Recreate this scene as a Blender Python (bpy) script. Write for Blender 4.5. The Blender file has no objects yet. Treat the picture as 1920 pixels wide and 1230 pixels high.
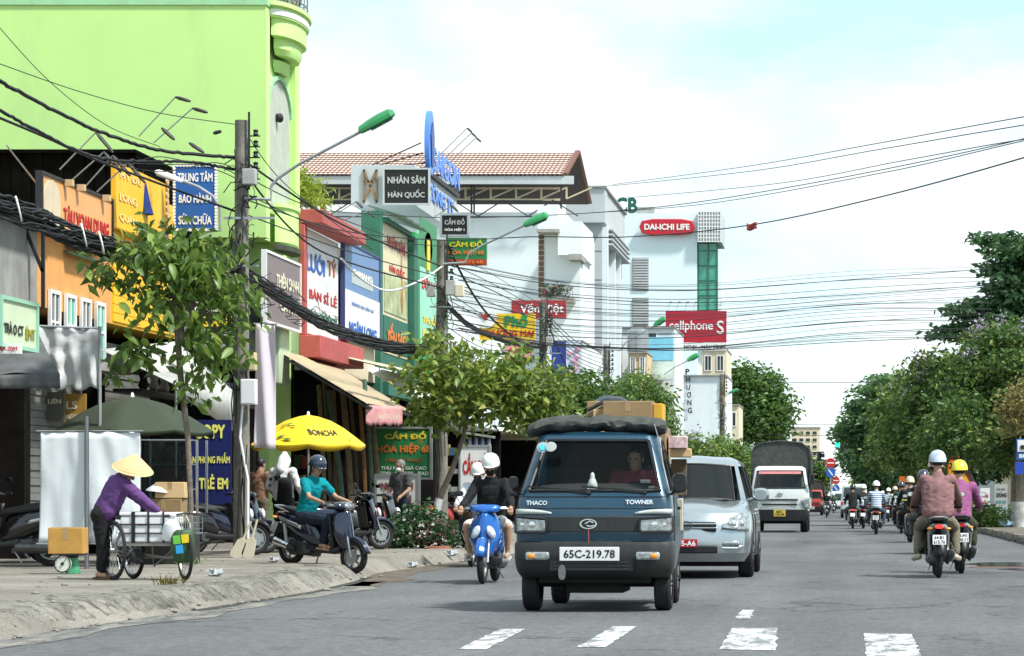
import bpy, bmesh, math, random
import numpy as np
from mathutils import Vector as V, Matrix as M, noise as mnoise
from math import sin, cos, pi, radians, atan2, sqrt
random.seed(7); rng = np.random.default_rng(11)
S = bpy.context.scene
COL = S.collection
# ------------------------------------------------------------------ camera, sky, sun, exposure
F, U0, V0, H = 5000.0, 1590.0, 938.0, 1.1          # focal length and vanishing point of the photograph (px of 1920x1230), eye height
cd = bpy.data.cameras.new('camera'); cam = bpy.data.objects.new('camera', cd); COL.objects.link(cam)
cam.location = (0, 0, H); cam.rotation_euler = (pi/2, 0, 0)
cd.sensor_width = 36; cd.lens = F/1920*36
cd.shift_x = -(U0-960)/1920; cd.shift_y = (V0-615)/1920
cd.clip_start = .5; cd.clip_end = 6000
S.camera = cam
SUN = V((.80, -.42, 1.30)).normalized()
w = bpy.data.worlds.new('World'); S.world = w; w.use_nodes = True
nt = w.node_tree; N = nt.nodes; L = nt.links
bg = N['Background']; bg.inputs['Strength'].default_value = .15
sky = N.new('ShaderNodeTexSky'); sky.sky_type = 'NISHITA'; sky.sun_disc = False
sky.sun_elevation = math.asin(SUN.z); sky.sun_rotation = atan2(SUN.x, SUN.y)
sky.air_density = 1.0; sky.dust_density = .2; sky.ozone_density = 1.2
tc = N.new('ShaderNodeTexCoord'); mp = N.new('ShaderNodeMapping'); mp.inputs['Scale'].default_value = (1, 1, 2.2); mp.inputs['Location'].default_value = (.35, .2, .1)
L.new(tc.outputs['Generated'], mp.inputs[0])
cn = N.new('ShaderNodeTexNoise'); cn.inputs['Scale'].default_value = 5.5; cn.inputs['Detail'].default_value = 7; cn.inputs['Roughness'].default_value = .52
L.new(mp.outputs[0], cn.inputs['Vector'])
cr = N.new('ShaderNodeValToRGB'); cr.color_ramp.elements[0].position = .41; cr.color_ramp.elements[1].position = .59
cr.color_ramp.elements[0].color = (.12, .12, .12, 1); cr.color_ramp.elements[1].color = (.97, .97, .97, 1)
L.new(cn.outputs[0], cr.inputs[0])
mx = N.new('ShaderNodeMix'); mx.data_type = 'RGBA'
hz = N.new('ShaderNodeMix'); hz.data_type = 'RGBA'; hz.inputs['Factor'].default_value = .6; L.new(sky.outputs[0], hz.inputs['A']); hz.inputs['B'].default_value = (2.75, 4.75, 5.35, 1)   # thin tropical haze, pale cyan
L.new(cr.outputs[0], mx.inputs['Factor']); L.new(hz.outputs['Result'], mx.inputs['A']); mx.inputs['B'].default_value = (5.1, 5.3, 5.28, 1)
L.new(mx.outputs['Result'], bg.inputs['Color'])
sl = bpy.data.lights.new('sun', 'SUN'); sl.energy = 4.1; sl.angle = radians(6); sl.color = (1, .97, .91)
so = bpy.data.objects.new('sun', sl); COL.objects.link(so); so.rotation_euler = SUN.to_track_quat('Z', 'Y').to_euler()
S.view_settings.view_transform = 'Standard'; S.view_settings.look = 'None'; S.view_settings.gamma = 1
S.view_settings.use_curve_mapping = False; S.view_settings.exposure = .60
S.render.engine = 'CYCLES'
S.cycles.use_denoising = True
S.cycles.max_bounces = 6; S.cycles.diffuse_bounces = 3; S.cycles.glossy_bounces = 3; S.cycles.transmission_bounces = 6; S.cycles.transparent_max_bounces = 12
S.cycles.caustics_reflective = False; S.cycles.caustics_refractive = False
# ------------------------------------------------------------------ where things stand
def P(u, v, Y): return V(((u-U0)*Y/F, Y, H-(v-V0)*Y/F))       # a point of the photograph at a known distance
def G(u, v, z=0): Y = (H-z)*F/(v-V0); return V(((u-U0)*Y/F, Y, z))
FX = -12.5                                                    # line of the shop fronts
def fy(u, X=FX): return X*F/(u-U0)
def fz(v, Y): return H-(v-V0)*Y/F
PZ = .2                                                       # pavement height
# ------------------------------------------------------------------ materials
MATS = {}
def mat(name, col, rough=.65, metal=0, var=.12, scale=3, bump=0, bscale=60, spec=.4, coat=0, dirt=None, emit=0, dscale=1.2, damt=.6):
    if name in MATS: return MATS[name]
    m = bpy.data.materials.new(name); m.use_nodes = True; MATS[name] = m
    t = m.node_tree; n = t.nodes; l = t.links; b = n['Principled BSDF']
    b.inputs['Roughness'].default_value = rough; b.inputs['Metallic'].default_value = metal
    b.inputs['Specular IOR Level'].default_value = spec; b.inputs['Coat Weight'].default_value = coat
    c4 = (*col, 1)
    tc = n.new('ShaderNodeTexCoord')
    out = None
    if var:
        a = n.new('ShaderNodeTexNoise'); a.inputs['Scale'].default_value = scale; a.inputs['Detail'].default_value = 6; a.inputs['Roughness'].default_value = .62
        l.new(tc.outputs['Object'], a.inputs['Vector'])
        r = n.new('ShaderNodeMapRange'); r.inputs[1].default_value = .3; r.inputs[2].default_value = .7; r.inputs[3].default_value = 1-var; r.inputs[4].default_value = 1+var
        l.new(a.outputs[0], r.inputs[0])
        x = n.new('ShaderNodeMix'); x.data_type = 'RGBA'; x.blend_type = 'MULTIPLY'; x.inputs['Factor'].default_value = 1
        x.inputs['A'].default_value = c4; l.new(r.outputs[0], x.inputs['B']); out = x.outputs['Result']
        if dirt:
            d = n.new('ShaderNodeTexNoise'); d.inputs['Scale'].default_value = dscale; d.inputs['Detail'].default_value = 9; d.inputs['Roughness'].default_value = .7
            dm = n.new('ShaderNodeMapping'); dm.inputs['Scale'].default_value = (1, 1, .28); l.new(tc.outputs['Object'], dm.inputs[0]); l.new(dm.outputs[0], d.inputs['Vector'])
            r2 = n.new('ShaderNodeMapRange'); r2.inputs[1].default_value = .5; r2.inputs[2].default_value = .78; r2.inputs[4].default_value = damt
            l.new(d.outputs[0], r2.inputs[0])
            y = n.new('ShaderNodeMix'); y.data_type = 'RGBA'; l.new(r2.outputs[0], y.inputs['Factor']); l.new(out, y.inputs['A']); y.inputs['B'].default_value = (*dirt, 1); out = y.outputs['Result']
        l.new(out, b.inputs['Base Color'])
    else: b.inputs['Base Color'].default_value = c4
    if bump:
        a = n.new('ShaderNodeTexNoise'); a.inputs['Scale'].default_value = bscale; a.inputs['Detail'].default_value = 4
        l.new(tc.outputs['Object'], a.inputs['Vector'])
        bn = n.new('ShaderNodeBump'); bn.inputs['Strength'].default_value = bump; bn.inputs['Distance'].default_value = .02
        l.new(a.outputs[0], bn.inputs['Height']); l.new(bn.outputs[0], b.inputs['Normal'])
    if emit:
        b.inputs['Emission Color'].default_value = c4; b.inputs['Emission Strength'].default_value = emit
    return m
def glass(name, tint=(.5, .6, .6), amt=.75, rough=.03):
    if name in MATS: return MATS[name]
    m = bpy.data.materials.new(name); m.use_nodes = True; MATS[name] = m
    t = m.node_tree; n = t.nodes; l = t.links; b = n['Principled BSDF']
    b.inputs['Base Color'].default_value = (.01, .015, .016, 1); b.inputs['Roughness'].default_value = rough; b.inputs['Specular IOR Level'].default_value = .5
    tr = n.new('ShaderNodeBsdfTransparent'); tr.inputs[0].default_value = (*tint, 1)
    mx = n.new('ShaderNodeMixShader'); mx.inputs[0].default_value = amt
    l.new(b.outputs[0], mx.inputs[1]); l.new(tr.outputs[0], mx.inputs[2]); l.new(mx.outputs[0], n['Material Output'].inputs[0])
    return m
def leafmat(name, c1, c2, c3=None, trans=.35):
    m = bpy.data.materials.new(name); m.use_nodes = True; MATS[name] = m
    t = m.node_tree; n = t.nodes; l = t.links; b = n['Principled BSDF']
    a = n.new('ShaderNodeVertexColor'); a.layer_name = 'tint'
    r = n.new('ShaderNodeValToRGB'); e = r.color_ramp.elements
    e[0].color = (*c1, 1); e[1].color = (*c2, 1); e[1].position = .8
    if c3: q = e.new(.96); q.color = (*c3, 1)
    oi = n.new('ShaderNodeObjectInfo'); md = n.new('ShaderNodeMath'); md.operation = 'ADD'; ml = n.new('ShaderNodeMath'); ml.operation = 'MULTIPLY'; ml.inputs[1].default_value = .25
    l.new(oi.outputs['Random'], ml.inputs[0]); l.new(a.outputs[0], md.inputs[0]); l.new(ml.outputs[0], md.inputs[1])
    l.new(md.outputs[0], r.inputs[0]); l.new(r.outputs[0], b.inputs['Base Color'])
    b.inputs['Roughness'].default_value = .42; b.inputs['Specular IOR Level'].default_value = .45
    ts = n.new('ShaderNodeBsdfTranslucent'); hs = n.new('ShaderNodeHueSaturation'); hs.inputs['Value'].default_value = 1.3; hs.inputs['Hue'].default_value = .48
    l.new(r.outputs[0], hs.inputs['Color']); l.new(hs.outputs[0], ts.inputs[0])
    mx = n.new('ShaderNodeMixShader'); mx.inputs[0].default_value = trans
    l.new(b.outputs[0], mx.inputs[1]); l.new(ts.outputs[0], mx.inputs[2]); l.new(mx.outputs[0], n['Material Output'].inputs[0])
    return m
def cloth(name, col, two=False, var=.16): return mat(name, col, rough=.85, var=var, scale=9, bump=.35, bscale=14, spec=.2)
BLK = mat('black_plastic', (.012, .013, .014), .45, var=.1)
RUB = mat('tyre_rubber', (.016, .016, .017), .8, var=.25, scale=20, bump=.4, bscale=90)
STEEL = mat('steel', (.45, .46, .47), .32, .9, var=.1)
CHR = mat('chrome', (.75, .76, .77), .14, 1, var=.03)
GALV = mat('galvanised', (.36, .38, .39), .5, .5, var=.15, dirt=(.12, .09, .06), damt=.3)
DKST = mat('dark_steel', (.03, .03, .032), .55, .3, var=.3, scale=8)
WHT = mat('white_paint', (.78, .79, .78), .5, var=.04)
WALLW = mat('white_wall', (.71, .77, .79), .85, var=.06, scale=.8, dirt=(.36, .36, .34), damt=.42, dscale=.5)
CONC = mat('concrete', (.33, .32, .295), .9, var=.25, scale=2.2, bump=.4, bscale=40, dirt=(.16, .14, .12), damt=.6)
POLEM = mat('pole_concrete', (.19, .18, .155), .95, var=.35, scale=5, bump=.4, bscale=50, dirt=(.055, .047, .037), damt=.85, dscale=3)
BARK = mat('bark', (.17, .14, .11), .9, var=.4, scale=12, bump=.8, bscale=30)
DARKIN = mat('shop_interior_dark', (.012, .0105, .010), 1, var=.5, scale=1.5, spec=.04)  # near-black colour for the walls and racks inside the shops
SKIN = mat('skin', (.38, .22, .145), .55, var=.1, scale=12)
HAIR = mat('hair', (.01, .009, .008), .5, var=.2, scale=40)
CABLE = mat('cable_black', (.012, .012, .013), .6, var=.2, scale=6)
LED_R = mat('lit_tail_lamp', (1, .03, .025), .3, var=0, emit=1.1)
REDLENS = mat('red_lens', (.45, .01, .01), .2, var=0, coat=.5)
AMBER = mat('amber_lens', (.8, .3, .03), .2, var=0, coat=.5)
LENS = mat('lamp_lens', (.36, .39, .40), .12, .55, var=.6, scale=26, coat=1)
mat('plate_white', (.72, .73, .72), .4, var=.05)
CARD = mat('cardboard', (.29, .195, .10), .85, var=.14, scale=5, dirt=(.25, .14, .05), damt=.35)
LENS2 = mat('clear_lens', (.60, .63, .65), .12, .2, var=.3, scale=20, coat=1)
CARDL = mat('cardboard_pale', (.58, .40, .21), .85, var=.1, scale=5)
def tone(name, col, **k): return mat(name, col, **k)
# ------------------------------------------------------------------ mesh builder
def frame_from(d):
    d = d.normalized(); a = V((0, 0, 1)) if abs(d.z) < .9 else V((1, 0, 0))
    x = d.cross(a).normalized(); return x, d.cross(x).normalized()
class MB:
    def __init__(s): s.v = []; s.f = []; s.m = []; s.mi = 0
    def add(s, vs, fs):
        o = len(s.v); s.v.extend(V(p) for p in vs)
        for f in fs: s.f.append([i+o for i in f]); s.m.append(s.mi)
        return s
    def box(s, x0, x1, y0, y1, z0, z1):
        return s.add([(x0,y0,z0),(x1,y0,z0),(x1,y1,z0),(x0,y1,z0),(x0,y0,z1),(x1,y0,z1),(x1,y1,z1),(x0,y1,z1)],
                     [(0,3,2,1),(4,5,6,7),(0,1,5,4),(1,2,6,5),(2,3,7,6),(3,0,4,7)])
    def obox(s, c, r, f, u, sx, sy, sz):                       # box on axes r, f, u
        c = V(c); r = V(r)*sx/2; f = V(f)*sy/2; u = V(u)*sz/2
        return s.add([c-r-f-u, c+r-f-u, c+r+f-u, c-r+f-u, c-r-f+u, c+r-f+u, c+r+f+u, c-r+f+u],
                     [(0,3,2,1),(4,5,6,7),(0,1,5,4),(1,2,6,5),(2,3,7,6),(3,0,4,7)])
    def bar(s, a, b, w, h=None): 
        a = V(a); b = V(b); x, y = frame_from(b-a); h = h or w
        return s.obox((a+b)/2, x, (b-a).normalized(), y, w, (b-a).length, h)
    def tube(s, pts, r, n=8, caps=True):
        pts = [V(p) for p in pts]; k = len(pts); rs = r if isinstance(r, (list, tuple)) else [r]*k
        o = len(s.v); X = None
        for i, p in enumerate(pts):
            d = (pts[min(i+1, k-1)]-pts[max(i-1, 0)])
            if d.length < 1e-9: d = V((0, 0, 1))
            d.normalize()
            if X is None: X, _ = frame_from(d)
            X = (X-d*X.dot(d)); X = X.normalized() if X.length > 1e-6 else frame_from(d)[0]
            Yv = d.cross(X)
            for j in range(n): a = 2*pi*j/n; s.v.append(p+(X*cos(a)+Yv*sin(a))*rs[i])
        for i in range(k-1):
            for j in range(n): s.f.append([o+i*n+j, o+i*n+(j+1) % n, o+(i+1)*n+(j+1) % n, o+(i+1)*n+j]); s.m.append(s.mi)
        if caps: s.f.append([o+j for j in range(n)][::-1]); s.m.append(s.mi); s.f.append([o+(k-1)*n+j for j in range(n)]); s.m.append(s.mi)
        return s
    def lathe(s, prof, o=(0,0,0), ax=(0,0,1), n=16, a0=0, a1=2*pi):   # prof: (radius, height)
        o = V(o); ax = V(ax).normalized(); x, y = frame_from(ax); b = len(s.v); full = abs(a1-a0-2*pi) < 1e-6; c = n if full else n+1
        for r, h in prof:
            for j in range(c): a = a0+(a1-a0)*j/n; s.v.append(o+ax*h+(x*cos(a)+y*sin(a))*r)
        for i in range(len(prof)-1):
            for j in range(n): k = (j+1) % c; s.f.append([b+i*c+j, b+i*c+k, b+(i+1)*c+k, b+(i+1)*c+j]); s.m.append(s.mi)
        return s
    def torus(s, R, r, o=(0,0,0), ax=(1,0,0), n=24, k=8, sq=1.0):
        return s.lathe([(R+r*cos(2*pi*i/k), sq*r*sin(2*pi*i/k)) for i in range(k+1)], o, ax, n)
    def disc(s, R, h, o, ax, n=16): return s.lathe([(.001, -h/2), (R, -h/2), (R, h/2), (.001, h/2)], o, ax, n)
    def prism(s, poly, o, r, u, nrm, t):                        # polygon (a,b) on axes r,u extruded by t along nrm
        o = V(o); r = V(r); u = V(u); nrm = V(nrm); k = len(poly)
        vs = [o+r*a+u*b for a, b in poly]; vs += [p+nrm*t for p in vs]
        return s.add(vs, [list(range(k))[::-1], list(range(k, 2*k))]+[(i, (i+1) % k, k+(i+1) % k, k+i) for i in range(k)])
    def loft(s, rings, closed=True, caps=True, skip=None, mats=None):
        o = len(s.v); k = len(rings[0])
        for r in rings: s.v.extend(V(p) for p in r)
        for i in range(len(rings)-1):
            for j in range(k if closed else k-1):
                if skip and skip(i, j): continue
                s.f.append([o+i*k+j, o+i*k+(j+1) % k, o+(i+1)*k+(j+1) % k, o+(i+1)*k+j]); s.m.append(mats(i, j) if mats else s.mi)
        if caps: s.f.append([o+j for j in range(k)][::-1]); s.m.append(s.mi); s.f.append([o+(len(rings)-1)*k+j for j in range(k)]); s.m.append(s.mi)
        return s
    def ell(s, c, r, n=10, k=7, R=None):
        c = V(c); b = len(s.v)
        for i in range(k+1):
            t = -pi/2+pi*i/k
            for j in range(n):
                a = 2*pi*j/n; p = V((r[0]*cos(t)*cos(a), r[1]*cos(t)*sin(a), r[2]*sin(t)))
                s.v.append(c+(R @ p if R else p))
        for i in range(k):
            for j in range(n): s.f.append([b+i*n+j, b+i*n+(j+1) % n, b+(i+1)*n+(j+1) % n, b+(i+1)*n+j]); s.m.append(s.mi)
        return s
    def cap(s, a, ra, b, rb, n=10, lat=None, wide=1.0):         # tapered capsule, optionally widened along lat
        a = V(a); b = V(b); d = b-a
        if d.length < 1e-5: d = V((0, 0, 1e-4))
        dn = d.normalized(); x, y = frame_from(dn); o = len(s.v); rings = []
        for t in (-90, -60, -30, 0): rings.append((a+dn*ra*sin(radians(t)), max(ra*cos(radians(t)), .0015)))
        for t in (0, 30, 60, 90): rings.append((b+dn*rb*sin(radians(t)), max(rb*cos(radians(t)), .0015)))
        lt = V(lat).normalized() if lat is not None else None
        for c, r in rings:
            for j in range(n):
                q = (x*cos(2*pi*j/n)+y*sin(2*pi*j/n))*r
                if lt is not None: q = q+lt*(q.dot(lt)*(wide-1))
                s.v.append(c+q)
        for i in range(len(rings)-1):
            for j in range(n): s.f.append([o+i*n+j, o+i*n+(j+1) % n, o+(i+1)*n+(j+1) % n, o+(i+1)*n+j]); s.m.append(s.mi)
        s.f.append([o+j for j in range(n)][::-1]); s.m.append(s.mi); s.f.append([o+7*n+j for j in range(n)]); s.m.append(s.mi)
        return s
    def grid(s, fn, nu, nv):
        o = len(s.v)
        for i in range(nu+1):
            for j in range(nv+1): s.v.append(V(fn(i/nu, j/nv)))
        for i in range(nu):
            for j in range(nv): a = o+i*(nv+1)+j; s.f.append([a, a+nv+1, a+nv+2, a+1]); s.m.append(s.mi)
        return s
def wloc(p):
    q = V((0, 0, 0))
    while p is not None: q = q+p.location; p = p.parent
    return q
def mesh_of(name, mb, mats, off=None, smooth=True, ang=38):
    me = bpy.data.meshes.new(name)
    vs = [tuple(v-off) for v in mb.v] if off is not None else [tuple(v) for v in mb.v]
    me.from_pydata(vs, [], mb.f)
    for m in (mats if isinstance(mats, (list, tuple)) else [mats]): me.materials.append(m)
    if any(mb.m): me.polygons.foreach_set('material_index', mb.m)
    if smooth: me.polygons.foreach_set('use_smooth', [True]*len(mb.f)); me.set_sharp_from_angle(angle=radians(ang))
    me.update(); return me
def link(name, me, parent=None, loc=None):
    o = bpy.data.objects.new(name, me); COL.objects.link(o); o.parent = parent
    if loc is not None: o.location = loc
    return o
def obj(name, mb, mats, parent=None, world=False, bev=0, smooth=True, solid=0, loc=None, ang=38):
    """one mesh object; world=True: the builder's points are world points (parents unrotated)"""
    if world:
        off = wloc(parent)
        if parent is None and loc is None and mb.v:
            a = V((min(p.x for p in mb.v)+max(p.x for p in mb.v), min(p.y for p in mb.v)+max(p.y for p in mb.v), 2*min(p.z for p in mb.v)))/2
            o = link(name, mesh_of(name, mb, mats, a, smooth, ang), None, a)
        else: o = link(name, mesh_of(name, mb, mats, off, smooth, ang), parent, loc)
    else: o = link(name, mesh_of(name, mb, mats, None, smooth, ang), parent, loc)
    if solid: q = o.modifiers.new('solid', 'SOLIDIFY'); q.thickness = solid; q.offset = 0
    if bev: q = o.modifiers.new('bevel', 'BEVEL'); q.width = bev; q.segments = 2; q.limit_method = 'ANGLE'; q.angle_limit = radians(40)
    return o
def tag(o, label, cat=None, group=None, kind=None):
    if label: o['label'] = label
    if cat: o['category'] = cat
    if group: o['group'] = group
    if kind: o['kind'] = kind
    return o
def thing(name, label, cat, loc=(0,0,0), rz=0, group=None):
    o = bpy.data.objects.new(name, None); COL.objects.link(o); o.location = loc; o.rotation_euler = (0, 0, rz); o.empty_display_size = .2
    return tag(o, label, cat, group)
def dup(root, loc, rz, label, group=None, swap=None):
    def cp(o, par):
        c = o.copy(); COL.objects.link(c); c.parent = par
        if swap and o.data and o.name.split('.')[0] in swap:
            c.data = o.data.copy(); c.data.materials.clear(); c.data.materials.append(swap[o.name.split('.')[0]])
        for ch in list(o.children): cp(ch, c)
        return c
    r = cp(root, None); r.location = loc; r.rotation_euler = (0, 0, rz); r['label'] = label
    if group: r['group'] = group
    return r
TMP = bpy.data.scenes.new('tmp')
def blob(name, mb, mt, parent=None, vox=.016, sm=3, extra=None, loc=None, folds=0):
    """the union of the builder's closed pieces as one continuous smooth skin"""
    me = mesh_of(name, mb, mt, None, False); o = bpy.data.objects.new(name, me); TMP.collection.objects.link(o)
    r = o.modifiers.new('r', 'REMESH'); r.mode = 'VOXEL'; r.voxel_size = vox
    s = o.modifiers.new('s', 'SMOOTH'); s.factor = .5; s.iterations = sm
    with bpy.context.temp_override(scene=TMP, view_layer=TMP.view_layers[0]): dg = bpy.context.evaluated_depsgraph_get(); dg.update()
    m2 = bpy.data.meshes.new_from_object(o.evaluated_get(dg)); m2.name = name
    bpy.data.objects.remove(o)
    if folds:                                                    # creases of the cloth
        k = random.random()*50; nv = len(m2.vertices); co = np.empty(nv*3); no = np.empty(nv*3, np.float32); m2.vertices.foreach_get('co', co); m2.vertex_normals.foreach_get('vector', no); co = co.reshape(-1, 3); no = no.reshape(-1, 3); nz = mnoise.noise
        q = np.array([.8*(1-abs(nz((x*9+k, y*9, z*15)))*2.2)+.45*nz((x*22, y*22+k, z*30)) for x, y, z in co.tolist()]); m2.vertices.foreach_set('co', (co+no*(folds*q)[:, None]).ravel())
    if extra is not None:                                        # fine pieces (fingers, nose, ears) rooted in the skin
        bm = bmesh.new(); bm.from_mesh(m2); e = mesh_of('e', extra, mt, None, False); bm.from_mesh(e); bm.to_mesh(m2); bm.free()
    m2.materials.clear(); m2.materials.append(mt)
    m2.polygons.foreach_set('use_smooth', [True]*len(m2.polygons))
    return link(name, m2, parent, loc)
TXT = {}
VN = {'Đ': 'Ð', 'Ơ': 'O\u031b', 'ơ': 'o\u031b', 'Ợ': 'Ọ\u031b', 'ở': 'ỏ\u031b', 'Ớ': 'Ó\u031b', 'Ờ': 'Ò\u031b'}   # glyphs whose outlines overlap are composed instead
def text_mesh(body, bold=0):
    k = (body, bold)
    if k in TXT: return TXT[k]
    cu = bpy.data.curves.new('lettering', 'FONT'); cu.body = ''.join(VN.get(c, c) for c in body); cu.resolution_u = 3; cu.extrude = .012; cu.align_x = 'CENTER'; cu.space_line = .95
    o = bpy.data.objects.new('lettering', cu); m = bpy.data.meshes.new_from_object(o); bpy.data.objects.remove(o)
    vs = np.empty(len(m.vertices)*3); m.vertices.foreach_get('co', vs); vs = vs.reshape(-1, 3)
    fs = [list(p.vertices) for p in m.polygons]
    if bold:                                                     # strokes thickened by stepped copies, each a hair behind the last
        n = len(vs); vv = [vs]; ff = list(fs)
        for i, (dx, dy) in enumerate(((1, 0), (.5, .5), (.5, -.5)), 1):
            q = vs.copy(); q[:, 0] += bold*dx; q[:, 1] += bold*dy; q[:, 2] -= .003*i; vv.append(q); ff += [[a+n*i for a in f] for f in fs]
        vs = np.concatenate(vv); fs = ff
    lo = vs.min(0); hi = vs.max(0)
    TXT[k] = (vs, fs, lo, hi); return TXT[k]
def lettering(body, mt, c, w, h, r=(1,0,0), u=(0,0,1), parent=None, world=True, bold=.075, name='lettering', slant=0):
    """words fitted into a w x h box centred at c, standing on axes r (reading direction) and u"""
    vs, fs, lo, hi = text_mesh(body, bold)
    r = np.array(r, float); u = np.array(u, float); n = np.cross(r, u); c = np.array(c, float)
    if world: c = c-np.array(wloc(parent))
    sx = w/(hi[0]-lo[0]); sy = h/(hi[1]-lo[1]); ce = (lo+hi)/2
    a = (vs[:, 0]-ce[0])*sx; b = (vs[:, 1]-ce[1])*sy; d = (vs[:, 2]-ce[2])*min(sx, sy)
    q = c+np.outer(a+b*slant, r)+np.outer(b, u)+np.outer(d, n)
    me = bpy.data.meshes.new(name); me.from_pydata(q.tolist(), [], fs); me.materials.append(mt); me.update()
    return link(name, me, parent)
# ------------------------------------------------------------------ foliage and trees
LEAF_A = leafmat('leaf_dull_green', (.045, .10, .022), (.18, .29, .055), (.42, .50, .12), .45)
LEAF_B = leafmat('leaf_olive_green', (.055, .11, .022), (.22, .32, .06), (.46, .46, .13), .46)
LEAF_C = leafmat('leaf_mid_green', (.028, .078, .022), (.145, .255, .055), (.38, .48, .12), .44)
LEAF_E = leafmat('leaf_deep_green', (.02, .06, .018), (.10, .19, .042), (.30, .38, .10), .4)
LEAF_D = leafmat('leaf_dark_green', (.02, .06, .026), (.075, .165, .06), (.17, .29, .11), .4)
LEAF_Y = leafmat('leaf_yellow_green', (.20, .30, .03), (.36, .46, .06), (.5, .55, .1))
LEAF_O = leafmat('leaf_yellowing', (.10, .10, .03), (.26, .23, .07), (.4, .33, .12))
PETAL = leafmat('lavender_petals', (.26, .19, .30), (.40, .31, .44), (.52, .44, .56), .3)
PETW = leafmat('pale_petals', (.6, .5, .5), (.75, .7, .65), (.8, .75, .5), .2)
def leaf_data(base, L, W, droop=.4, spread=1.0, fold=.25, vary=.35):
    n = len(base); a = rng.uniform(0, 2*pi, n)
    d = np.stack([np.cos(a)*spread, np.sin(a)*spread, -droop+rng.normal(0, .45, n)], 1); d /= np.linalg.norm(d, axis=1)[:, None]
    t = rng.normal(0, 1, (n, 3)); t[:, 2] *= .5
    s = np.cross(d, t); s /= np.linalg.norm(s, axis=1)[:, None]+1e-9; nn = np.cross(s, d)
    nn *= np.sign(nn[:, 2:3]+1e-9)
    l = L*rng.uniform(1-vary, 1+vary, n)[:, None]; w = l*(W/L)
    return base, base+d*l*.42+s*w/2+nn*w*fold, base+d*l-nn*l*.12, base+d*l*.42-s*w/2+nn*w*fold
def leaves(name, base, L, W, mt, parent=None, droop=.4, spread=1.0, kind='stuff', off=None):
    b, r, t, l = leaf_data(np.asarray(base), L, W, droop, spread); n = len(b)
    vs = np.stack([b, r, t, l], 1).reshape(-1, 3)
    if off is not None: vs = vs-np.array(off)
    me = bpy.data.meshes.new(name); me.vertices.add(4*n); me.vertices.foreach_set('co', vs.ravel())
    i = np.arange(n)[:, None]*4; lp = np.concatenate([i, i+1, i+2, i, i+2, i+3], 1).ravel()
    me.loops.add(6*n); me.loops.foreach_set('vertex_index', lp); me.polygons.add(2*n); me.polygons.foreach_set('loop_start', np.arange(0, 6*n, 3))
    at = me.color_attributes.new('tint', 'FLOAT_COLOR', 'POINT'); c = np.repeat(rng.uniform(0, .8, n), 4); at.data.foreach_set('color', np.stack([c, c, c, np.ones_like(c)], 1).ravel())
    me.materials.append(mt); me.update(calc_edges=True); me.validate()
    o = link(name, me, parent)
    if kind: o['kind'] = kind
    return o
LEAFV = {}
def leaf_variants(mt, L, W):
    k = (mt.name, L)
    if k not in LEAFV:
        out = []
        for q in range(4):
            me = bpy.data.meshes.new('leaf'); vs = []; m = 6; cu = rng.uniform(.1, .3)
            for i in range(m+1):
                t = i/m; w = W/2*sin(pi*t**.8)**.8 if 0 < t < 1 else 0; z = -cu*L*t*t
                vs += [(L*t, -w, z+w*.3), (L*t, 0, z), (L*t, w, z+w*.3)]
            fs = [[3*i+j, 3*i+3+j, 3*i+4+j, 3*i+1+j] for i in range(m) for j in (0, 1)]
            me.from_pydata(vs, [], fs); at = me.color_attributes.new('tint', 'FLOAT_COLOR', 'POINT'); c = .1+.2*q
            at.data.foreach_set('color', [c, c, c, 1]*len(vs)); me.polygons.foreach_set('use_smooth', [True]*len(fs)); me.materials.append(mt); out.append(me)
        LEAFV[k] = out
    return LEAFV[k]
def single_leaves(base, L, W, mt, parent, droop=.6):
    vr = leaf_variants(mt, L, W); off = wloc(parent)
    for b in base:
        a = random.uniform(0, 2*pi); d = V((cos(a), sin(a), -droop+random.gauss(0, .4))).normalized()
        s = d.cross(V((random.gauss(0, .4), random.gauss(0, .4), 1))).normalized(); n = s.cross(d)
        o = link('leaf', random.choice(vr), parent); k = random.uniform(.7, 1.25)
        if n.z < 0: n = -n; s = -s
        mm = M((d, -s, n)).transposed().to_4x4(); o.matrix_local = M.Translation(V(b)-off) @ mm @ M.Scale(k, 4)
def blob_points(blobs, n, shell=2.4):
    vol = np.array([b[1][0]*b[1][1]*b[1][2] for b in blobs]); k = rng.choice(len(blobs), n, p=vol**.8/(vol**.8).sum())
    d = rng.normal(0, 1, (n, 3)); d /= np.linalg.norm(d, axis=1)[:, None]; r = rng.uniform(0, 1, n)**(1/shell)
    return np.array([np.array(blobs[i][0])+np.array(blobs[i][1])*d[j]*r[j] for j, i in enumerate(k)])
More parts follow.
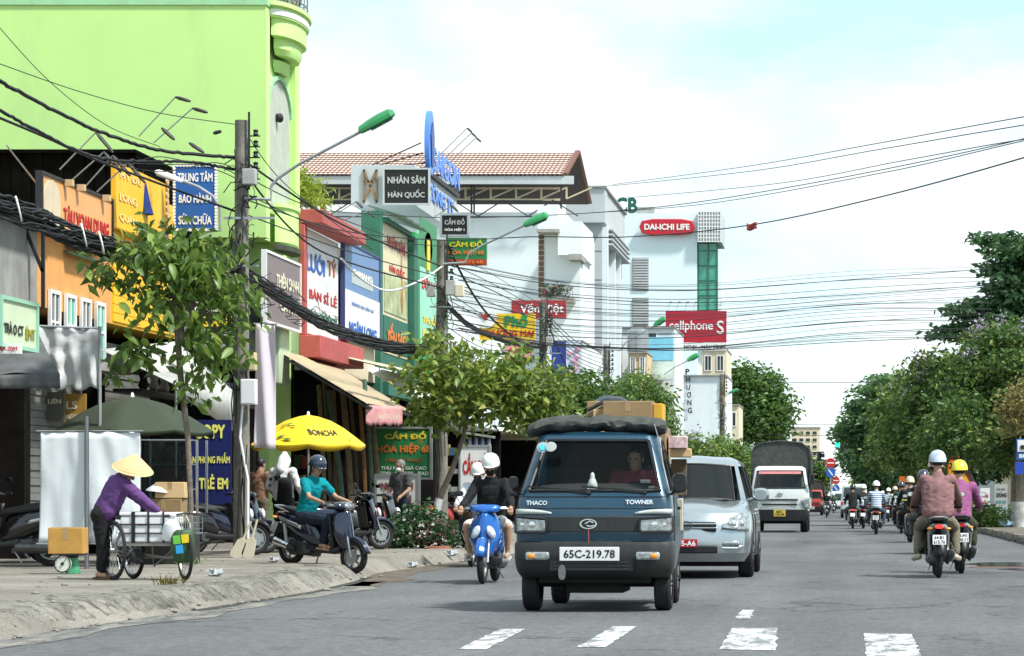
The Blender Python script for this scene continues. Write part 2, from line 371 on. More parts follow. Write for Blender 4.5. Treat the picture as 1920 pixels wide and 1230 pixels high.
def tree(name, label, base, trunk, blobs, nclump, per, L, W, mt, clump=.3, droop=.45, limbs=10, group=None, singles=0, cat='tree', flower=None, bark=None, lw=.05, cflat=.7, extra=None):
    base = V(base); t = thing(name, label, cat, base, 0, group)
    mb = MB(); mb.tube([p for p, r in trunk], [r for p, r in trunk], 9)
    cl = blob_points(blobs, nclump)
    fork = V(trunk[-1][0]); mid = V(trunk[max(0, len(trunk)-2)][0])
    sel = rng.choice(len(cl), min(limbs, len(cl)), replace=False)
    for i in sel:
        e = V(cl[i]); st = fork.lerp(mid, random.random()*.7); m1 = st.lerp(e, .5)+V((random.uniform(-.1, .1), random.uniform(-.1, .1), .12))*(e-st).length
        mb.tube([st, st.lerp(m1, .55)+V((0, 0, .03)), m1, e], [lw, lw*.75, lw*.5, lw*.15], 5)
    obj('trunk', mb, bark or BARK, t, world=True)
    pts = np.repeat(cl, per, 0)+rng.normal(0, 1, (nclump*per, 3))*clump*np.array([1, 1, cflat])
    if singles:
        d = pts[:, 1]+rng.normal(0, .25, len(pts)); od = np.argsort(d); single_leaves(pts[od[:singles]], L*1.12, W*1.12, mt, t, droop); pts = pts[od[singles:]]
    leaves('crown', pts, L, W, mt, t, droop, off=base)
    if flower:
        top = cl[np.argsort(-cl[:, 2]-rng.normal(0, flower[2], len(cl)))[:flower[0]]]
        fp = np.repeat(top, flower[1], 0)+rng.normal(0, 1, (len(top)*flower[1], 3))*np.array([.12, .12, .2])+np.array([0, -.15, .25])
        leaves('blossom', fp, .10, .09, PETAL, t, 0, off=base)
    return t
# ------------------------------------------------------------------ people
def mirror(p): return V((-p[0], p[1], p[2]))
def person(label, loc, rz, J, C, vox=.016, group=None, face=(0, 1, 0), sleeve='long', legs='long', helmet=None, hcol=None, mask=None, hair=True, shoe='shoe', wide=1.0, bag=None, hood=None, cone=None, scale=1, eyes=False):
    t = thing('person', label, 'person', loc, rz, group)
    if scale != 1: t.scale = (scale,)*3
    J = {k: V(p) for k, p in J.items()}
    for s in ('s', 'e', 'h', 'p', 'k', 'a'):
        if s+'R' not in J and s+'L' in J: J[s+'R'] = mirror(J[s+'L'])
    pel, che, nek, hd = J['pel'], J['che'], J['nek'], J['hd']
    lat = (J['sR']-J['sL']).normalized(); fd = V(face).normalized(); up = (hd-nek).normalized()
    fd = (fd-up*fd.dot(up)).normalized(); hx = fd.cross(up)
    R = M((hx, fd, up)).transposed()
    b = MB(); x = MB()
    b.cap(nek-up*.06, .062, hd-up*.02, .056); b.ell(hd+up*.03, (.076, .094, .098), 12, 9, R); b.ell(hd+fd*.022-up*.055, (.058, .068, .066), 10, 7, R)
    b.cap(pel, .10, che, .105, lat=lat, wide=1.3)
    for sd in 'LR':
        q = -1 if sd == 'L' else 1
        s_, e_, h_ = J['s'+sd], J['e'+sd], J['h'+sd]
        b.cap(che+(s_-che)*.5, .07, s_, .052); b.cap(s_, .05, e_, .038); b.cap(e_, .039, h_, .027)
        fdv = (h_-e_).normalized(); fw = J.get('f'+sd, fdv); fw = V(fw).normalized()
        hp = h_+fdv*.01+fw*.045
        b.cap(h_, .028, hp, .034)
        ax = fw.cross(V((0, 0, 1))); ax = ax.normalized() if ax.length > .1 else V((1, 0, 0)); dn = fw.cross(ax).normalized()
        if dn.z > 0: dn = -dn
        for i, ln in enumerate((.062, .072, .067, .052)):
            o = hp+fw*.015+ax*(-.027+.018*i); m = o+fw*ln*.55+dn*.012; x.cap(o, .0095, m, .009, 6); x.cap(m, .009, m+fw*ln*.22+dn*ln*.45, .0075, 6)
        th = hp-fw*.02+ax*(.03 if q < 0 else -.03); x.cap(th, .011, th+fw*.04+dn*.03+ax*(.012 if q < 0 else -.012), .0085, 6)
        p_, k_, a_ = J['p'+sd], J['k'+sd], J['a'+sd]
        b.cap(pel, .10, p_, .085); b.cap(p_, .08, k_, .056); b.cap(k_, .054, k_.lerp(a_, .35), .053); b.cap(k_.lerp(a_, .35), .053, a_, .035)
        tv = V(J.get('t'+sd, (0, 1, -.12))).normalized(); b.cap(a_-tv*.04-V((0, 0, .045)), .034, a_+tv*.14-V((0, 0, .055)), .03)
    # face: nose, ears, brow, lips
    x.ell(hd+fd*.095-up*.005, (.014, .018, .022), 7, 5, R); x.ell(hd+fd*.088-up*.048, (.024, .008, .007), 7, 4, R)
    for q in (-1, 1): x.ell(hd+hx*q*.078+up*.0, (.012, .02, .03), 6, 5, R)
    blob('body', b, C.get('skin', SKIN), t, min(vox, .014), 2, x)
    if eyes:
        for q in (-1, 1):
            e = MB(); e.ell(hd+fd*.086+hx*q*.032+up*.018, (.013, .006, .008), 8, 5, R); obj('eye', e, mat('eye_dark', (.02, .015, .012), .2, var=0), t)
    # clothes
    c = MB(); wd = 1.32*wide
    c.cap(pel+(che-pel)*.02, .135, pel.lerp(che, .5), .128, 12, lat, wd); c.cap(pel.lerp(che, .5), .128, che, .128, 12, lat, wd*1.06); c.cap(che, .125, nek-up*.03, .072, 12, lat, 1.25)
    for sd in 'LR':
        s_, e_, h_ = J['s'+sd], J['e'+sd], J['h'+sd]
        c.cap(che.lerp(s_, .3), .105, s_, .074)
        if sleeve == 'long': c.cap(s_, .072, e_, .058); c.cap(e_, .058, e_.lerp(h_, .92), .043)
        else: c.cap(s_, .072, s_.lerp(e_, .62), .066)
    blob('shirt', c, C['shirt'], t, vox, 3, folds=.0085*(vox < .025))
    if C.get('collar'):
        m = MB(); m.lathe([(.078, -.03), (.066, .02), (.06, .02), (.07, -.03)], nek-up*.02, up, 12); obj('collar', m, C['collar'], t)
    d = MB()
    d.cap(J['pL'], .118, J['pR'], .118, 12)
    for sd in 'LR':
        p_, k_, a_ = J['p'+sd], J['k'+sd], J['a'+sd]
        if legs == 'long': d.cap(p_, .108, k_, .076); d.cap(k_, .076, a_+(k_-a_)*.1, .058)
        else: d.cap(p_, .108, k_.lerp(p_, .12), .085)
    blob('trousers', d, C['trousers'], t, vox, 3, folds=.008*(vox < .025))
    for sd in 'LR':
        a_ = J['a'+sd]; tv = V(J.get('t'+sd, (0, 1, -.12))).normalized(); m = MB()
        if shoe == 'shoe': m.cap(a_-tv*.055-V((0, 0, .045)), .044, a_+tv*.15-V((0, 0, .055)), .037, 8)
        else:
            sx = tv.cross(V((0, 0, 1))).normalized(); sn = sx.cross(tv); m.obox(a_+tv*.05-sn*.088, sx, tv, sn, .09, .26, .022); m.obox(a_+tv*.09-sn*.05, sx, tv, sn, .095, .03, .06)
        obj('shoe', m, C.get('shoe', BLK), t)
    if hood:
        m = MB(); m.cap(nek-up*.05-fd*.04, .105, hd-fd*.02, .118); m.cap(hd-fd*.02, .118, hd+up*.10-fd*.05, .062); blob('hood', m, hood, t, vox, 3)
    elif hair:
        m = MB(); m.ell(hd+up*.042-fd*.012, (.083, .098, .098), 12, 8, R)
        if helmet is None and not cone:
            k = len(m.v); 
        for i, p in enumerate(m.v):
            if (p-hd).dot(fd) > .05 and (p-hd).dot(up) < .06: m.v[i] = hd+(p-hd)*.82
        if C.get('longhair'): m.cap(hd-fd*.07, .055, nek-up*.02-fd*.08, .04)
        obj('hair', m, C.get('hair', HAIR), t)
    if helmet:
        m = MB(); cs = []
        pr = [(.001, .142), (.05, .136), (.088, .112), (.113, .07), (.124, .02), (.122, -.02), (.117, -.02), (.112, .02), (.1, .07), (.001, .128)]
        m.lathe(pr, (0, 0, 0), (0, 0, 1), 20)
        hp = hd+up*.052-fd*.012
        for i, p in enumerate(m.v):
            yy = p.y*1.14; zz = p.z-(.05*max(0, -p.y/.12) if p.z < .03 else 0); m.v[i] = hp+hx*p.x+fd*yy+up*zz
        h = obj('helmet', m, helmet, t)
        v = MB(); v.grid(lambda a, bb: hp+hx*((a-.5)*.2)+fd*(.118+.06*bb-.09*(2*a-1)**2)+up*(.005-.018*bb), 8, 3); obj('peak', v, hcol or helmet, h, solid=.006)
        if hcol:
            for q in (-1, 0, 1):
                v = MB(); v.lathe([(.128, -.014), (.130, -.014), (.130, .014), (.128, .014)], (0, 0, 0), (1, 0, 0), 20, pi*.5 if 0 else 0, pi)
        s = MB(); s.tube([hp+hx*.108-up*.01, hp+hx*.085-up*.1+fd*.01, hp-up*.155+fd*.03, hp-hx*.085-up*.1+fd*.01, hp-hx*.108-up*.01], .006, 5); obj('chin_strap', s, BLK, t)
    if mask:
        m = MB(); m.ell(hd+fd*.045-up*.052, (.066, .062, .052), 12, 8, R); obj('face_mask', m, mask, t)
    if cone:
        m = MB(); ca = (up+V(cone[1])).normalized(); m.lathe([(.235, -.005), (.23, .0), (.12, .095), (.012, .178), (.001, .18), (.001, .172), (.115, .085), (.225, -.006)], hd+up*.055, ca, 28)
        h = obj('conical_hat', m, cone[0], t, ang=60)
        r = MB()
        for k in range(1, 9): f = k/9; r.torus(.235-.225*f, .0022, hd+up*.055+ca*(.0+.182*f), ca, 28, 4)
        obj('bamboo_hoops', r, mat('bamboo_hoop', (.5, .36, .13), .7), h)
    if bag:
        m = MB(); bk = V(bag[1]) if len(bag) > 1 else V((0, -.2, 0)); cc = pel.lerp(che, .55)+bk
        m.cap(cc-V((0, 0, .17)), .12, cc+V((0, 0, .15)), .10, 12, lat, 1.25); bo = blob('backpack', m, bag[0], t, .02, 3)
        st = MB()
        for q in (-1, 1): st.tube([cc+lat*q*.09+V((0, 0, .2)), che+lat*q*.11+V((0, .0, .14)), che+lat*q*.12+V((0, .12, .03)), pel+lat*q*.15+V((0, .05, .15))], .018, 6)
        obj('strap', st, bag[0], bo)
    return t
def ride(lean=0, spread=.2, hz=.80, arm=.30, hy=.34, hh=1.0, fz_=.33, back=0.0):
    return dict(pel=(0, -.30+back, hz+.06), che=(0, -.21+lean+back, hz+.42), nek=(0, -.17+lean*1.3+back, hz+.61), hd=(0, -.125+lean*1.5+back, hz+.74),
        sL=(-.185, -.19+lean+back, hz+.53), eL=(-.29, .02+lean*.5+back*.6, hz+.30), hL=(-arm, hy-.05, hh+.01), pL=(-.10, -.26+back, hz+.0), kL=(-spread, .16+back*.7, hz-.05), aL=(-spread*.95, .08, fz_+.09), fL=(0, .8, -.5), fR=(0, .8, -.5))
# ------------------------------------------------------------------ two-wheelers (forward = +y)
def wheel(parent, y, R, r, tyre=RUB, rimm=None, spokes=6, disc=True, name='wheel', x=0):
    w_ = MB(); w_.torus(R-r, r, (x, y, R), (1, 0, 0), 28, 8, .95); o = obj(name, w_, tyre, parent)
    m = MB(); m.torus(R-r*1.9, r*.32, (x, y, R), (1, 0, 0), 24, 6, 2.0); m.disc(R*.24, .09, (x, y, R), (1, 0, 0), 14)
    for i in range(spokes):
        a = 2*pi*i/spokes+.3; c = V((x, y, R)); m.bar(c, c+V((0, cos(a), sin(a)))*(R-r*1.9), .022 if spokes < 9 else .004, .03 if spokes < 9 else .004)
    obj('rim', m, rimm or STEEL, o)
    if disc: d = MB(); d.disc(R*.42, .006, (x+.055, y, R), (1, 0, 0), 18); obj('brake_disc', d, STEEL, o)
    return o
def arcshell(mb, c, R, a0, a1, w_, n=10, crown=.02):
    rings = []
    for i in range(n+1):
        a = radians(a0+(a1-a0)*i/n); d = V((0, cos(a), sin(a))); rings.append([V(c)+d*(R-.035)+V((-w_/2, 0, 0)), V(c)+d*R+V((-w_/2*.8, 0, 0)), V(c)+d*(R+crown), V(c)+d*R+V((w_/2*.8, 0, 0)), V(c)+d*(R-.035)+V((w_/2, 0, 0))])
    return mb.loft(rings, closed=False, caps=False)
def sup(y, zc, hw, hh, n=14, e=.7, cx=0):
    return [V((cx+hw*abs(cos(a))**e*(1 if cos(a) >= 0 else -1), y, zc+hh*abs(sin(a))**e*(1 if sin(a) >= 0 else -1))) for a in [2*pi*i/n for i in range(n)]]
def motorbike(name, label, paint, cat='motorbike', group=None, plate='64-B1\n615.76', R=.27, lit=True, seatm=None, rack=False, side=None, trim=None, loc=(0,0,0), rz=0, lamps=2, box=None, nm='scooter'):
    t = thing(nm, label, cat, loc, rz, group)
    fw, rw = .63, -.62; rimm = mat('cast_rim', (.30, .31, .32), .4, .7)
    wheel(t, fw, R, .048, rimm=rimm); wheel(t, rw, R, .052, rimm=rimm, disc=False)
    m = MB()
    for q in (-1, 1): m.tube([(q*.065, fw, R), (q*.065, fw-.10, R+.28), (q*.05, fw-.19, .78)], .018, 7)
    obj('front_fork', m, STEEL, t)
    m = arcshell(MB(), (0, fw, R), R+.035, 15, 150, .13); obj('front_mudguard', m, paint, t, solid=.006)
    # leg shield and nose
    zs = [.36, .46, .58, .72, .84, .93]; wv = [.09, .15, .20, .205, .17, .11]
    def sh(a, b_):
        k = a*(len(zs)-1); i = min(int(k), len(zs)-2); f = k-i; z = zs[i]*(1-f)+zs[i+1]*f; ww = wv[i]*(1-f)+wv[i+1]*f; q = 2*b_-1
        return (q*ww, .61-.17*abs(q)**1.7-.26*(z-.36)-.05*(1-abs(q))*0, z)
    m = MB(); m.grid(sh, 12, 12); obj('leg_shield', m, paint, t, solid=.02)
    m = MB(); m.grid(lambda a, b_: ((2*b_-1)*(.15+.03*a), .34-.10*a-.03*(2*b_-1)**2, .36+.5*a), 6, 6); obj('inner_shield', m, BLK, t, solid=.02)
    for q in ((-1, 1) if lamps == 2 else ()):
        m = MB(); m.ell((q*.10, .552, .68), (.055, .04, .095), 12, 8, M.Rotation(q*-.45, 3, 'Y') @ M.Rotation(q*-.5, 3, 'Z')); obj('headlamp', m, LENS2, t)
    # handlebar
    m = MB(); m.loft([sup(y_, z_, w_, h_) for y_, z_, w_, h_ in ((.46, .965, .05, .02), (.42, .98, .16, .05), (.36, .995, .21, .055), (.29, 1.0, .19, .04), (.25, 1.0, .1, .02))]); obj('handlebar_cover', m, paint, t)
    if lamps == 1: m = MB(); m.ell((0, .435, .985), (.085, .04, .05), 12, 8); obj('headlamp', m, LENS, t)
    m = MB(); m.tube([(-.2, .33, 1.0), (-.35, .26, 1.0)], .014, 7); m.tube([(.2, .33, 1.0), (.35, .26, 1.0)], .014, 7); m.tube([(-.2, .37, .99), (-.33, .33, .985)], .006, 5); m.tube([(.2, .37, .99), (.33, .33, .985)], .006, 5); hb = obj('handlebar', m, STEEL, t)
    for q in (-1, 1):
        m = MB(); m.tube([(q*.25, .30, 1.0), (q*.37, .25, 1.0)], .019, 8); obj('grip', m, BLK, hb)
        m = MB(); m.tube([(q*.21, .33, 1.01), (q*.27, .32, 1.12), (q*.33, .31, 1.17)], .007, 6); m.loft([sup(.31-.02*k_, 1.19, .062*s_, .038*s_, 12, .8, q*.36) for k_, s_ in ((0, .4), (.4, .95), (1, 1))]); mr = obj('mirror', m, BLK, t)
        m = MB(); m.loft([sup(.288, 1.19, .055, .032, 12, .8, q*.36), sup(.286, 1.19, .054, .031, 12, .8, q*.36)]); obj('mirror_glass', m, CHR, mr)
    # floor, engine, tail
    m = MB(); m.loft([sup(.42, .36, .10, .06), sup(.3, .31, .16, .05), sup(.0, .30, .17, .05), sup(-.2, .33, .16, .08)]); obj('footboard', m, BLK, t)
    m = MB(); m.loft([sup(.02, .42, .10, .10), sup(-.08, .50, .145, .19), sup(-.3, .58, .165, .19), sup(-.55, .645, .155, .145), sup(-.78, .70, .11, .09), sup(-.93, .745, .045, .035)]); bd = obj('body_panel', m, paint, t)
    if trim:
        for q in (-1, 1):
            m = MB(); m.grid(lambda a, b_: (q*(.168-.05*max(0, a-.5)*2+.008*sin(pi*b_)), -.3-.5*a, .60+.11*a+(.035-.02*a)*(b_-.5)*2), 6, 3); obj('side_trim', m, trim, bd, solid=.008)
    m = MB(); m.loft([sup(.06, .70, .07, .035), sup(-.05, .745, .125, .045), sup(-.3, .775, .145, .05), sup(-.45, .80, .14, .055), sup(-.7, .83, .12, .05), sup(-.84, .845, .07, .03)]); obj('seat', m, seatm or mat('seat_vinyl', (.015, .015, .016), .5, var=.15, bump=.2), t)
    m = MB(); m.tube([(-.11, -.62, .80), (-.125, -.85, .85), (-.06, -.97, .865), (.06, -.97, .865), (.125, -.85, .85), (.11, -.62, .80)], .014, 7); obj('grab_rail', m, side or BLK, t)
    m = MB(); m.box(-.09, .07, -.62, -.1, .18, .38); m.disc(.11, .10, (-.08, -.62, R), (1, 0, 0), 14); m.disc(.085, .09, (.1, -.2, .3), (1, 0, 0), 14); m.tube([(-.11, -.15, .26), (-.11, -.62, .26)], .07, 8); obj('engine', m, mat('engine_metal', (.10, .10, .105), .5, .6, var=.3, scale=14), t, bev=.012)
    m = MB(); m.tube([(.10, -.1, .24), (.14, -.3, .20), (.155, -.42, .25)], .018, 7); m.tube([(.155, -.40, .25), (.16, -.5, .28), (.165, -.88, .36), (.165, -.90, .362)], [.03, .058, .062, .035], 12); ex = obj('exhaust', m, DKST, t)
    m = MB(); m.tube([(.175, -.52, .293), (.18, -.80, .352)], [.056, .058], 12); obj('heat_shield', m, STEEL if not trim else CHR, ex)
    m = arcshell(MB(), (0, rw, R), R+.06, 30, 175, .15); obj('rear_mudguard', m, BLK, t, solid=.006)
    m = MB(); m.bar((0, -.86, .60), (0, -.965, .33), .12, .012); obj('mud_flap', m, BLK, t)
    m = MB(); m.loft([sup(-.86, .735, .06, .024), sup(-.93, .73, .058, .028), sup(-.962, .725, .045, .022)]); obj('tail_lamp', m, LED_R if lit else REDLENS, t)
    for q in (-1, 1): m = MB(); m.ell((q*.13, -.88, .70), (.04, .05, .022), 10, 6); obj('indicator', m, AMBER, t)
    m = MB(); pc = V((0, -.975, .545)); pu = V((0, .25, 1)).normalized(); pn = V((0, -1, .25)).normalized(); m.obox(pc, (1, 0, 0), pn, pu, .19, .008, .14); pl = obj('number_plate', m, mat('plate_white', (.72, .72, .70), .4, var=.05), t, bev=.003)
    if plate: lettering(plate, mat('plate_black', (.02, .02, .02), .5, var=0), pc+pn*.006, .16, .115, (1, 0, 0), pu, pl, False, .05)
    m = MB(); m.tube([(-.09, -.15, .2), (-.16, -.25, .06)], .012, 6); obj('side_stand', m, STEEL, t)
    for q in (-1, 1): m = MB(); m.tube([(q*.12, -.42, .36), (q*.19, -.40, .36)], .014, 6); obj('foot_peg', m, BLK, t)
    for q in (-1, 1): m = MB(); m.tube([(q*.12, -.60, R+.02), (q*.13, -.68, .62)], .028, 8); obj('shock_absorber', m, STEEL, t)
    if rack: m = MB(); m.box(-.17, .17, -1.0, -.68, .88, 1.12); obj('top_box', m, BLK, t, bev=.03)
    return t
# ------------------------------------------------------------------ ground, road, pavements
def struct(o, label=None): o['kind'] = 'structure'; return o
def ntree(name, rough=.9):
    m = bpy.data.materials.new(name); m.use_nodes = True; t = m.node_tree; b = t.nodes['Principled BSDF']; b.inputs['Roughness'].default_value = rough; b.inputs['Specular IOR Level'].default_value = .35
    tc = t.nodes.new('ShaderNodeTexCoord'); return m, t.nodes, t.links, b, tc
def noi(n, l, tc, sc, det=6, ro=.6, stretch=None):
    a = n.new('ShaderNodeTexNoise'); a.inputs['Scale'].default_value = sc; a.inputs['Detail'].default_value = det; a.inputs['Roughness'].default_value = ro
    if stretch: q = n.new('ShaderNodeMapping'); q.inputs['Scale'].default_value = stretch; l.new(tc.outputs['Object'], q.inputs[0]); l.new(q.outputs[0], a.inputs['Vector'])
    else: l.new(tc.outputs['Object'], a.inputs['Vector'])
    return a
def ramp(n, l, src, stops):
    r = n.new('ShaderNodeValToRGB'); e = r.color_ramp.elements
    e[0].position, e[1].position = stops[0][0], stops[-1][0]; e[0].color = (*stops[0][1], 1); e[1].color = (*stops[-1][1], 1)
    for p, c in stops[1:-1]: q = e.new(p); q.color = (*c, 1)
    l.new(src, r.inputs[0]); return r
def mixc(n, l, fac, a, b, mode='MIX'):
    x = n.new('ShaderNodeMix'); x.data_type = 'RGBA'; x.blend_type = mode
    if isinstance(fac, float): x.inputs['Factor'].default_value = fac
    else: l.new(fac, x.inputs['Factor'])
    for k, s in (('A', a), ('B', b)):
        if isinstance(s, tuple): x.inputs[k].default_value = (*s, 1)
        else: l.new(s, x.inputs[k])
    return x.outputs['Result']
g3 = lambda v: (v*.97, v, v*1.02)
ASPH, n, l, b, tc = ntree('asphalt', .82)
big = ramp(n, l, noi(n, l, tc, .35, 5, .6, (1, .35, 1)).outputs[0], [(.3, g3(.078)), (.5, g3(.105)), (.72, g3(.132))])
fine = ramp(n, l, noi(n, l, tc, 60, 3, .8).outputs[0], [(.32, (.55,)*3), (.68, (1.45,)*3)])
lane = ramp(n, l, noi(n, l, tc, 1.0, 3, .5, (.9, .02, 1)).outputs[0], [(.35, (.86,)*3), (.65, (1.12,)*3)])
blo = ramp(n, l, noi(n, l, tc, 11, 5, .75, (1, .4, 1)).outputs[0], [(.36, (.80,)*3), (.64, (1.22,)*3)])
tar = ramp(n, l, noi(n, l, tc, .6, 8, .75, (1, .5, 1)).outputs[0], [(.60, (1,)*3), (.70, (.72,)*3)])
c = mixc(n, l, 1.0, big.outputs[0], fine.outputs[0], 'MULTIPLY'); c = mixc(n, l, 1.0, c, lane.outputs[0], 'MULTIPLY'); c = mixc(n, l, 1.0, c, tar.outputs[0], 'MULTIPLY'); c = mixc(n, l, 1.0, c, blo.outputs[0], 'MULTIPLY'); l.new(c, b.inputs['Base Color'])
vo = n.new('ShaderNodeTexVoronoi'); vo.inputs['Scale'].default_value = 45; l.new(tc.outputs['Object'], vo.inputs['Vector'])
vc = n.new('ShaderNodeTexVoronoi'); vc.feature = 'DISTANCE_TO_EDGE'; vc.inputs['Scale'].default_value = .42
wp = n.new('ShaderNodeVectorMath'); wp.operation = 'MULTIPLY_ADD'; wn = noi(n, l, tc, 1.7, 6, .7); l.new(wn.outputs['Color'], wp.inputs[0]); wp.inputs[1].default_value = (1.6, 1.6, 0); l.new(tc.outputs['Object'], wp.inputs[2]); l.new(wp.outputs[0], vc.inputs['Vector'])
ck = ramp(n, l, vc.outputs['Distance'], [(.0, (.35,)*3), (.012, (.55,)*3), (.022, (1,)*3)]); ckm = ramp(n, l, noi(n, l, tc, .23, 4, .6).outputs[0], [(.48, (0,)*3), (.56, (1,)*3)])
oil = ramp(n, l, noi(n, l, tc, 1.6, 3, .5, (1, .55, 1)).outputs[0], [(.66, (1,)*3), (.76, (.62,)*3)])
c = mixc(n, l, 1.0, c, oil.outputs[0], 'MULTIPLY'); c = mixc(n, l, ckm.outputs[0], c, mixc(n, l, 1.0, c, ck.outputs[0], 'MULTIPLY')); l.new(c, b.inputs['Base Color'])
bp = n.new('ShaderNodeBump'); bp.inputs['Strength'].default_value = .55; bp.inputs['Distance'].default_value = .012; l.new(vo.outputs[0], bp.inputs['Height']); l.new(bp.outputs[0], b.inputs['Normal'])
PAVE, n, l, b, tc = ntree('pavement_concrete', .92)
big = ramp(n, l, noi(n, l, tc, .55, 8, .68).outputs[0], [(.28, (.13, .12, .10)), (.5, (.22, .203, .172)), (.72, (.30, .28, .24))])
fine = ramp(n, l, noi(n, l, tc, 48, 5, .85).outputs[0], [(.34, (.5,)*3), (.66, (1.45,)*3)])
sp = ramp(n, l, noi(n, l, tc, 3.2, 9, .75).outputs[0], [(.55, (1,)*3), (.68, (.55, .52, .47))])
c = mixc(n, l, 1.0, mixc(n, l, 1.0, big.outputs[0], fine.outputs[0], 'MULTIPLY'), sp.outputs[0], 'MULTIPLY'); l.new(c, b.inputs['Base Color'])
bp = n.new('ShaderNodeBump'); bp.inputs['Strength'].default_value = .8; bp.inputs['Distance'].default_value = .02; l.new(noi(n, l, tc, 26, 8, .78).outputs[0], bp.inputs['Height']); l.new(bp.outputs[0], b.inputs['Normal'])
EARTH = mat('earth', (.12, .105, .085), .95, var=.4, scale=1.2, bump=.5, bscale=20)
GRIT = mat('gutter_grit', (.105, .085, .065), .95, var=.5, scale=3, bump=.6, bscale=30)
PAINT, n, l, b, tc = ntree('road_paint', .7)
wn = ramp(n, l, noi(n, l, tc, 3.2, 13, .74, (1.6, .55, 1)).outputs[0], [(.44, (.08,)*3), (.515, (.74,)*3), (.66, (1,)*3)])
c = mixc(n, l, wn.outputs[0], (.12, .125, .13), (.60, .61, .60)); l.new(c, b.inputs['Base Color'])
m = MB(); m.add([(-3000, -60, -.05), (3000, -60, -.05), (3000, 5000, -.05), (-3000, 5000, -.05)], [(0, 1, 2, 3)]); struct(obj('ground', m, EARTH))
m = MB(); m.add([(-8.5, -20, 0), (6.0, -20, 0), (6.0, 1500, 0), (-8.5, 1500, 0)], [(0, 1, 2, 3)]); road = struct(obj('road', m, ASPH))
def lerp_tab(tab, x):
    for (a, p), (b_, q) in zip(tab, tab[1:]):
        if x <= b_: return p+(q-p)*(max(x, a)-a)/(b_-a)
    return tab[-1][1]
EDGE = [(10, -6.8), (21, -6.68), (26, -6.5), (32, -6.38), (36, -6.62), (40, -7.05), (49, -6.97), (60, -6.9), (400, -6.8)]
def edge(y): return lerp_tab(EDGE, y)
def pave_z(x, y):
    d = edge(y)-x; k = .36 if y < 42 else .28; t = max(0, min(1, d/k)); z = PZ*(t*t*(3-2*t))
    z += (.022*mnoise.noise((x*1.7, y*.9, 3))+.012*mnoise.noise((x*5, y*3, 7)))*(min(1, d*3) if d > 0 else 0)*(1 if y < 60 else .4)*max(.35, 1-abs(d-.6)*.5)
    return z-.012*(d <= .01)
m = MB(); ys = [12+.22*i for i in range(200)]+[56+1.2*i for i in range(60)]+[128+12*i for i in range(24)]
APR, n, l, b, tc = ntree('broken_concrete', .92)
big = ramp(n, l, noi(n, l, tc, 1.3, 8, .7).outputs[0], [(.32, (.13, .123, .105)), (.48, (.235, .225, .195)), (.7, (.37, .355, .30))])
cr2 = ramp(n, l, noi(n, l, tc, 7, 9, .8).outputs[0], [(.38, (.28, .26, .23)), (.52, (1,)*3)])
fine = ramp(n, l, noi(n, l, tc, 55, 4, .8).outputs[0], [(.33, (.6,)*3), (.67, (1.35,)*3)])
c = mixc(n, l, 1.0, mixc(n, l, 1.0, big.outputs[0], cr2.outputs[0], 'MULTIPLY'), fine.outputs[0], 'MULTIPLY'); l.new(c, b.inputs['Base Color'])
bp = n.new('ShaderNodeBump'); bp.inputs['Strength'].default_value = 1; bp.inputs['Distance'].default_value = .04; l.new(noi(n, l, tc, 18, 9, .75).outputs[0], bp.inputs['Height']); l.new(bp.outputs[0], b.inputs['Normal'])
xs = [0, .06, .12, .2, .3, .42, .55, .7, .85, 1, 1.2, 1.5, 1.9, 2.4, 3, 4, 6, 9, 14]
rings = []
for y in ys:
    e = edge(y)+.05*mnoise.noise((y*2.3, 1, 1))*(1 if y < 60 else 0); rings.append([(e-d, y, pave_z(e-d, y)) for d in xs])
m.loft(rings[::-1], closed=False, caps=False); pav = struct(obj('pavement', m, PAVE, ang=180))
m = MB()
def apr(y, d):
    e = edge(y)-.02+.05*mnoise.noise((y*2.3, 1, 1)); q = mnoise.noise((d*6, y*4.5, 2)); k = mnoise.noise((d*2.2, y*1.3, 8))
    f = min(1, max(0, (d-.0)/.12))*min(1, max(0, (1.0+.45*mnoise.noise((y*.9, 4, 4))-d)/.25))*min(1, (y-20)/3)*min(1, max(0, (39.5-y)/3))
    return V((e-d, y, pave_z(e-d, y)-.03+f*(.034+.022*(abs(q)-.15)+.012*k+.016*mnoise.noise((d*16, y*5, 6)))))
m.loft([[apr(20+.07*i, .06*j) for j in range(22)] for i in range(280)][::-1], closed=False, caps=False); obj('broken_apron', m, APR, pav, ang=180)
m = MB(); rs = random.Random(3)
for i in range(170):
    y = 20+rs.random()**1.3*30; d = rs.choice((rs.gauss(.0, .08), rs.uniform(.0, 3.0))); s_ = rs.choice((.008, .012, .018, .03))*(1.5 if rs.random() < .06 else 1); x = edge(y)-d; z = max(.004, pave_z(x, y)) if d > 0 else .004
    m.ell((x, y, z+s_*.3), (s_*rs.uniform(.8, 1.5), s_, s_*.6), 6, 4)
o = obj('gravel', m, mat('rubble', (.22, .21, .18), .95, var=.5, scale=40), pav); o['kind'] = 'stuff'
def flat(name, pts, mt, z, parent=None):
    m = MB(); m.add([(p[0], p[1], z) for p in pts], [list(range(len(pts)))]); return obj(name, m, mt, parent)
def wavy(cx, y0, y1, w0, w1, n=26, seed=0):
    a = []; b_ = []
    for i in range(n+1):
        y = y0+(y1-y0)*i/n; a.append((edge(y)+w0*(.6+.8*mnoise.noise((y*.7, seed, 0))), y)); b_.append((edge(y)+w1*(1+.9*mnoise.noise((y*.5, seed, 5))), y))
    return b_+a[::-1]
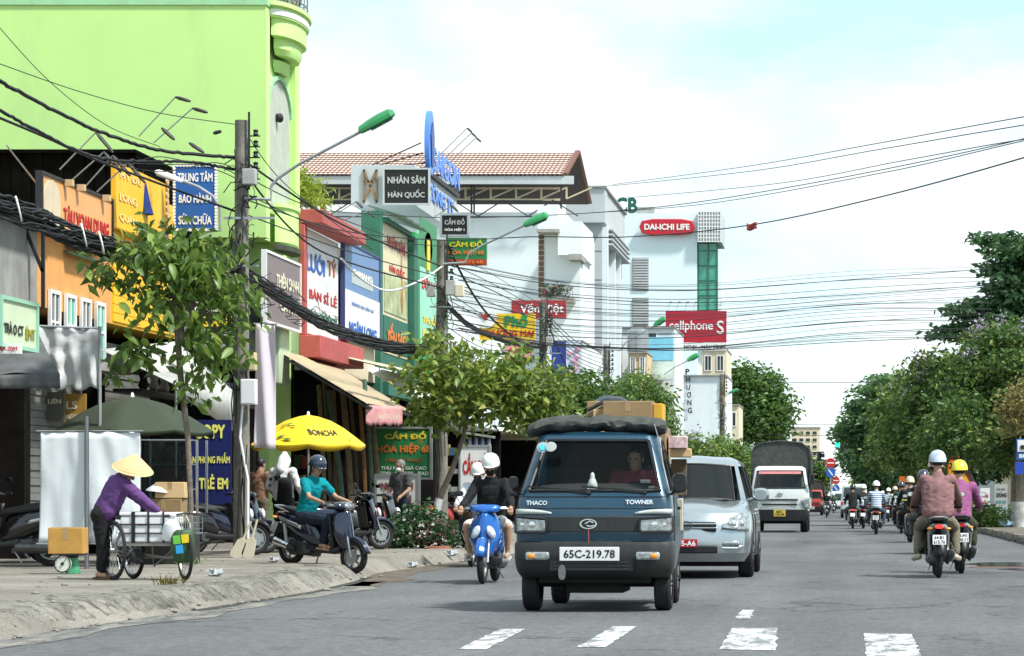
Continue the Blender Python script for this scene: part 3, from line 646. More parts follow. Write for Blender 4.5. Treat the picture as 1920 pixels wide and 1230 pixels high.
for i, q in enumerate([[(858,1218),(912,1218),(985,1180),(938,1180)], [(1082,1214),(1135,1214),(1195,1175),(1150,1175)], [(1348,1218),(1455,1220),(1457,1178),(1373,1178)], [(1625,1232),(1728,1232),(1710,1190),(1620,1188)], [(1376,1161),(1406,1161),(1414,1144),(1392,1144)]]):
    ps = [G(*p) for p in q]; ps = [a_.lerp(b_, k/14)+V((mnoise.noise((i*9+j, k*.9, 2))*.035, mnoise.noise((i*9+j, k*.9, 7))*.06, 0)) for j, (a_, b_) in enumerate(zip(ps, ps[1:]+ps[:1])) for k in range(14)]; flat('crossing_stripe' if i < 4 else 'lane_dash', ps, PAINT, .004, road)
flat('gutter_silt', wavy(0, 34, 47, -.3, .55, seed=2), GRIT, .004, road)
PG, n, l, b, tc = ntree('pale_grit', .95)
gm = ramp(n, l, noi(n, l, tc, 2.2, 9, .78, (1.6, .35, 1)).outputs[0], [(.44, (0,)*3), (.58, (1,)*3)])
gf = ramp(n, l, noi(n, l, tc, 40, 4, .8).outputs[0], [(.33, (.6,)*3), (.67, (1.35,)*3)])
c = mixc(n, l, 1.0, mixc(n, l, gm.outputs[0], (.085, .087, .088), (.23, .215, .185)), gf.outputs[0], 'MULTIPLY'); l.new(c, b.inputs['Base Color'])
flat('gutter_silt', wavy(0, 17, 36, -.3, .42, seed=9), PG, .004, road)
flat('gutter_wet', wavy(0, 26.5, 38, -.25, .075, seed=5), mat('dark_silt', (.03, .026, .022), .5, var=.5, scale=4), .008, road)
WET = mat('wet_asphalt', (.03, .032, .034), .12, var=.3, spec=.6)
rr = lambda cx, cy, a, b_, s: [(cx+a*cos(t)*(1+.35*mnoise.noise((cos(t)*2, sin(t)*2, s))), cy+b_*sin(t)*(1+.35*mnoise.noise((cos(t)*2, sin(t)*2, s+4)))) for t in [2*pi*i/28 for i in range(28)]]
flat('puddle', rr(2.9, 45.5, .85, 1.6, 1), WET, .006, road); flat('puddle', rr(3.2, 42.2, .75, .9, 6), WET, .006, road)
flat('mud_patch', rr(2.9, 43.6, .95, .7, 3), mat('red_mud', (.11, .06, .045), .8, var=.4, scale=4), .004, road)
# right pavement, kerb stones laid one by one
m = MB(); m.box(4.62, 40, 20, 900, -.04, .17); rpav = struct(obj('right_pavement', m, EARTH))
KS = MB(); KS.box(-.09, .09, -.48, .48, 0, .2); kme = mesh_of('kerb_stone', KS, mat('dirty_kerb', (.15, .14, .12), .9, var=.4, scale=3, dirt=(.06, .05, .04), damt=.7))
for i in range(90):
    y = 48+i*1.0; o = link('kerb_stone', kme, rpav, (4.5+random.uniform(-.03, .05), y, random.uniform(-.05, 0))); o.rotation_euler = (random.uniform(-.02, .02), random.uniform(-.06, .06), random.uniform(-.03, .03))
# ------------------------------------------------------------------ buildings on the left
def window(parent, c, w_, h_, fm, pm, r=(1,0,0), nx=2, ny=1, d=.05, world=True, sill=None):
    c = V(c); r = V(r); u = V((0, 0, 1)); n = r.cross(u); m = MB(); t = .06
    for q in (-1, 1): m.obox(c+r*q*(w_/2-t/2)+n*d/2, r, n, u, t, d, h_); m.obox(c+u*q*(h_/2-t/2)+n*d/2, r, n, u, w_-2*t, d-.004, t)
    for i in range(1, nx): m.obox(c+r*(w_*(i/nx-.5))+n*d*.4, r, n, u, .04, d*.8, h_-2*t)
    for i in range(1, ny): m.obox(c+u*(h_*(i/ny-.5))+n*d*.35, r, n, u, w_-2*t, d*.7, .035)
    o = obj('window', m, fm, parent, world)
    m = MB(); m.obox(c+n*.008, r, n, u, w_-2*t, .012, h_-2*t); obj('pane', m, pm, o, world)
    if sill: m = MB(); m.obox(c-u*(h_/2+.04)+n*.06, r, n, u, w_+.16, .16, .06); obj('sill', m, sill, o, world)
    return o
PANE = mat('dark_window_glass', (.02, .03, .034), .06, var=.2, spec=.7)
PANEG = mat('green_window_glass', (.05, .33, .22), .08, var=.25, scale=1.5, spec=.7)
def bld(name, label, y0, y1, h, wall, x0=FX, depth=9, gh=4.1, shutter=None, group=None, cat='building', z0=None):
    t = thing(name, label, cat, (x0, (y0+y1)/2, PZ), 0, group)
    m = MB(); m.box(x0-depth, x0, y0+.006, y1-.006, gh if z0 is None else z0, h); obj('wall', m, wall, t, True)
    if z0 is None:
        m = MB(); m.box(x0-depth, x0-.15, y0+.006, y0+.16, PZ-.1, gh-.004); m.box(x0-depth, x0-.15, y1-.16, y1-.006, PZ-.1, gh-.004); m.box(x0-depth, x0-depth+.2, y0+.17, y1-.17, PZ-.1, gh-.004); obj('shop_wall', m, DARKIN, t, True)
    if shutter:
        m = MB()
        for i in range(int((gh-.4)/.12)): z = PZ+.06+i*.12; m.box(x0-.5, x0-.44+.02*(i % 2), y0+.2, y1-.2, z, z+.112)
        o = obj('roller_shutter', m, shutter, t, True); o['kind'] = 'stuff'
    return t
ORANGE = mat('orange_wall', (.70, .33, .10), .8, var=.08, dirt=(.35, .17, .07), damt=.4)
YELW = mat('yellow_panel', (.80, .46, .02), .6, var=.06, dirt=(.5, .28, .03), damt=.3)
GREENW = mat('lime_wall', (.53, .80, .275), .85, var=.04, scale=.6, dirt=(.42, .62, .25), damt=.55, dscale=.9)
GREEND = mat('lime_trim', (.33, .62, .34), .8, var=.1)
GREYW = mat('grey_render', (.30, .30, .28), .9, var=.2, dirt=(.12, .11, .1), damt=.6)
LGREY = mat('pale_grey_wall', (.46, .49, .50), .85, var=.08, scale=.8, dirt=(.3, .31, .31), damt=.4, dscale=.4)
REDB = mat('red_fascia', (.42, .085, .08), .6, var=.14, dirt=(.2, .05, .05), damt=.4)
DGRN = mat('dark_green_fascia', (.03, .14, .095), .6, var=.14)
BGRN = mat('bright_green_fascia', (.02, .30, .07), .55, var=.12)
CREAM = mat('cream_wall', (.66, .60, .44), .85, var=.08, dirt=(.4, .36, .26), damt=.4)
DARKSH = mat('shade_cladding', (.004, .0044, .004), 1, var=.4, scale=2, spec=.02)  # near-black colour stands in for the deep shade of an open cavity
SHUT = mat('grey_shutter', (.20, .20, .19), .6, .2, var=.2)
# corner shop at the frame's edge, orange shop, yellow shop, black-sign shop
t = bld('shophouse', 'grey rendered shop with a black steel frame on its face', 34, 41.1, 5.3, GREYW)
m = MB()
for a, b_ in (((4, 430), (4, 560)), ((4, 430), (66, 428)), ((33, 430), (66, 510)), ((33, 430), (30, 560)), ((66, 430), (66, 580)), ((0, 470), (16, 510))): m.bar(P(*a, 40.6), P(*b_, 40.6), .05)
for q in m.v: q.x += .12
obj('steel_frame', m, DKST, t, True)
m = MB(); m.box(FX-9, FX+.3, 34, 41.0, 5.3, 5.42); obj('roof_slab', m, CONC, t, True)
t = bld('shophouse', 'orange shop with green louvres and pale window panes', 41.1, 45.25, 5.3, ORANGE, shutter=SHUT)
for i in range(4): window(t, (FX+.01, 41.9+i*.85, 3.9+.0), .55, 1.0, WHT, PANEG if i % 2 else PANE, (0, 1, 0), 2, 2)
for i in range(6):
    m = MB(); z = 5.05+i*.13; m.obox((FX+.10, 43.3+.0, z), (0, 1, 0), (1, 0, -.4), (.4, 0, 1), 1.7-.12*i, .16, .02); obj('louvre', m, DGRN, t, True)
m = MB(); m.box(FX-.0, FX+.35, 41.15, 45.2, 3.22, 3.36); obj('ledge', m, CONC, t, True)
t = bld('shophouse', 'yellow clad shop with horizontal boards behind the leafy street tree', 45.25, 49.6, 5.25, YELW, shutter=SHUT)
for i in range(16): m = MB(); z = 4.15+i*.15; m.box(FX, FX+.025, 45.3, 49.55, z, z+.14); obj('board', m, YELW, t, True)
t = bld('shophouse', 'narrow shop with a black fascia and white balustrade', 49.6, 57.25, 5.2, mat('charcoal_fascia', (.02, .02, .022), .5, var=.3))
m = MB(); m.box(FX+.01, FX+.5, 45.3, 54, 3.3, 3.38); m.box(FX+.01, FX+.5, 45.3, 54, 2.95, 3.0); obj('balcony_rail', m, DKST, t, True)
for i in range(12): m = MB(); y = 45.8+i*.7; m.lathe([(.04, 0), (.1, .09), (.06, .2), (.09, .3), (.04, .33)], (FX+.4, y, 2.98), (0, 0, 1), 8); obj('baluster', m, WHT if i % 3 else DKST, t, True)
t = thing('cavity', 'tall near-black sheet front coloured as a shadowed shed under the lime green wall', 'cavity', (-17.6, 53, PZ))
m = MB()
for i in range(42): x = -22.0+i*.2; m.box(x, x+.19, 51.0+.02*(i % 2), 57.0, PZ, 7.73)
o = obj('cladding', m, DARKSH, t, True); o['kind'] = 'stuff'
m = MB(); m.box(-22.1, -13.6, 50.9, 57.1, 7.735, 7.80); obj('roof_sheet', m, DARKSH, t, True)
# the tall lime green house
gy0, gy1 = 57.3, 60.8
t = thing('townhouse', 'tall lime green house with a blank wall and rounded corner balconies', 'building', (FX, 59, PZ))
gz = fz(-8, gy0)
m = MB(); m.box(-32, FX, gy0, gy0+.35, 6.75, gz); m.box(-30, FX-.12, gy0+.351, gy1, 6.75, gz); m.box(FX-.119, FX, gy1-.5, gy1, 6.75, gz); m.box(-32, FX-.2, gy0+1.2, gy1, PZ, 6.745); obj('wall', m, GREENW, t, True)
m = MB(); m.box(-32.1, FX+.04, gy0-.06, gy1+.05, gz, gz+.07); m.box(-32.1, FX+.03, gy0-.035, gy1+.04, gz-.20, gz-.003); obj('cornice', m, GREEND, t, True)
def halfring(y, x, prof, a0=-pi/2, a1=pi/2, n=18, ky=2.9): 
    m = MB(); m.loft([[(x+r*cos(a0+(a1-a0)*i/n), y+r*ky*sin(a0+(a1-a0)*i/n), z) for i in range(n+1)] for r, z in prof], closed=False, caps=False); return m
bz = fz(95, 59)
m = halfring(59.05, FX, [(.0, bz-.22), (.3, bz-.22), (.35, bz-.1), (.35, bz+.12), (.44, bz+.14), (.44, bz+.5), (.48, bz+.52), (.48, bz+.72), (.54, bz+.75), (.54, bz+.84), (.0, bz+.84)]); obj('balcony', m, GREENW, t, True, ang=25)
m = halfring(59.05, FX, [(.45, bz+.54), (.495, bz+.56), (.495, bz+.68), (.45, bz+.70)]); obj('white_band', m, WHT, t, True)
m = halfring(59.0, FX-.1, [(.0, bz-.55), (.16, bz-.54), (.2, bz-.45), (.22, bz-.30), (.0, bz-.24)]); obj('corbel', m, GREENW, t, True, ang=25)
m = MB()
for k in range(2): m.tube([(FX+.46*cos(a), 59.05+1.36*sin(a), bz+1.0+.2*k) for a in [-pi/2+pi*i/16 for i in range(17)]], .018, 5)
for i in range(9): a = -pi/2+pi*i/8; m.tube([(FX+.46*cos(a), 59.05+1.36*sin(a), bz+.84), (FX+.46*cos(a), 59.05+1.36*sin(a), bz+1.2)], .014, 5)
obj('balcony_rail', m, STEEL, t, True)
ncz = fz(300, 59)
m = MB(); arch = [(-1.15, -1.6), (1.15, -1.6), (1.15, .55)]+[(1.15*cos(a), .55+.75*sin(a)) for a in [pi*i/12 for i in range(1, 12)]]+[(-1.15, .55)]
m.prism(arch, (FX-.12, 59.0, ncz+.5), (0, 1, 0), (0, 0, 1), (1, 0, 0), .03); obj('arched_panel', m, mat('niche_shaded_white', (.42, .46, .39), .85, var=.12), t, True)  # white toned down in colour for the shade of the recess
m = MB(); k = len(arch)
for i in range(2, k-1): a = arch[i]; b_ = arch[i+1]; m.bar((FX-.08, 59.0+a[0], ncz+.5+a[1]), (FX-.08, 59.0+b_[0], ncz+.5+b_[1]), .09)
obj('arch_moulding', m, GREEND, t, True)
m = MB(); m.lathe([(.0, .1), (.06, .08), (.10, 0), (.11, -.04), (.0, -.035)], (FX-.02, 58.7, ncz+.9), (.5, -.8, .4), 14); obj('wall_lamp', m, DKST, t, True)
lz = fz(462, 58.6)
m = halfring(59.0, FX, [(.0, lz), (.26, lz), (.29, lz+.06), (.29, lz+.8), (.33, lz+.82), (.33, lz+.9), (.0, lz+.9)]); obj('balcony', m, GREENW, t, True, ang=25)
m = halfring(59.0, FX, [(.0, lz-.14), (.34, lz-.12), (.34, lz-.01), (.0, lz-.005)]); obj('balcony_soffit', m, mat('dark_soffit', (.05, .055, .04), .9, var=.3), t, True)  # underside coloured much darker than the balcony above
m = MB(); m.box(FX+.0, FX+.28, 57.4, 58.4, 3.6, 5.1); obj('pier', m, mat('pale_green_pier', (.5, .6, .42), .85, var=.15), t, True, bev=.04)
# fascia shops
t = bld('shophouse', 'shop front with a deep red box fascia round a white signboard', 60.8, 65.7, 7.0, WALLW, shutter=None, gh=4.3)
t = bld('shophouse', 'low pale shop carrying a blue and white fascia', 65.7, 71.35, 7.3, CREAM, gh=4.2)
t = bld('shophouse', 'shop with a tall dark green portal frame', 71.4, 76.6, 7.4, WALLW, gh=4.0)
t = bld('shophouse', 'shop with a bright green portal frame and aqua panel', 76.6, 81.5, 7.6, WALLW, gh=4.0)
bld('shophouse', 'low cream shop with a dark doorway behind the blue scooter riders', 97, 111, 5.2, CREAM, gh=3.6)
t = bld('shophouse', 'low white shop behind the second power pole', 81.6, 97, 7.2, WALLW, gh=3.6)
for i in range(3): window(t, (FX+.01, 84+i*4, 5.4), 1.6, 1.5, WHT, PANE, (0, 1, 0), 2, 2, sill=WHT)
window(t, (-13.3, 81.6, 5.6), .9, 1.3, WHT, PANE, (1, 0, 0), 2, 2)
# white box of the ginseng shop on the dark green portal
t = thing('rooftop_box', 'white rooftop box carrying a black sign and blue raised letters', 'sign box', (-13.3, 81, 9.5))
m = MB(); m.box(-14.35, FX, 77.0, 85.2, fz(384, 77), fz(309, 77)); obj('box', m, LGREY, t, True)
m = MB()
for a, b_ in (((682, 318), (682, 380)), ((706, 318), (706, 380)), ((682, 318), (706, 380)), ((706, 318), (682, 380)), ((682, 340), (706, 340))): m.bar(P(*a, 76.96), P(*b_, 76.96), .05)
obj('angle_frame', m, mat('rusty_steel', (.26, .17, .10), .8, .2, var=.3), t, True)
BLUEL = mat('blue_letter', (.09, .24, .70), .4, var=.06)
lettering('SAIGON', BLUEL, (FX+.12, 82.3, fz(318, 82.3)), 5.4, .75, (0, 1, 0), (0, 0, 1), t)
lettering('CÔNG TY', BLUEL, (FX+.03, 81.8, fz(372, 81.8)), 5.2, .62, (0, 1, 0), (0, 0, 1), t)
m = MB(); m.prism([(.62*cos(a)*.9, .95*sin(a)) for a in [2*pi*i/24 for i in range(24)]], (FX+.05, 78.9, fz(268, 78.9)), (0, 1, 0), (0, 0, 1), (1, 0, 0), .14); obj('emblem', m, BLUEL, t, True)
m = MB(); m.prism([(-.16, -.7), (.16, -.7), (.3, .2), (0, .62), (-.3, .2)], (FX+.20, 78.9, fz(268, 78.9)), (0, 1, 0), (0, 0, 1), (1, 0, 0), .03); obj('emblem_flame', m, mat('navy', (.03, .06, .22), .4), t, True)
m = MB()
for i in range(5): m.tube([(FX-.05, 78.4+i*.35, fz(272, 78.9)-.25*i), (FX-1.5, 77.6+i*.2, fz(309, 77))], .02, 4)
m.box(FX-.06, FX+.1, 78.3, 85.2, fz(309, 77)-.02, fz(309, 77)+.1); obj('stay', m, DKST, t, True)
# white house with the tiled canopy roof
wy = 118.0
t = thing('roof_canopy_house', 'big white house with a pink tiled canopy roof on open steel trusses', 'building', (-18, wy, PZ))
wz = fz(398, wy)
m = MB(); m.box(-34, -12.55, wy, wy+14, PZ, wz); obj('wall', m, WALLW, t, True)
m = MB(); ye = wy-.8; x0, x1 = -31.0, (1062-U0)*wy/F; zr, ze = fz(284, ye+5.6), fz(327, ye)
ROOF = mat('pink_tile', (.58, .40, .335), .8, var=.12, scale=3, dirt=(.32, .2, .15), damt=.4)
nt_ = 92; nr = 11; dx = (x1-x0)/nt_
for i in range(nt_):
    for j in range(nr):
        a = j/nr; z = ze+(zr-ze)*a; y = ye+5.6*a; dz = (zr-ze)/nr; dy = 5.6/nr; xa = x0+i*dx
        m.add([(xa+.012, y-.06, z+.0), (xa+dx*.5, y-.06, z+.02), (xa+dx-.012, y-.06, z+.0), (xa+dx-.012, y+dy, z+dz-.03), (xa+dx*.5, y+dy, z+dz+.0), (xa+.012, y+dy, z+dz-.03)], [(0, 1, 4, 5), (1, 2, 3, 4)])
rf = obj('roof_tile', m, ROOF, t, True, smooth=False); rf['kind'] = 'stuff'
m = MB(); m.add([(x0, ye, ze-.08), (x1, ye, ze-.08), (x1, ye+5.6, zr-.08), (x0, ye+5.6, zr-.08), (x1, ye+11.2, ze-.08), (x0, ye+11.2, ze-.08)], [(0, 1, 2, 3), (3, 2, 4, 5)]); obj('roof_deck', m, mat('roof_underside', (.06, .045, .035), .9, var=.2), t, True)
m = MB(); m.bar((x1+.02, ye, ze), (x1+.02, ye+5.6, zr), .22, .12); m.bar((x1+.02, ye+5.6, zr), (x1+.02, ye+11.2, ze), .22, .12); obj('barge_board', m, mat('roof_brown', (.16, .07, .05), .7), t, True)
m = MB(); m.box(x0, x1+.4, ye+.02, ye+.14, ze-.42, ze-.06); obj('gutter', m, LGREY, t, True)
m = MB(); zt, zb = ze-.45, ze-.95
m.box(x0, x1-.3, ye+1.0, ye+1.1, zt-.08, zt); m.box(x0, x1-.3, ye+1.0, ye+1.1, zb-.08, zb)
for i in range(17): xa = x0+.6+i*1.12; m.bar((xa, ye+1.05, zt), (xa, ye+1.05, zb), .08); m.bar((xa, ye+1.05, zb), (xa+1.12, ye+1.05, zt), .06)
obj('truss', m, mat('cream_steel', (.55, .47, .33), .6), t, True)
m = MB(); zt2, zb2 = zb-.15, zb-.85
m.box(x0, x1-1, ye+.3, ye+.36, zt2-.05, zt2); m.box(x0, x1-1, ye+.3, ye+.36, zb2-.05, zb2)
for i in range(8): xa = x0+1.5+i*2.2; m.bar((xa, ye+.33, zb2), (xa+1.1, ye+.33, zt2), .05); m.bar((xa+1.1, ye+.33, zt2), (xa+2.2, ye+.33, zb2), .05)
for xx in (884, 889, 1052): m.bar(P(xx, 335, ye+.5), P(xx, 400, ye+.5), .07)
obj('lower_truss', m, DKST, t, True)
# cream house with a timber shutter, balcony and roof ledge
cy = 112.0
t = thing('balcony_house', 'narrow white house with stacked boxes and a plant filled balcony', 'building', (-11.8, cy, PZ))
BX = lambda m, u0, u1, v0, v1, y, d: m.box((u0-U0)*y/F, (u1-U0)*y/F, y, y+d, fz(v1, y), fz(v0, y))
m = MB(); BX(m, 1010, 1088, 420, 945, cy, 6); BX(m, 1008, 1046, 386, 433, cy-1.2, 4); BX(m, 1046, 1090, 415, 478, cy-.9, 5); obj('wall', m, WALLW, t, True)
m = MB(); BX(m, 1006, 1048, 429, 435, cy-1.3, 2); BX(m, 1066, 1090, 476, 487, cy-1.0, 2); obj('ledge', m, GREYW, t, True)
m = MB()
for i in range(12): BX(m, 1009.5, 1019.5, 440+i*10, 448+i*10, cy-.05-.02*(i % 2), .05)
o = obj('timber_shutter', m, mat('old_timber', (.16, .09, .05), .8, var=.3), t, True); o['kind'] = 'stuff'
m = MB(); BX(m, 1014, 1075, 556, 566, cy-.9, .9)
for i in range(13): m.bar(P(1016+i*4.8, 540, cy-.85), P(1016+i*4.8, 557, cy-.85), .02)
BX(m, 1014, 1075, 538, 541, cy-.87, .05); obj('balcony', m, GREYW, t, True)
# grey tower
ty = 135.0
t = thing('grey_tower', 'tall pale grey building with a jutting crown and narrow slots', 'building', (-12.6, ty, PZ))
TX = (1116-U0)*ty/F
m = MB(); BX(m, 1062, 1129, 418, 960, ty, 12); obj('wall', m, LGREY, t, True)
m = MB(); BX(m, 1061, 1134, 352, 417, ty-.6, 1.4); m.box((1134-U0)*ty/F-.4, (1134-U0)*ty/F+.002, ty+.81, ty+12, fz(440, ty), fz(352, ty)); obj('crown', m, LGREY, t, True)
m = MB(); BX(m, 1060, 1136, 348, 352, ty-.7, 13); obj('coping', m, GREYW, t, True)
for k in range(7): m = MB(); BX(m, 1063, 1128, 470+k*54, 471.3+k*54, ty-.012, .02); obj('panel_joint', m, mat('joint_grey', (.12, .125, .13), .8), t, True)
for k, (a, b_) in enumerate(((ty+2.2, ty+3.2), (ty+5.5, ty+6.6), (ty+8.6, ty+9.8))): m = MB(); xx = (1129-U0)*ty/F; m.box(xx, xx+.03, a, b_, 3, fz(470, ty)-.6*k); obj('slot_window', m, mat('blue_grey_glass', (.16, .24, .29), .15, var=.2), t, True)
m = MB(); BX(m, 1089, 1090.2, 418, 960, ty-.014, .02); obj('panel_joint', m, MATS['joint_grey'], t, True)
for yy in (ty+.02, ty+4.2, ty+7.6): m = MB(); xx = (1129-U0)*ty/F; m.box(xx+.001, xx+.28, yy, yy+.45, 3, fz(425, ty)); obj('pilaster', m, WALLW, t, True)
for i in range(4): m = MB(); xx = (1129-U0)*ty/F; m.box(xx, xx+.5, ty+.4, ty+11.5, fz(430, ty)-.25*i, fz(430, ty)-.25*i+.08); obj('sun_fin', m, LGREY, t, True)
# insurance building with glazed corner
dy_ = 221.0
t = thing('office_building', 'large white office block with a glazed green corner and louvred vents', 'building', (-16, dy_, PZ))
m = MB(); BX(m, 1040, 1307, 400, 970, dy_, 22); obj('wall', m, mat('bright_white_wall', (.70, .83, .87), .85, var=.03, scale=.5), t, True)
for v0, v1 in ((483, 545), (558, 612)):
    m = MB(); BX(m, 1186, 1216, v0, v1, dy_-.05, .05); o = obj('vent', m, GREYW, t, True)
    for i in range(int((v1-v0)/5)): q = MB(); BX(q, 1187, 1215, v0+1+i*5, v0+4+i*5, dy_-.14, .08); obj('louvre', q, LGREY, o, True)
m = MB(); BX(m, 1310, 1344, 456, 620, dy_+.3, 8); obj('glazing', m, PANEG, t, True)
for uu in (1309, 1328, 1345): m = MB(); BX(m, uu-1, uu+1, 456, 620, dy_+.2, .12); obj('mullion', m, mat('dark_green_frame', (.02, .12, .09), .5), t, True)
for vv in (470, 498, 526, 554, 582): m = MB(); BX(m, 1310, 1344, vv-.7, vv+.7, dy_+.22, .06); obj('transom', m, mat('dark_green_frame', (0, 0, 0)), t, True)
m = MB(); BX(m, 1309, 1352, 396, 452, dy_-.5, 7); obj('crown_box', m, LGREY, t, True)
m = MB()
for i in range(9): BX(m, 1308+i*5.3, 1309.6+i*5.3, 394, 454, dy_-.62, .1)
for i in range(9): BX(m, 1308, 1353, 396+i*7, 397.6+i*7, dy_-.60, .07)
obj('crown_lattice', m, WHT, t, True)
# low fronts between: a row of fronts down the street
def front(label, u0, u1, v0, Y, mt, wins=0, depth=8, roofm=None, nm='shophouse'):
    t = thing(nm, label, 'building', ((u0+u1)/2*Y/F-U0*Y/F, Y, PZ)); m = MB(); BX(m, u0, u1, v0, 960, Y, depth); obj('wall', m, mt, t, True)
    m = MB(); BX(m, u0-1, u1+1, v0-2.5, v0, Y-.15, depth); obj('parapet', m, roofm or GREYW, t, True)
    for i in range(wins): window(t, P(u0+(u1-u0)*(i+.5)/wins, v0+26, Y-.005), min(1.2, (u1-u0)/wins*Y/F*.6), 1.1, WHT, PANE, (1, 0, 0), 2, 1)
    return t
front('white shop with a tall dark blue panel beside a floral poster', 1030, 1092, 640, 100, WALLW, 0)
t = front('small ochre house with dark window openings below the grey tower', 1178, 1213, 662, 146, mat('ochre', (.55, .42, .25), .8, var=.3), 2)
m = MB(); m.lathe([(.001, 0), (.6, 0), (.6, 1.1), (.3, 1.3), (.001, 1.3)], P(1196, 659, 147), (0, 0, 1), 14); obj('water_tank', m, STEEL, t, True)
t = front('white front with a sky blue upper panel and broken edge', 1160, 1265, 615, 150, WALLW, 1)
m = MB(); BX(m, 1196, 1262, 632, 676, 149.9, .08); obj('blue_panel', m, mat('sky_blue_panel', (.22, .58, .76), .7, var=.1), t, True)
m = MB(); xa, xb = P(1212, 0, 149).x, P(1262, 0, 149).x; zz_ = fz(690, 149); m.add([(xa, 148.2, zz_-.7), (xb, 148.2, zz_-.7), (xb, 149.8, zz_+.4), (xa, 149.8, zz_+.4)], [(0, 1, 2, 3)]); obj('lean_to_roof', m, mat('grey_green_sheet', (.30, .36, .32), .7, var=.2), t, True, solid=.05)
t = front('white wall lettered vertically beside the far tree', 1268, 1362, 705, 165, WALLW, 0)
m = MB(); BX(m, 1350, 1360, 706, 760, 164.9, .1); obj('yellow_strip', m, YELW, t, True)
t = front('cream upper storey with a balcony under the red phone sign', 1316, 1362, 655, 186, CREAM, 2)
t = front('pale yellow gabled house front down the street', 1362, 1385, 760, 200, CREAM, 1)
t = front('cream apartment block at the far end of the street', 1484, 1537, 803, 520, mat('far_cream', (.72, .62, .46), .85, var=.05), 0)
for i in range(4):
    for j in range(6): window(t, P(1490+i*12.5, 812+j*13, 519.95), .9, .75, CREAM, PANE, (1, 0, 0), 1, 1)
m = MB(); BX(m, 1495, 1520, 797, 803, 522, 6); obj('roof_tank_house', m, WHT, t, True)
front('long low shop row filling the left side of the far street', 1380, 1478, 800, 262, WALLW, 3)
# right side: a row of fronts mostly screened by the trees
for i, (y, h, mt, lb) in enumerate(((166, 7, CREAM, 'cream house behind the layered dark tree'), (205, 8, LGREY, 'pale grey house midway down the right pavement'), (262, 7, ORANGE, 'orange house far down the right pavement'))):
    d = (39, 57, 80)[i]; t = thing('shophouse', lb, 'building', (11.5, y, PZ)); m = MB(); m.box(11.0, 20, y+.02, y+d-.02, 2.9, h); m.box(11.3, 20, y+.02, y+d-.02, .1, 2.89); obj('wall', m, mt, t, True)
    for k in range(2): window(t, (12.6+k*3, y+.01, 4.6), 1.5, 1.3, WHT, PANE, (1, 0, 0), 2, 2)
    for k in range(3): window(t, (10.99, y+d*(k+.5)/3, 4.6), 1.5, 1.3, WHT, PANE, (0, -1, 0), 2, 2)
# ------------------------------------------------------------------ cars and trucks (local: front at y=0 facing -y, x = right in the picture)
def pring(z, w_, yf, yr, rc, bulge=0.04, nb=6, cz=0):
    pts = [V((-w_, yr, z)), V((-w_, (yr+yf+rc)/2, z)), V((-w_, yf+rc, z))]
    for i in range(1, 4): a = pi-pi/2*i/4; pts.append(V((-w_+rc+rc*cos(a), yf+rc-rc*sin(a), z)))
    for i in range(nb+1): q = -1+2*i/nb; pts.append(V((q*(w_-rc), yf-bulge*(1-q*q), z+cz*(1-q*q))))
    for i in range(1, 4): a = pi/2-pi/2*i/4; pts.append(V((w_-rc+rc*cos(a), yf+rc-rc*sin(a), z)))
    return pts+[V((w_, yf+rc, z)), V((w_, (yr+yf+rc)/2, z)), V((w_, yr, z))]
NR = 19                                                        # points in a ring with nb=6: 0-2 left side, 3-5 corner, 6-12 front, 13-15 corner, 16-18 right
def fsurf(x, w_, yf, rc, bulge):
    x = abs(x); e = w_-rc
    return yf-bulge*(1-(x/e)**2) if x < e else yf+rc-sqrt(max(0, rc*rc-(x-e)**2))
def car_wheel(parent, x, y, R, wd, rimm, hub=8, name='wheel', side=1):
    prof = [(R*.62, -wd/2), (R*.92, -wd/2), (R, -wd*.36), (R, wd*.36), (R*.92, wd/2), (R*.62, wd/2)]
    o = obj(name, MB().lathe(prof, (x, y, R), (1, 0, 0), 28), RUB, parent)
    m = MB(); m.lathe([(R*.62, -wd/2), (R*.63, wd*.3*side), (R*.5, wd*.2*side), (.02, wd*.34*side)], (x, y, R), (1, 0, 0), 24)
    for i in range(hub): a = 2*pi*i/hub; m.bar((x+side*wd*.36, y+R*.14*cos(a), R+R*.14*sin(a)), (x+side*wd*.34, y+R*.56*cos(a), R+R*.56*sin(a)), .05*R/.3, .02)
    obj('rim', m, rimm, o); return o
GLASS = glass('windscreen_glass', (.92, .97, .97), .82)
GLASST = glass('tinted_glass', (.18, .22, .23), .5)
BLUEP = mat('truck_blue_paint', (.012, .054, .094), .28, .25, var=.12, coat=.6, dirt=(.06, .07, .075), damt=.5, dscale=2.5)
GREYP = mat('bumper_grey', (.022, .025, .026), .5, var=.25, scale=4, dirt=(.075, .07, .062), damt=.6, dscale=2.5)
SILV = mat('silver_paint', (.40, .45, .47), .24, .75, var=.05, coat=.7)
WHTP = mat('truck_white_paint', (.66, .70, .68), .35, var=.05, coat=.4, dirt=(.45, .44, .38), damt=.4)
SEATF = mat('grey_seat', (.03, .03, .032), .9, var=.2)
TARP = mat('black_tarpaulin', (.042, .048, .044), .7, var=.35, scale=5, bump=1.0, bscale=9, dirt=(.09, .09, .08), damt=.5)
CHROME_TXT = mat('chrome_letter', (.70, .72, .74), .25, .5, var=0)
def badge(parent, c, w_, h_, name='badge'):
    m = MB(); m.lathe([(w_/2*.82, -.004), (w_/2*.82, .008), (w_/2, .008), (w_/2, -.004), (w_/2*.82, -.004)], c, (0, -1, 0), 24)
    for p in m.v: p.z = c[2]+(p.z-c[2])*h_/w_
    o = obj(name, m, CHR, parent); return o
TY = 26.2; TXc = (1113-U0)*TY/F
t = thing('small_truck', 'small blue truck with roped cartons piled above its cab, driving towards the camera', 'truck', (TXc, TY, 0))
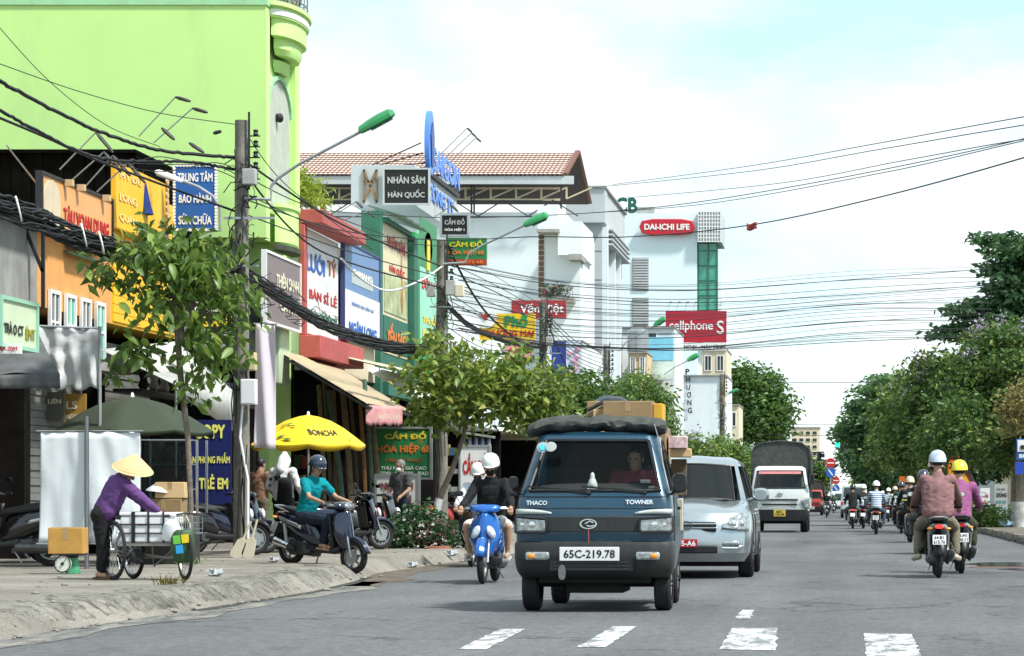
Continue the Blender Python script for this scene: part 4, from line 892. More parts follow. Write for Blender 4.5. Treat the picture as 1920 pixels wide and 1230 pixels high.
Rg = [pring(.40, .72, .06, 1.30, .10), pring(.60, .765, .005, 1.30, .10), pring(.78, .772, .0, 1.30, .10), pring(.97, .772, .015, 1.30, .10, .05), pring(1.10, .758, .05, 1.30, .11, .05), pring(1.19, .735, .085, 1.30, .12, .05), pring(1.70, .60, .40, 1.30, .12, .05), pring(1.745, .585, .43, 1.30, .12, .05), pring(1.785, .53, .52, 1.26, .12, .05), pring(1.79, .3, .8, 1.1, .1, .02)]
b_ = MB(); b_.loft(Rg, closed=True, caps=True, skip=lambda i, j: i == 5 and (j in (0, 1, 16, 17) or 5 <= j <= 12))
obj('cab', b_, BLUEP, t, ang=28)
def on_screen(a, z, off=0):                                    # a point of the windscreen plane, a in -1..1
    k = (z-1.19)/.51; w_ = .735+(.60-.735)*k-.12; yf = .085+(.40-.085)*k; return V((a*w_, yf-.05*(1-a*a)-off, z))
m = MB(); m.grid(lambda a, q: on_screen(2*a-1, 1.19+.51*q, -.004)*1.0, 12, 4)
for p in m.v: p.x *= 1.055
obj('windscreen', m, GLASS, t)
m = MB(); ed = [on_screen(2*i/12-1, 1.195, .004) for i in range(13)]+[on_screen(1, z, .004) for z in (1.32, 1.45, 1.58, 1.695)]+[on_screen(1-2*i/12, 1.695, .004) for i in range(13)]+[on_screen(-1, z, .004) for z in (1.58, 1.45, 1.32, 1.195)]
for p in ed: p.x *= 1.05
m.tube(ed, .016, 6); obj('windscreen_seal', m, BLK, t)
for q in (-1, 1):
    m = MB(); m.grid(lambda a, c_: (q*(.737-.135*c_), .30+.30*c_*(1-a)+.95*a, 1.195+.5*c_), 4, 3); obj('side_window', m, GLASST, t)
    m = MB(); m.tube([(q*.755, .36, 1.18), (q*.755, 1.25, 1.18)], .012, 5); m.tube([(q*.768, .34, .45), (q*.776, .34, .95), (q*.757, .36, 1.18), (q*.62, .66, 1.69)], .006, 4); m.obox((q*.779, 1.05, 1.02), (0, 1, 0), (1, 0, 0), (0, 0, 1), .12, .02, .03); obj('door_trim', m, BLK, t)
# face of the cab
m = MB(); m.loft([[V((p.x*1.004, p.y-.012, p.z)) for p in pring(z, .772, .0, .20, .10, .05)[2:17]] for z in (.79, .80, .93, .945)], closed=False, caps=False); obj('front_panel', m, GREYP, t, solid=.02)
for q in (-1, 1):
    def lamp(a, c_, q=q): xx = .772-.40*a; return (q*xx, fsurf(xx, .776, -.032, .10, .05), .785+.155*c_*(1-.18*a))
    m = MB(); m.grid(lambda a, c_: lamp(a*.78+.02, .02+.96*c_), 10, 6); hl = obj('headlight', m, LENS, t, solid=.02)
    m = MB(); m.ell((q*.58, -.045, .86), (.055, .012, .052), 14, 8); m.ell((q*.68, -.03, .86), (.04, .012, .045), 12, 8); obj('reflector', m, CHR, hl)
    m = MB(); pts = [V(lamp(a, c_)) for a, c_ in [(i/8*.78, 0) for i in range(9)]+[(.80, .3), (.80, .7)]+[(.78-i/8*.78, 1) for i in range(9)]]; m.tube([p+V((0, -.014, 0)) for p in pts]+[pts[0]+V((0, -.014, 0))], .012, 5); obj('lamp_bezel', m, BLK, hl)
    m = MB(); m.grid(lambda a, c_: (q*(.768-.36*a), fsurf(.768-.36*a, .774, -.002, .10, .05), .965+.05*c_*(1-.7*a**3)), 8, 2); obj('marker_lamp', m, mat('pale_lens', (.5, .52, .5), .25), t, solid=.012)
    m = MB(); m.obox((q*.54, -.098, .555), (1, q*.1, 0), (-q*.1, 1, 0), (0, 0, 1), .235, .05, .082); fl = obj('fog_lamp', m, LENS, t, bev=.02)
    m = MB(); m.ell((q*.60, -.125, .555), (.036, .010, .028), 12, 6); obj('indicator', m, AMBER, fl)
badge(t, V((-.045, -.068, .868)), .17, .10)
m = MB(); m.tube([(-.075, -.075, .868), (-.03, -.078, .895), (.0, -.078, .880)], .008, 5); m.tube([(-.06, -.075, .85), (-.02, -.078, .842), (.02, -.078, .85)], .008, 5); obj('badge_mark', m, CHR, t)
lettering('THACO', CHROME_TXT, (-.56, .012, 1.075), .21, .045, (1, -.14, 0), (0, .22, 1), t, False)
lettering('TOWNER', CHROME_TXT, (.45, .002, 1.083), .27, .045, (1, .11, .0), (0, .22, 1), t, False)
m = MB()
for z_, w_, yf_ in ((1.135, .748, .062), (1.02, .766, .030)): m.tube([((-1+2*i/20)*w_*.985, fsurf((-1+2*i/20)*w_*.985, w_, yf_, .10, .05)-.002, z_) for i in range(21)], .004, 4)
obj('panel_gap', m, mat('panel_gap', (.006, .008, .01), .8), t)
# bumper
b_ = MB(); b_.loft([[V((p.x, p.y-.045, p.z)) for p in pring(z, w_, yy, .36, .12, .05)] for z, w_, yy in ((.335, .735, .16), (.40, .765, .05), (.46, .778, .012), (.52, .784, .0), (.655, .784, -.006), (.688, .778, .006), (.70, .76, .05))], closed=True); obj('bumper', b_, GREYP, t, ang=50)
m = MB()
for i in range(3): m.box(-.38, .36, -.106, -.05, .42+i*.033, .435+i*.033)
obj('grille_bar', m, GREYP, t)
m = MB(); m.box(-.42, .40, -.098, -.06, .41, .52); obj('grille_opening', m, BLK, t)
m = MB(); pc = V((-.03, -.118, .575)); m.obox(pc, (1, 0, 0), (0, 1, 0), (0, 0, 1), .585, .012, .135); pl = obj('number_plate', m, mat('plate_white', (0,)*3), t, bev=.004)
lettering('65C-219.78', mat('plate_black', (0,)*3), pc-V((0, .008, 0)), .50, .078, (1, 0, 0), (0, 0, 1), pl, False, .03)
m = MB(); m.loft([sup(-.115, .395, .035, .075, 12, .8, -.30), sup(-.095, .395, .04, .08, 12, .8, -.30)]); obj('tow_tag', m, mat('dented_metal', (.22, .22, .21), .4, .8, var=.3, scale=20), t)
m = MB(); m.tube([(-.045, -.07, .82), (-.04, -.085, .74), (-.042, -.09, .68)], .006, 5); obj('red_cord', m, mat('faded_red_cord', (.3, .07, .06), .8), t)
# cab interior
m = MB(); m.box(-.66, .66, .28, .58, .95, 1.185); m.loft([sup(.26, 1.19, .62, .02), sup(.45, 1.22, .60, .05), sup(.58, 1.15, .6, .06)]); obj('dashboard', m, mat('dash_grey', (.03, .032, .033), .8, var=.15), t)
for q in (-1, 1):
    m = MB(); m.box(q*.34-.22, q*.34+.22, .72, 1.2, .72, .88); m.obox((q*.34, 1.2, 1.15), (1, 0, 0), (0, 1, -.2), (0, .2, 1), .44, .14, .6); m.obox((q*.34, 1.22, 1.52), (1, 0, 0), (0, 1, 0), (0, 0, 1), .25, .09, .16); obj('seat', m, SEATF, t, bev=.04)
m = MB(); m.torus(.18, .014, (.37, .62, 1.17), (0, -.75, 1), 26, 6); m.bar((.19, .62, 1.17), (.55, .62, 1.17), .03, .015); m.tube([(.37, .62, 1.17), (.37, .42, 1.0)], .025, 7); obj('steering_wheel', m, BLK, t)
m = MB(); m.box(-.72, .72, 1.24, 1.29, .55, 1.2); m.box(-.6, .6, 1.24, 1.29, 1.2, 1.72); obj('cab_back', m, SEATF, t)
m = MB(); m.obox((-.04, .30, 1.225), (1, 0, 0), (0, 1, 0), (0, 0, 1), .10, .07, .03); m.lathe([(.045, 0), (.05, .02), (.035, .06), (.022, .085), (.024, .10), (.018, .125), (.002, .14)], (-.04, .30, 1.24), (0, 0, 1), 12); st = obj('dash_statuette', m, mat('white_ceramic', (.78, .78, .74), .3, var=.05), t)
m = MB(); m.ell((-.52, .19, 1.625), (.062, .004, .052), 18, 6); m.ell((-.44, .17, 1.63), (.058, .004, .05), 18, 6)
for p in m.v: p.y += (p.z-1.625)*.62
obj('round_sticker', m, mat('sticker_white', (.30, .34, .34), .6), t)
m = MB(); m.ell((-.52, .184, 1.625), (.04, .003, .034), 18, 6)
for p in m.v: p.y += (p.z-1.625)*.62-.004
obj('sticker_print', m, mat('sticker_cyan', (.05, .45, .6), .5), t)
m = MB(); m.obox((.50, .115, 1.285), (1, 0, 0), (0, 1, .6), (0, -.6, 1), .10, .003, .03); m.obox((.56, .105, 1.215), (1, 0, 0), (0, 1, .6), (0, -.6, 1), .06, .003, .035); obj('paper_label', m, mat('sticker_white', (0,)*3), t)
for q, xa, xb in ((0, -.62, .02), (1, -.0, .52)):
    a = on_screen(xa, 1.215, .03); c_ = on_screen(xb, 1.20, .03); 
    if q == 0: a = V((-.66, .10, 1.235)); c_ = V((-.05, .02, 1.175))
    else: a = V((-.12, .02, 1.235)); c_ = V((.50, .06, 1.18))
    m = MB(); m.bar(a, c_, .018, .02); m.bar(a.lerp(c_, .5), c_, .032, .026); m.disc(.022, .05, c_, (0, -1, .4), 10); obj('wiper', m, BLK, t)
for q in (-1, 1):
    s_ = 1 if q > 0 else .62; xm = .84 if q > 0 else .80
    m = MB(); m.tube([(q*.75, .22, 1.16), (q*.80, .14, 1.20), (q*xm, .12, 1.27)], .012, 6); m.loft([sup(.07, 1.275, .06*s_, .085*s_, 14, .6, q*xm), sup(.10, 1.275, .075*s_, .10*s_, 14, .6, q*xm), sup(.15, 1.275, .07*s_, .095*s_, 14, .6, q*xm)]); obj('wing_mirror', m, BLK, t)
m = MB(); m.tube([(.62, .40, 1.72), (.66, .30, 1.45), (.735, .2, 1.17)], .006, 5); m.tube([(.57, .36, 1.86), (.64, .33, 1.62)], .005, 4); obj('aerial', m, STEEL, t)
# chassis, bed and wheels
m = MB(); m.box(-.55, .55, .12, 3.2, .28, .40); m.box(-.30, .28, .25, 1.0, .18, .28); m.tube([(-.7, 2.45, .27), (.7, 2.45, .27)], .05, 8); m.tube([(-.7, .5, .27), (.7, .5, .27)], .04, 8); m.box(-.74, .74, .30, .8, .40, .55); obj('chassis', m, mat('underbody', (.012, .012, .012), .9, var=.3), t, bev=.02)
m = MB(); m.box(-.68, .68, 1.42, 2.9, .62, .68)
for q in (-1, 1): m.box(q*.685-.02, q*.685+.02, 1.42, 2.9, .68, 1.05)
m.box(-.66, .66, 2.87, 2.91, .68, 1.05); m.box(-.66, .66, 1.41, 1.45, .68, 1.30)
for y in (1.44, 2.15, 2.88):
    for q in (-1, 1): m.box(q*.68-.02, q*.68+.02, y-.02, y+.02, 1.05, 1.32)
for q in (-1, 1): m.box(q*.68-.02, q*.68+.02, 1.44, 2.88, 1.30, 1.345)
obj('cargo_bed', m, BLUEP, t)
for x, y, wd, s_ in ((-.655, .50, .165, -1), (.655, .50, .165, 1), (-.58, 2.40, .165, -1), (.60, 2.40, .165, 1)): car_wheel(t, x, y, .265, wd, mat('wheel_steel', (.34, .35, .36), .4, .6, var=.15), 6, side=s_)
def carton(name, label, c, s, rz=0, m_=CARD, tape=True, group=None, tilt=0):
    t = thing(name, label, 'box', c, rz, group); w_, d, h = s; m = MB(); m.box(-w_/2, w_/2, -d/2, d/2, 0, h); o = obj('carton', m, m_, t, bev=.008)
    if tilt: t.rotation_euler.y = tilt
    if tape: m = MB(); m.box(-w_/2-.001, w_/2+.001, -.03, .03, h-.002, h+.0015); m.box(-.03, .03, -d/2-.002, -d/2+.001, h*.55, h-.002); obj('tape', m, mat('packing_tape', (.36, .24, .12), .3, var=.05), o)
    m = MB(); m.box(-w_/2+.004, w_/2-.004, -.004, .004, h+.0016, h+.004); obj('flap_seam', m, mat('seam_brown', (.14, .08, .03), .9), o)
    return t
# roll of tarpaulin over the front of the load
m = MB(); rg = []
for i in range(71):
    q = -1+2*i/70; x = q*.69-.02; rr_ = .088+.03*mnoise.noise((q*3, 2, 1))-.03*max(0, abs(q)-.9)*10; zc = 1.838+.03*(1-q*q)+.016*mnoise.noise((q*5, 0, 0))-.05*max(0, -q-.7)*3
    rg.append([V((x, .66+(rr_*2.3)*cos(a)+.02*mnoise.noise((q*7, cos(a)*2, 3)), zc+rr_*(.9+.25*mnoise.noise((q*5, sin(a)*2, 9)))*sin(a))) for a in [2*pi*k/24 for k in range(24)]])
for r_ in rg:
    for k, p in enumerate(r_): n_ = (1-abs(mnoise.noise((p.x*5+p.y*3, p.y*7, p.z*26)))*2.4)*.010+.006*mnoise.noise((p.x*26, p.y*14, p.z*30)); a = 2*pi*k/24; p.y += n_*cos(a)*1.5; p.z += n_*sin(a)
m.loft(rg); tag(obj('tarpaulin_roll', m, TARP, None, loc=(TXc, TY, 0)), 'rolled black tarpaulin lying across the roof of the blue truck', 'tarpaulin')
B = lambda x, y, z: (TXc+x, TY+y, z)
carton('carton', 'long brown cardboard carton behind the tarpaulin roll on the blue truck', B(.27, 1.0, 1.87), (.50, .45, .235))
carton('carton', 'bright yellow ended carton at the corner of the blue truck load', B(.575, 1.0, 1.87), (.10, .4, .21), 0, mat('yellow_carton', (.62, .34, .04), .8, var=.15), False)
carton('carton', 'small pale carton wedged left of the long brown one on the truck', B(-.045, 1.0, 1.87), (.11, .3, .15), .1, CARDL)
carton('carton', 'flat carton edge peeping over the left end of the truck load', B(-.50, 1.3, 1.80), (.30, .4, .11), 0, CARDL, False)
carton('carton', 'dark wrapped carton on top of the truck load', B(-.10, 1.7, 1.97), (.26, .4, .16), .1, CARD, False)
m = MB(); m.grid(lambda a, c_: (TXc-.20+.50*a, TY+1.45+.5*c_, 2.10+.085*sin(pi*min(1, a*1.1))+.03*mnoise.noise((a*5, c_*4, 1))-.07*abs(2*c_-1)**3), 12, 6); tag(obj('plastic_sheet', m, mat('black_plastic_sheet', (.02, .025, .03), .3, var=.2, bump=.5, bscale=8), None, True, solid=.01), 'black plastic sheet humped over cartons on the truck load', 'plastic sheet')
for i, (x, y, z, s_, c_, lb) in enumerate(((.75, 1.75, 1.55, (.22, .3, .09), CARDL, 'pale box lid jutting from the side of the truck load'), (.72, 1.7, 1.64, (.2, .3, .13), mat('tin_red_white', (.6, .45, .45), .4, var=.5, scale=14), 'red and white tin beside the truck load'), (.72, 1.9, 1.15, (.16, .4, .38), mat('sack_brown', (.12, .085, .05), .9, var=.4, scale=9), 'brown sack hanging off the side of the truck bed'), (.73, 1.6, .78, (.1, .3, .34), mat('sack_pale', (.5, .45, .36), .9, var=.3, scale=9), 'pale rolled sack strapped low on the truck bed'))): carton('bundle' if i > 1 else 'carton', lb, B(x, y, z), s_, .05, c_, False)
for i, (x, y, z, s_, lb) in enumerate(((-.33, 1.9, .69, (.62, .8, .62), 'large carton low in the left of the truck bed'), (.32, 1.9, .69, (.6, .8, .62), 'large carton low in the right of the truck bed'), (-.33, 1.85, 1.32, (.6, .7, .50), 'upper carton in the left of the truck bed'), (.30, 1.85, 1.32, (.62, .7, .54), 'upper carton in the right of the truck bed, up to the roof'))): carton('carton', lb, B(x, y, z), s_, 0, CARD)
m = MB(); m.tube([B(-.45, 1.0, 1.80), B(-.12, .95, 2.0), B(.05, .93, 2.09), B(.55, .95, 2.08), B(.70, .95, 1.75)], .006, 5); tag(obj('rope', m, mat('rope_grey', (.3, .29, .25), .9)), 'thin grey rope drawn over the cartons on the truck', 'rope')
# ---- silver people carrier
SY = 37.3; SX = (1287-U0)*SY/F
t = thing('people_carrier', 'silver people carrier half hidden behind the blue truck', 'car', (SX, SY, 0))
zc_ = .035
Rg = [pring(.24, .80, .10, 4.5, .22, .08), pring(.36, .87, .02, 4.5, .26, .10), pring(.52, .885, .0, 4.5, .28, .11), pring(.66, .885, .03, 4.5, .30, .11), pring(.80, .88, .07, 4.5, .30, .10), pring(.92, .865, .16, 4.5, .32, .10), pring(.985, .85, .34, 4.5, .34, .12, cz=zc_), pring(1.05, .835, .78, 4.5, .36, .14, cz=zc_), pring(1.10, .815, 1.05, 4.5, .34, .14, cz=.03), pring(1.60, .665, 1.62, 4.4, .22, .10, cz=.03), pring(1.68, .63, 1.76, 4.35, .2, .08, cz=.03), pring(1.735, .52, 2.0, 4.2, .2, .06, cz=.02), pring(1.75, .2, 2.4, 4.0, .15, .02, cz=.01)]
b_ = MB(); b_.loft(Rg, closed=True, skip=lambda i, j: i == 8 and (j in (0, 1, 2, 15, 16, 17) or 4 <= j <= 13)); obj('body', b_, SILV, t, ang=24)
def scr(a, k): w_ = (.815-.34*.55)+((.665-.22*.55)-(.815-.34*.55))*k; return V((a*w_, 1.06+(1.63-1.06)*k-.135*(1-a*a), 1.10+.5*k+.03*(1-a*a)))
m = MB(); m.grid(lambda a, c_: scr(2*a-1, c_), 12, 5); obj('windscreen', m, glass('mpv_glass', (.22, .28, .32), .35, .02), t)
m = MB(); ed = [scr(2*i/12-1, 0) for i in range(13)]+[scr(1, k) for k in (.25, .5, .75)]+[scr(1-2*i/12, 1) for i in range(13)]+[scr(-1, k) for k in (.75, .5, .25, 0)]; m.tube(ed, .014, 5); obj('windscreen_seal', m, BLK, t)
for q in (-1, 1):
    m = MB(); m.grid(lambda a, c_: (q*(.818-.15*c_), 1.35+.45*c_*(1-a)+2.9*a, 1.10+.5*c_), 6, 3); obj('side_window', m, GLASST, t)
    for y0_, y1_ in ((2.35, 2.40), (3.4, 3.43)): m = MB(); m.tube([(q*.823, y0_, 1.09), (q*.675, y1_, 1.61)], .02, 5); obj('door_pillar', m, BLK, t)
    m = MB(); m.tube([(q*.886, 1.35, .35), (q*.89, 1.35, .8), (q*.83, 1.45, 1.08)], .006, 4); m.tube([(q*.886, 2.35, .35), (q*.89, 2.35, .8), (q*.83, 2.4, 1.08)], .006, 4); m.box(q*.885-.02, q*.885+.02, 1.2, 4.2, .30, .36); obj('door_line', m, mat('panel_gap', (.03, .03, .03), .8), t)
    for y in (2.2, 3.2): m = MB(); m.obox((q*.885, y, .90), (0, 1, 0), (1, 0, 0), (0, 0, 1), .2, .035, .03); obj('door_handle', m, SILV, t, bev=.008)
    def hl(a, c_, q=q): xx = .862-.36*a; return (q*xx, fsurf(xx, .882, .022+.115*c_, .30, .105)-.016, .665+(.27-.07*a)*c_*(1-.55*a**2)+.05*a)
    m = MB(); m.grid(lambda a, c_: hl(a, c_), 9, 6); o = obj('headlight', m, LENS, t, solid=.015)
    m = MB(); m.ell((q*.64, fsurf(.64, .882, .06, .3, .105)-.02, .77), (.06, .02, .06), 14, 8); m.ell((q*.76, fsurf(.76, .882, .06, .3, .105)-.02, .775), (.045, .02, .055), 14, 8); obj('reflector', m, CHR, o)
    m = MB(); m.box(q*.62-.13, q*.62+.13, -.035, .12, .455, .53); o = obj('fog_lamp', m, LENS, t, bev=.03)
    m = MB(); m.tube([(q*.5, -.08, .435), (q*.70, -.03, .43), (q*.79, .06, .46), (q*.80, .08, .53)], .012, 5); obj('fog_bezel', m, CHR, o)
    m = MB(); m.tube([(q*.80, 1.35, 1.10), (q*.90, 1.30, 1.12)], .03, 7); m.loft([sup(1.17, 1.18, .09, .07, 14, .75, q*1.00), sup(1.22, 1.18, .125, .10, 14, .75, q*1.00), sup(1.34, 1.18, .12, .095, 14, .75, q*.99), sup(1.37, 1.18, .08, .06, 14, .75, q*.98)]); obj('wing_mirror', m, SILV, t)
m = MB(); m.box(-.42, .42, -.055, .0, .655, .80); g = obj('grille', m, BLK, t, bev=.02)
m = MB()
for i in range(2): m.box(-.43, .43, -.075, -.05, .70+.055*i, .725+.055*i)
obj('grille_bar', m, CHR, g, bev=.008)
badge(t, V((0, -.085, .75)), .17, .12)
m = MB(); m.lathe([(.035, -.004), (.035, .008), (.045, .008), (.045, -.004), (.035, -.004)], (0, -.088, .755), (0, -1, 0), 18); obj('badge_mark', m, CHR, t)
m = MB(); m.box(-.44, .44, -.105, -.07, .36, .47); obj('lower_grille', m, BLK, t, bev=.02)
m = MB(); pc = V((-.075, -.125, .50)); m.obox(pc, (1, 0, 0), (0, 1, 0), (0, 0, 1), .47, .012, .115); pl = obj('number_plate', m, mat('plate_red', (.36, .012, .018), .5, var=.05), t, bev=.004)
lettering('TC-15-A6', mat('plate_letter_white', (.8, .8, .8), .5, var=0), pc-V((0, .008, 0)), .42, .078, (1, 0, 0), (0, 0, 1), pl, False, .05)
m = MB(); m.tube([(-.55, .92, 1.09), (-.1, .83, 1.115), (.05, .86, 1.10)], .012, 5); m.tube([(.05, .86, 1.1), (.55, .98, 1.115)], .012, 5); obj('wiper', m, BLK, t)
for x, y in ((-.80, .95), (.80, .95), (-.80, 3.7), (.80, 3.7)): car_wheel(t, x, y, .325, .21, mat('alloy', (.5, .51, .52), .35, .7), 8, side=1 if x > 0 else -1)
m = MB(); m.box(-.7, .7, .3, 4.2, .17, .30); m.tube([(-.75, .95, .32), (.75, .95, .32)], .06, 7); obj('chassis', m, mat('underbody', (0,)*3), t)
m = MB(); m.loft([sup(1.05, 1.06, .7, .03), sup(1.5, 1.08, .68, .05), sup(1.6, .9, .68, .1)]); m.torus(.18, .014, (.36, 1.75, 1.08), (0, -.6, 1), 22, 6); obj('dashboard', m, BLK, t)
for q in (-1, 1): m = MB(); m.box(q*.36-.24, q*.36+.24, 2.1, 2.7, .5, .72); m.obox((q*.36, 2.68, 1.0), (1, 0, 0), (0, 1, -.2), (0, .2, 1), .48, .15, .6); m.obox((q*.36, 2.73, 1.38), (1, 0, 0), (0, 1, 0), (0, 0, 1), .25, .09, .16); obj('seat', m, SEATF, t, bev=.04)
# ---- white covered lorry
def lorry(label, X, Y, paint, cover, pc_, banner=True, group=None, s=1.0):
    t = thing('lorry', label, 'truck', (X, Y, 0), 0, group); t.scale = (s,)*3
    Rg = [pring(.62, .93, .05, 1.7, .10, .05), pring(.75, 1.0, .0, 1.7, .12, .06), pring(1.15, 1.01, .02, 1.7, .13, .06), pring(1.42, .99, .07, 1.7, .14, .07), pring(1.50, .97, .10, 1.7, .14, .07), pring(2.12, .88, .34, 1.7, .14, .06), pring(2.2, .86, .40, 1.7, .14, .06), pring(2.27, .76, .55, 1.6, .12, .05), pring(2.28, .3, .9, 1.3, .1, .02)]
    b_ = MB(); b_.loft(Rg, skip=lambda i, j: i == 4 and (j in (0, 1, 16, 17) or 5 <= j <= 12)); obj('cab', b_, paint, t, ang=28)
    sc = lambda a, k: V((a*(.865-.09*k), .10+.24*k-.07*(1-a*a), 1.51+.60*k))
    m = MB(); m.grid(lambda a, c_: sc(2*a-1, c_), 10, 4); obj('windscreen', m, glass('lorry_glass', (.6, .66, .66), .5), t)
    m = MB(); ed = [sc(2*i/10-1, 0) for i in range(11)]+[sc(1, .5)]+[sc(1-2*i/10, 1) for i in range(11)]+[sc(-1, .5), sc(-1, 0)]; m.tube(ed, .02, 5); obj('windscreen_seal', m, BLK, t)
    if banner:
        m = MB(); m.grid(lambda a, c_: sc(1.84*a-.92, .82+.15*c_)-V((0, .014, 0)), 10, 1); o = obj('sun_strip', m, mat('pink_strip', (.62, .22, .23), .6, var=.15, scale=8), t)
    for q in (-1, 1):
        m = MB(); m.grid(lambda a, c_: (q*(1.0-.30*a*(.4+.6*c_)), -.03+.09*max(0, .4-a)-.02*c_, .80+.42*c_*(1-.35*a)), 6, 6); o = obj('headlight', m, LENS, t, solid=.02)
        m = MB(); m.ell((q*.90, -.03, .92), (.06, .02, .08), 10, 6); m.ell((q*.88, -.02, 1.08), (.05, .02, .06), 10, 6); obj('reflector', m, CHR, o)
        m = MB(); m.tube([(q*.94, .1, 1.6), (q*1.08, .0, 1.75), (q*1.08, .0, 1.9)], .014, 5); m.loft([sup(-.02, 1.82, .07, .17, 12, .6, q*1.10), sup(.06, 1.82, .085, .19, 12, .6, q*1.10)]); obj('wing_mirror', m, BLK, t)
        m = MB(); m.grid(lambda a, c_: (q*(.985-.10*c_), .32+.22*c_*(1-a)+1.1*a, 1.52+.58*c_), 3, 3); obj('side_window', m, GLASST, t)
    m = MB()
    for z, w_ in ((1.12, .62), (.96, .60)): m.box(-w_, w_, -.07, .0, z-.025, z+.025)
    obj('grille_slot', m, BLK, t, bev=.01)
    m = MB(); m.loft([[V((p.x, p.y-.06, p.z)) for p in pring(z, w_, .0, .5, .1, .05)] for z, w_ in ((.40, .93), (.45, .99), (.74, .99), (.78, .95))]); obj('bumper', m, BLK, t)
    m = MB(); m.prism([(-.13, 0), (0, .07), (.13, 0), (0, -.07)], (0, -.045, 1.30), (1, 0, 0), (0, 0, 1), (0, -1, 0), .012); m.prism([(-.05, 0), (0, .03), (.05, 0), (0, -.03)], (0, -.058, 1.30), (1, 0, 0), (0, 0, 1), (0, -1, 0), .004); obj('badge', m, STEEL, t)
    m = MB(); m.box(-.2, .2, -.135, -.115, .55, .78); p_ = obj('number_plate', m, pc_, t)
    lettering('65C\n123.49' if banner else '65H\n007.12', mat('plate_black', (0,)*3), (0, -.138, .665), .32, .17, (1, 0, 0), (0, 0, 1), p_, False)
    m = MB(); m.box(-.85, .85, .25, .55, 1.2, 1.55); obj('dashboard', m, mat('dash_pale', (.35, .34, .31), .8, var=.4, scale=5), t)
    for q in (-1, 1): m = MB(); m.box(q*.45-.3, q*.45+.3, .9, 1.05+.4, 1.1, 1.3); m.obox((q*.45, 1.5, 1.65), (1, 0, 0), (0, 1, 0), (0, 0, 1), .55, .15, .75); obj('seat', m, mat('pale_seat_cover', (.42, .41, .38), .9, var=.3, scale=4), t, bev=.04)
    # hooped canvas
    prof = [(-1.0, 1.2), (-1.02, 2.55), (-.95, 2.9), (-.7, 3.08), (0, 3.16), (.7, 3.08), (.95, 2.9), (1.02, 2.55), (1.0, 1.2)]
    m = MB(); m.loft([[V((x*(1+.012*sin(k*3.1)), y, z+.02*sin(k*2.2))) for x, z in prof] for k, y in enumerate((1.8, 2.4, 3.0, 3.6, 4.2, 4.8, 5.4, 6.0))], closed=False, caps=True); obj('canvas_cover', m, cover, t, ang=50)
    for y in (1.78, 2.9, 4.0, 5.1): m = MB(); m.tube([(x*1.015, y, z+.01) for x, z in prof], .03, 5); obj('canvas_hoop', m, cover, t)
    m = MB(); m.box(-1.0, 1.0, 1.8, 6.0, .85, 1.2); m.box(-.4, .4, .3, 6.0, .55, .75); obj('cargo_bed', m, paint, t); 
    for x, y in ((-.82, .95), (.82, .95), (-.82, 4.6), (.82, 4.6)): car_wheel(t, x, y, .40, .26, mat('wheel_steel', (0,)*3), 6, side=1 if x > 0 else -1)
    m = MB(); m.box(-.8, .8, .2, 1.5, .3, .62); obj('chassis', m, mat('underbody', (0,)*3), t)
    return t
lorry('white lorry with a tall black canvas cover, following the silver car', (1462-U0)*91/F, 91, WHTP, TARP, mat('plate_yellow', (.70, .50, .08), .5, var=.05))
lorry('far red cabbed lorry tailing the white one', (1523-U0)*195/F, 195, mat('red_cab', (.40, .05, .045), .4, var=.1), TARP, mat('plate_white', (0,)*3), False, s=.82)
# ---- far van and cars
def hatch(label, X, Y, paint, rear=True, h=1.9, nm='van'):
    t = thing(nm, label, nm, (X, Y, 0)); b_ = MB()
    b_.loft([pring(.3, .82, .05, 4.2, .12), pring(.6, .86, .0, 4.2, .12), pring(1.05, .86, .03, 4.2, .12), pring(h-.1, .72, .2, 4.1, .12), pring(h, .6, .35, 4.0, .12)]); obj('body', b_, paint, t, ang=30)
    m = MB(); m.grid(lambda a, c_: ((2*a-1)*(.70-.08*c_), .035+.15*c_-.03*(1-(2*a-1)**2)-.03, 1.12+(h-1.32)*c_), 8, 3); obj('rear_window', m, PANE, t, solid=.01)
    for q in (-1, 1): m = MB(); m.box(q*.76-.07, q*.76+.07, -.02, .05, .8, 1.0); obj('tail_lamp', m, REDLENS, t)
    m = MB(); m.box(-.24, .24, -.07, -.04, .62, .74); obj('number_plate', m, mat('plate_white', (0,)*3), t)
    m = MB(); m.box(-.84, .84, -.09, .1, .32, .55); obj('bumper', m, GREYP, t, bev=.03)
    for x, y in ((-.76, .8), (.76, .8), (-.76, 3.4), (.76, 3.4)): car_wheel(t, x, y, .31, .19, STEEL, 5, side=1 if x > 0 else -1)
    return t
hatch('pale green van far ahead in the traffic', (1602-U0)*165/F, 165, mat('pale_green_van', (.52, .62, .58), .4, var=.05), h=2.1)
hatch('small white van farthest off under the crossing signs', (1573-U0)*240/F, 240, WHTP, h=1.9)
# ------------------------------------------------------------------ riders and their machines
BLUEM = mat('scooter_blue', (.008, .105, .40), .22, .2, var=.05, coat=.8)
NAVY = mat('scooter_navy', (.008, .012, .035), .16, .2, var=.05, coat=1)
BLKP = mat('scooter_black', (.012, .012, .014), .2, .1, var=.1, coat=.8)
REDP = mat('scooter_red', (.30, .015, .015), .25, .1, var=.1, coat=.6)
GRYP = mat('scooter_grey', (.09, .10, .105), .3, .3, var=.1, coat=.6)
GND = lambda u, Y: (u-U0)*Y/F
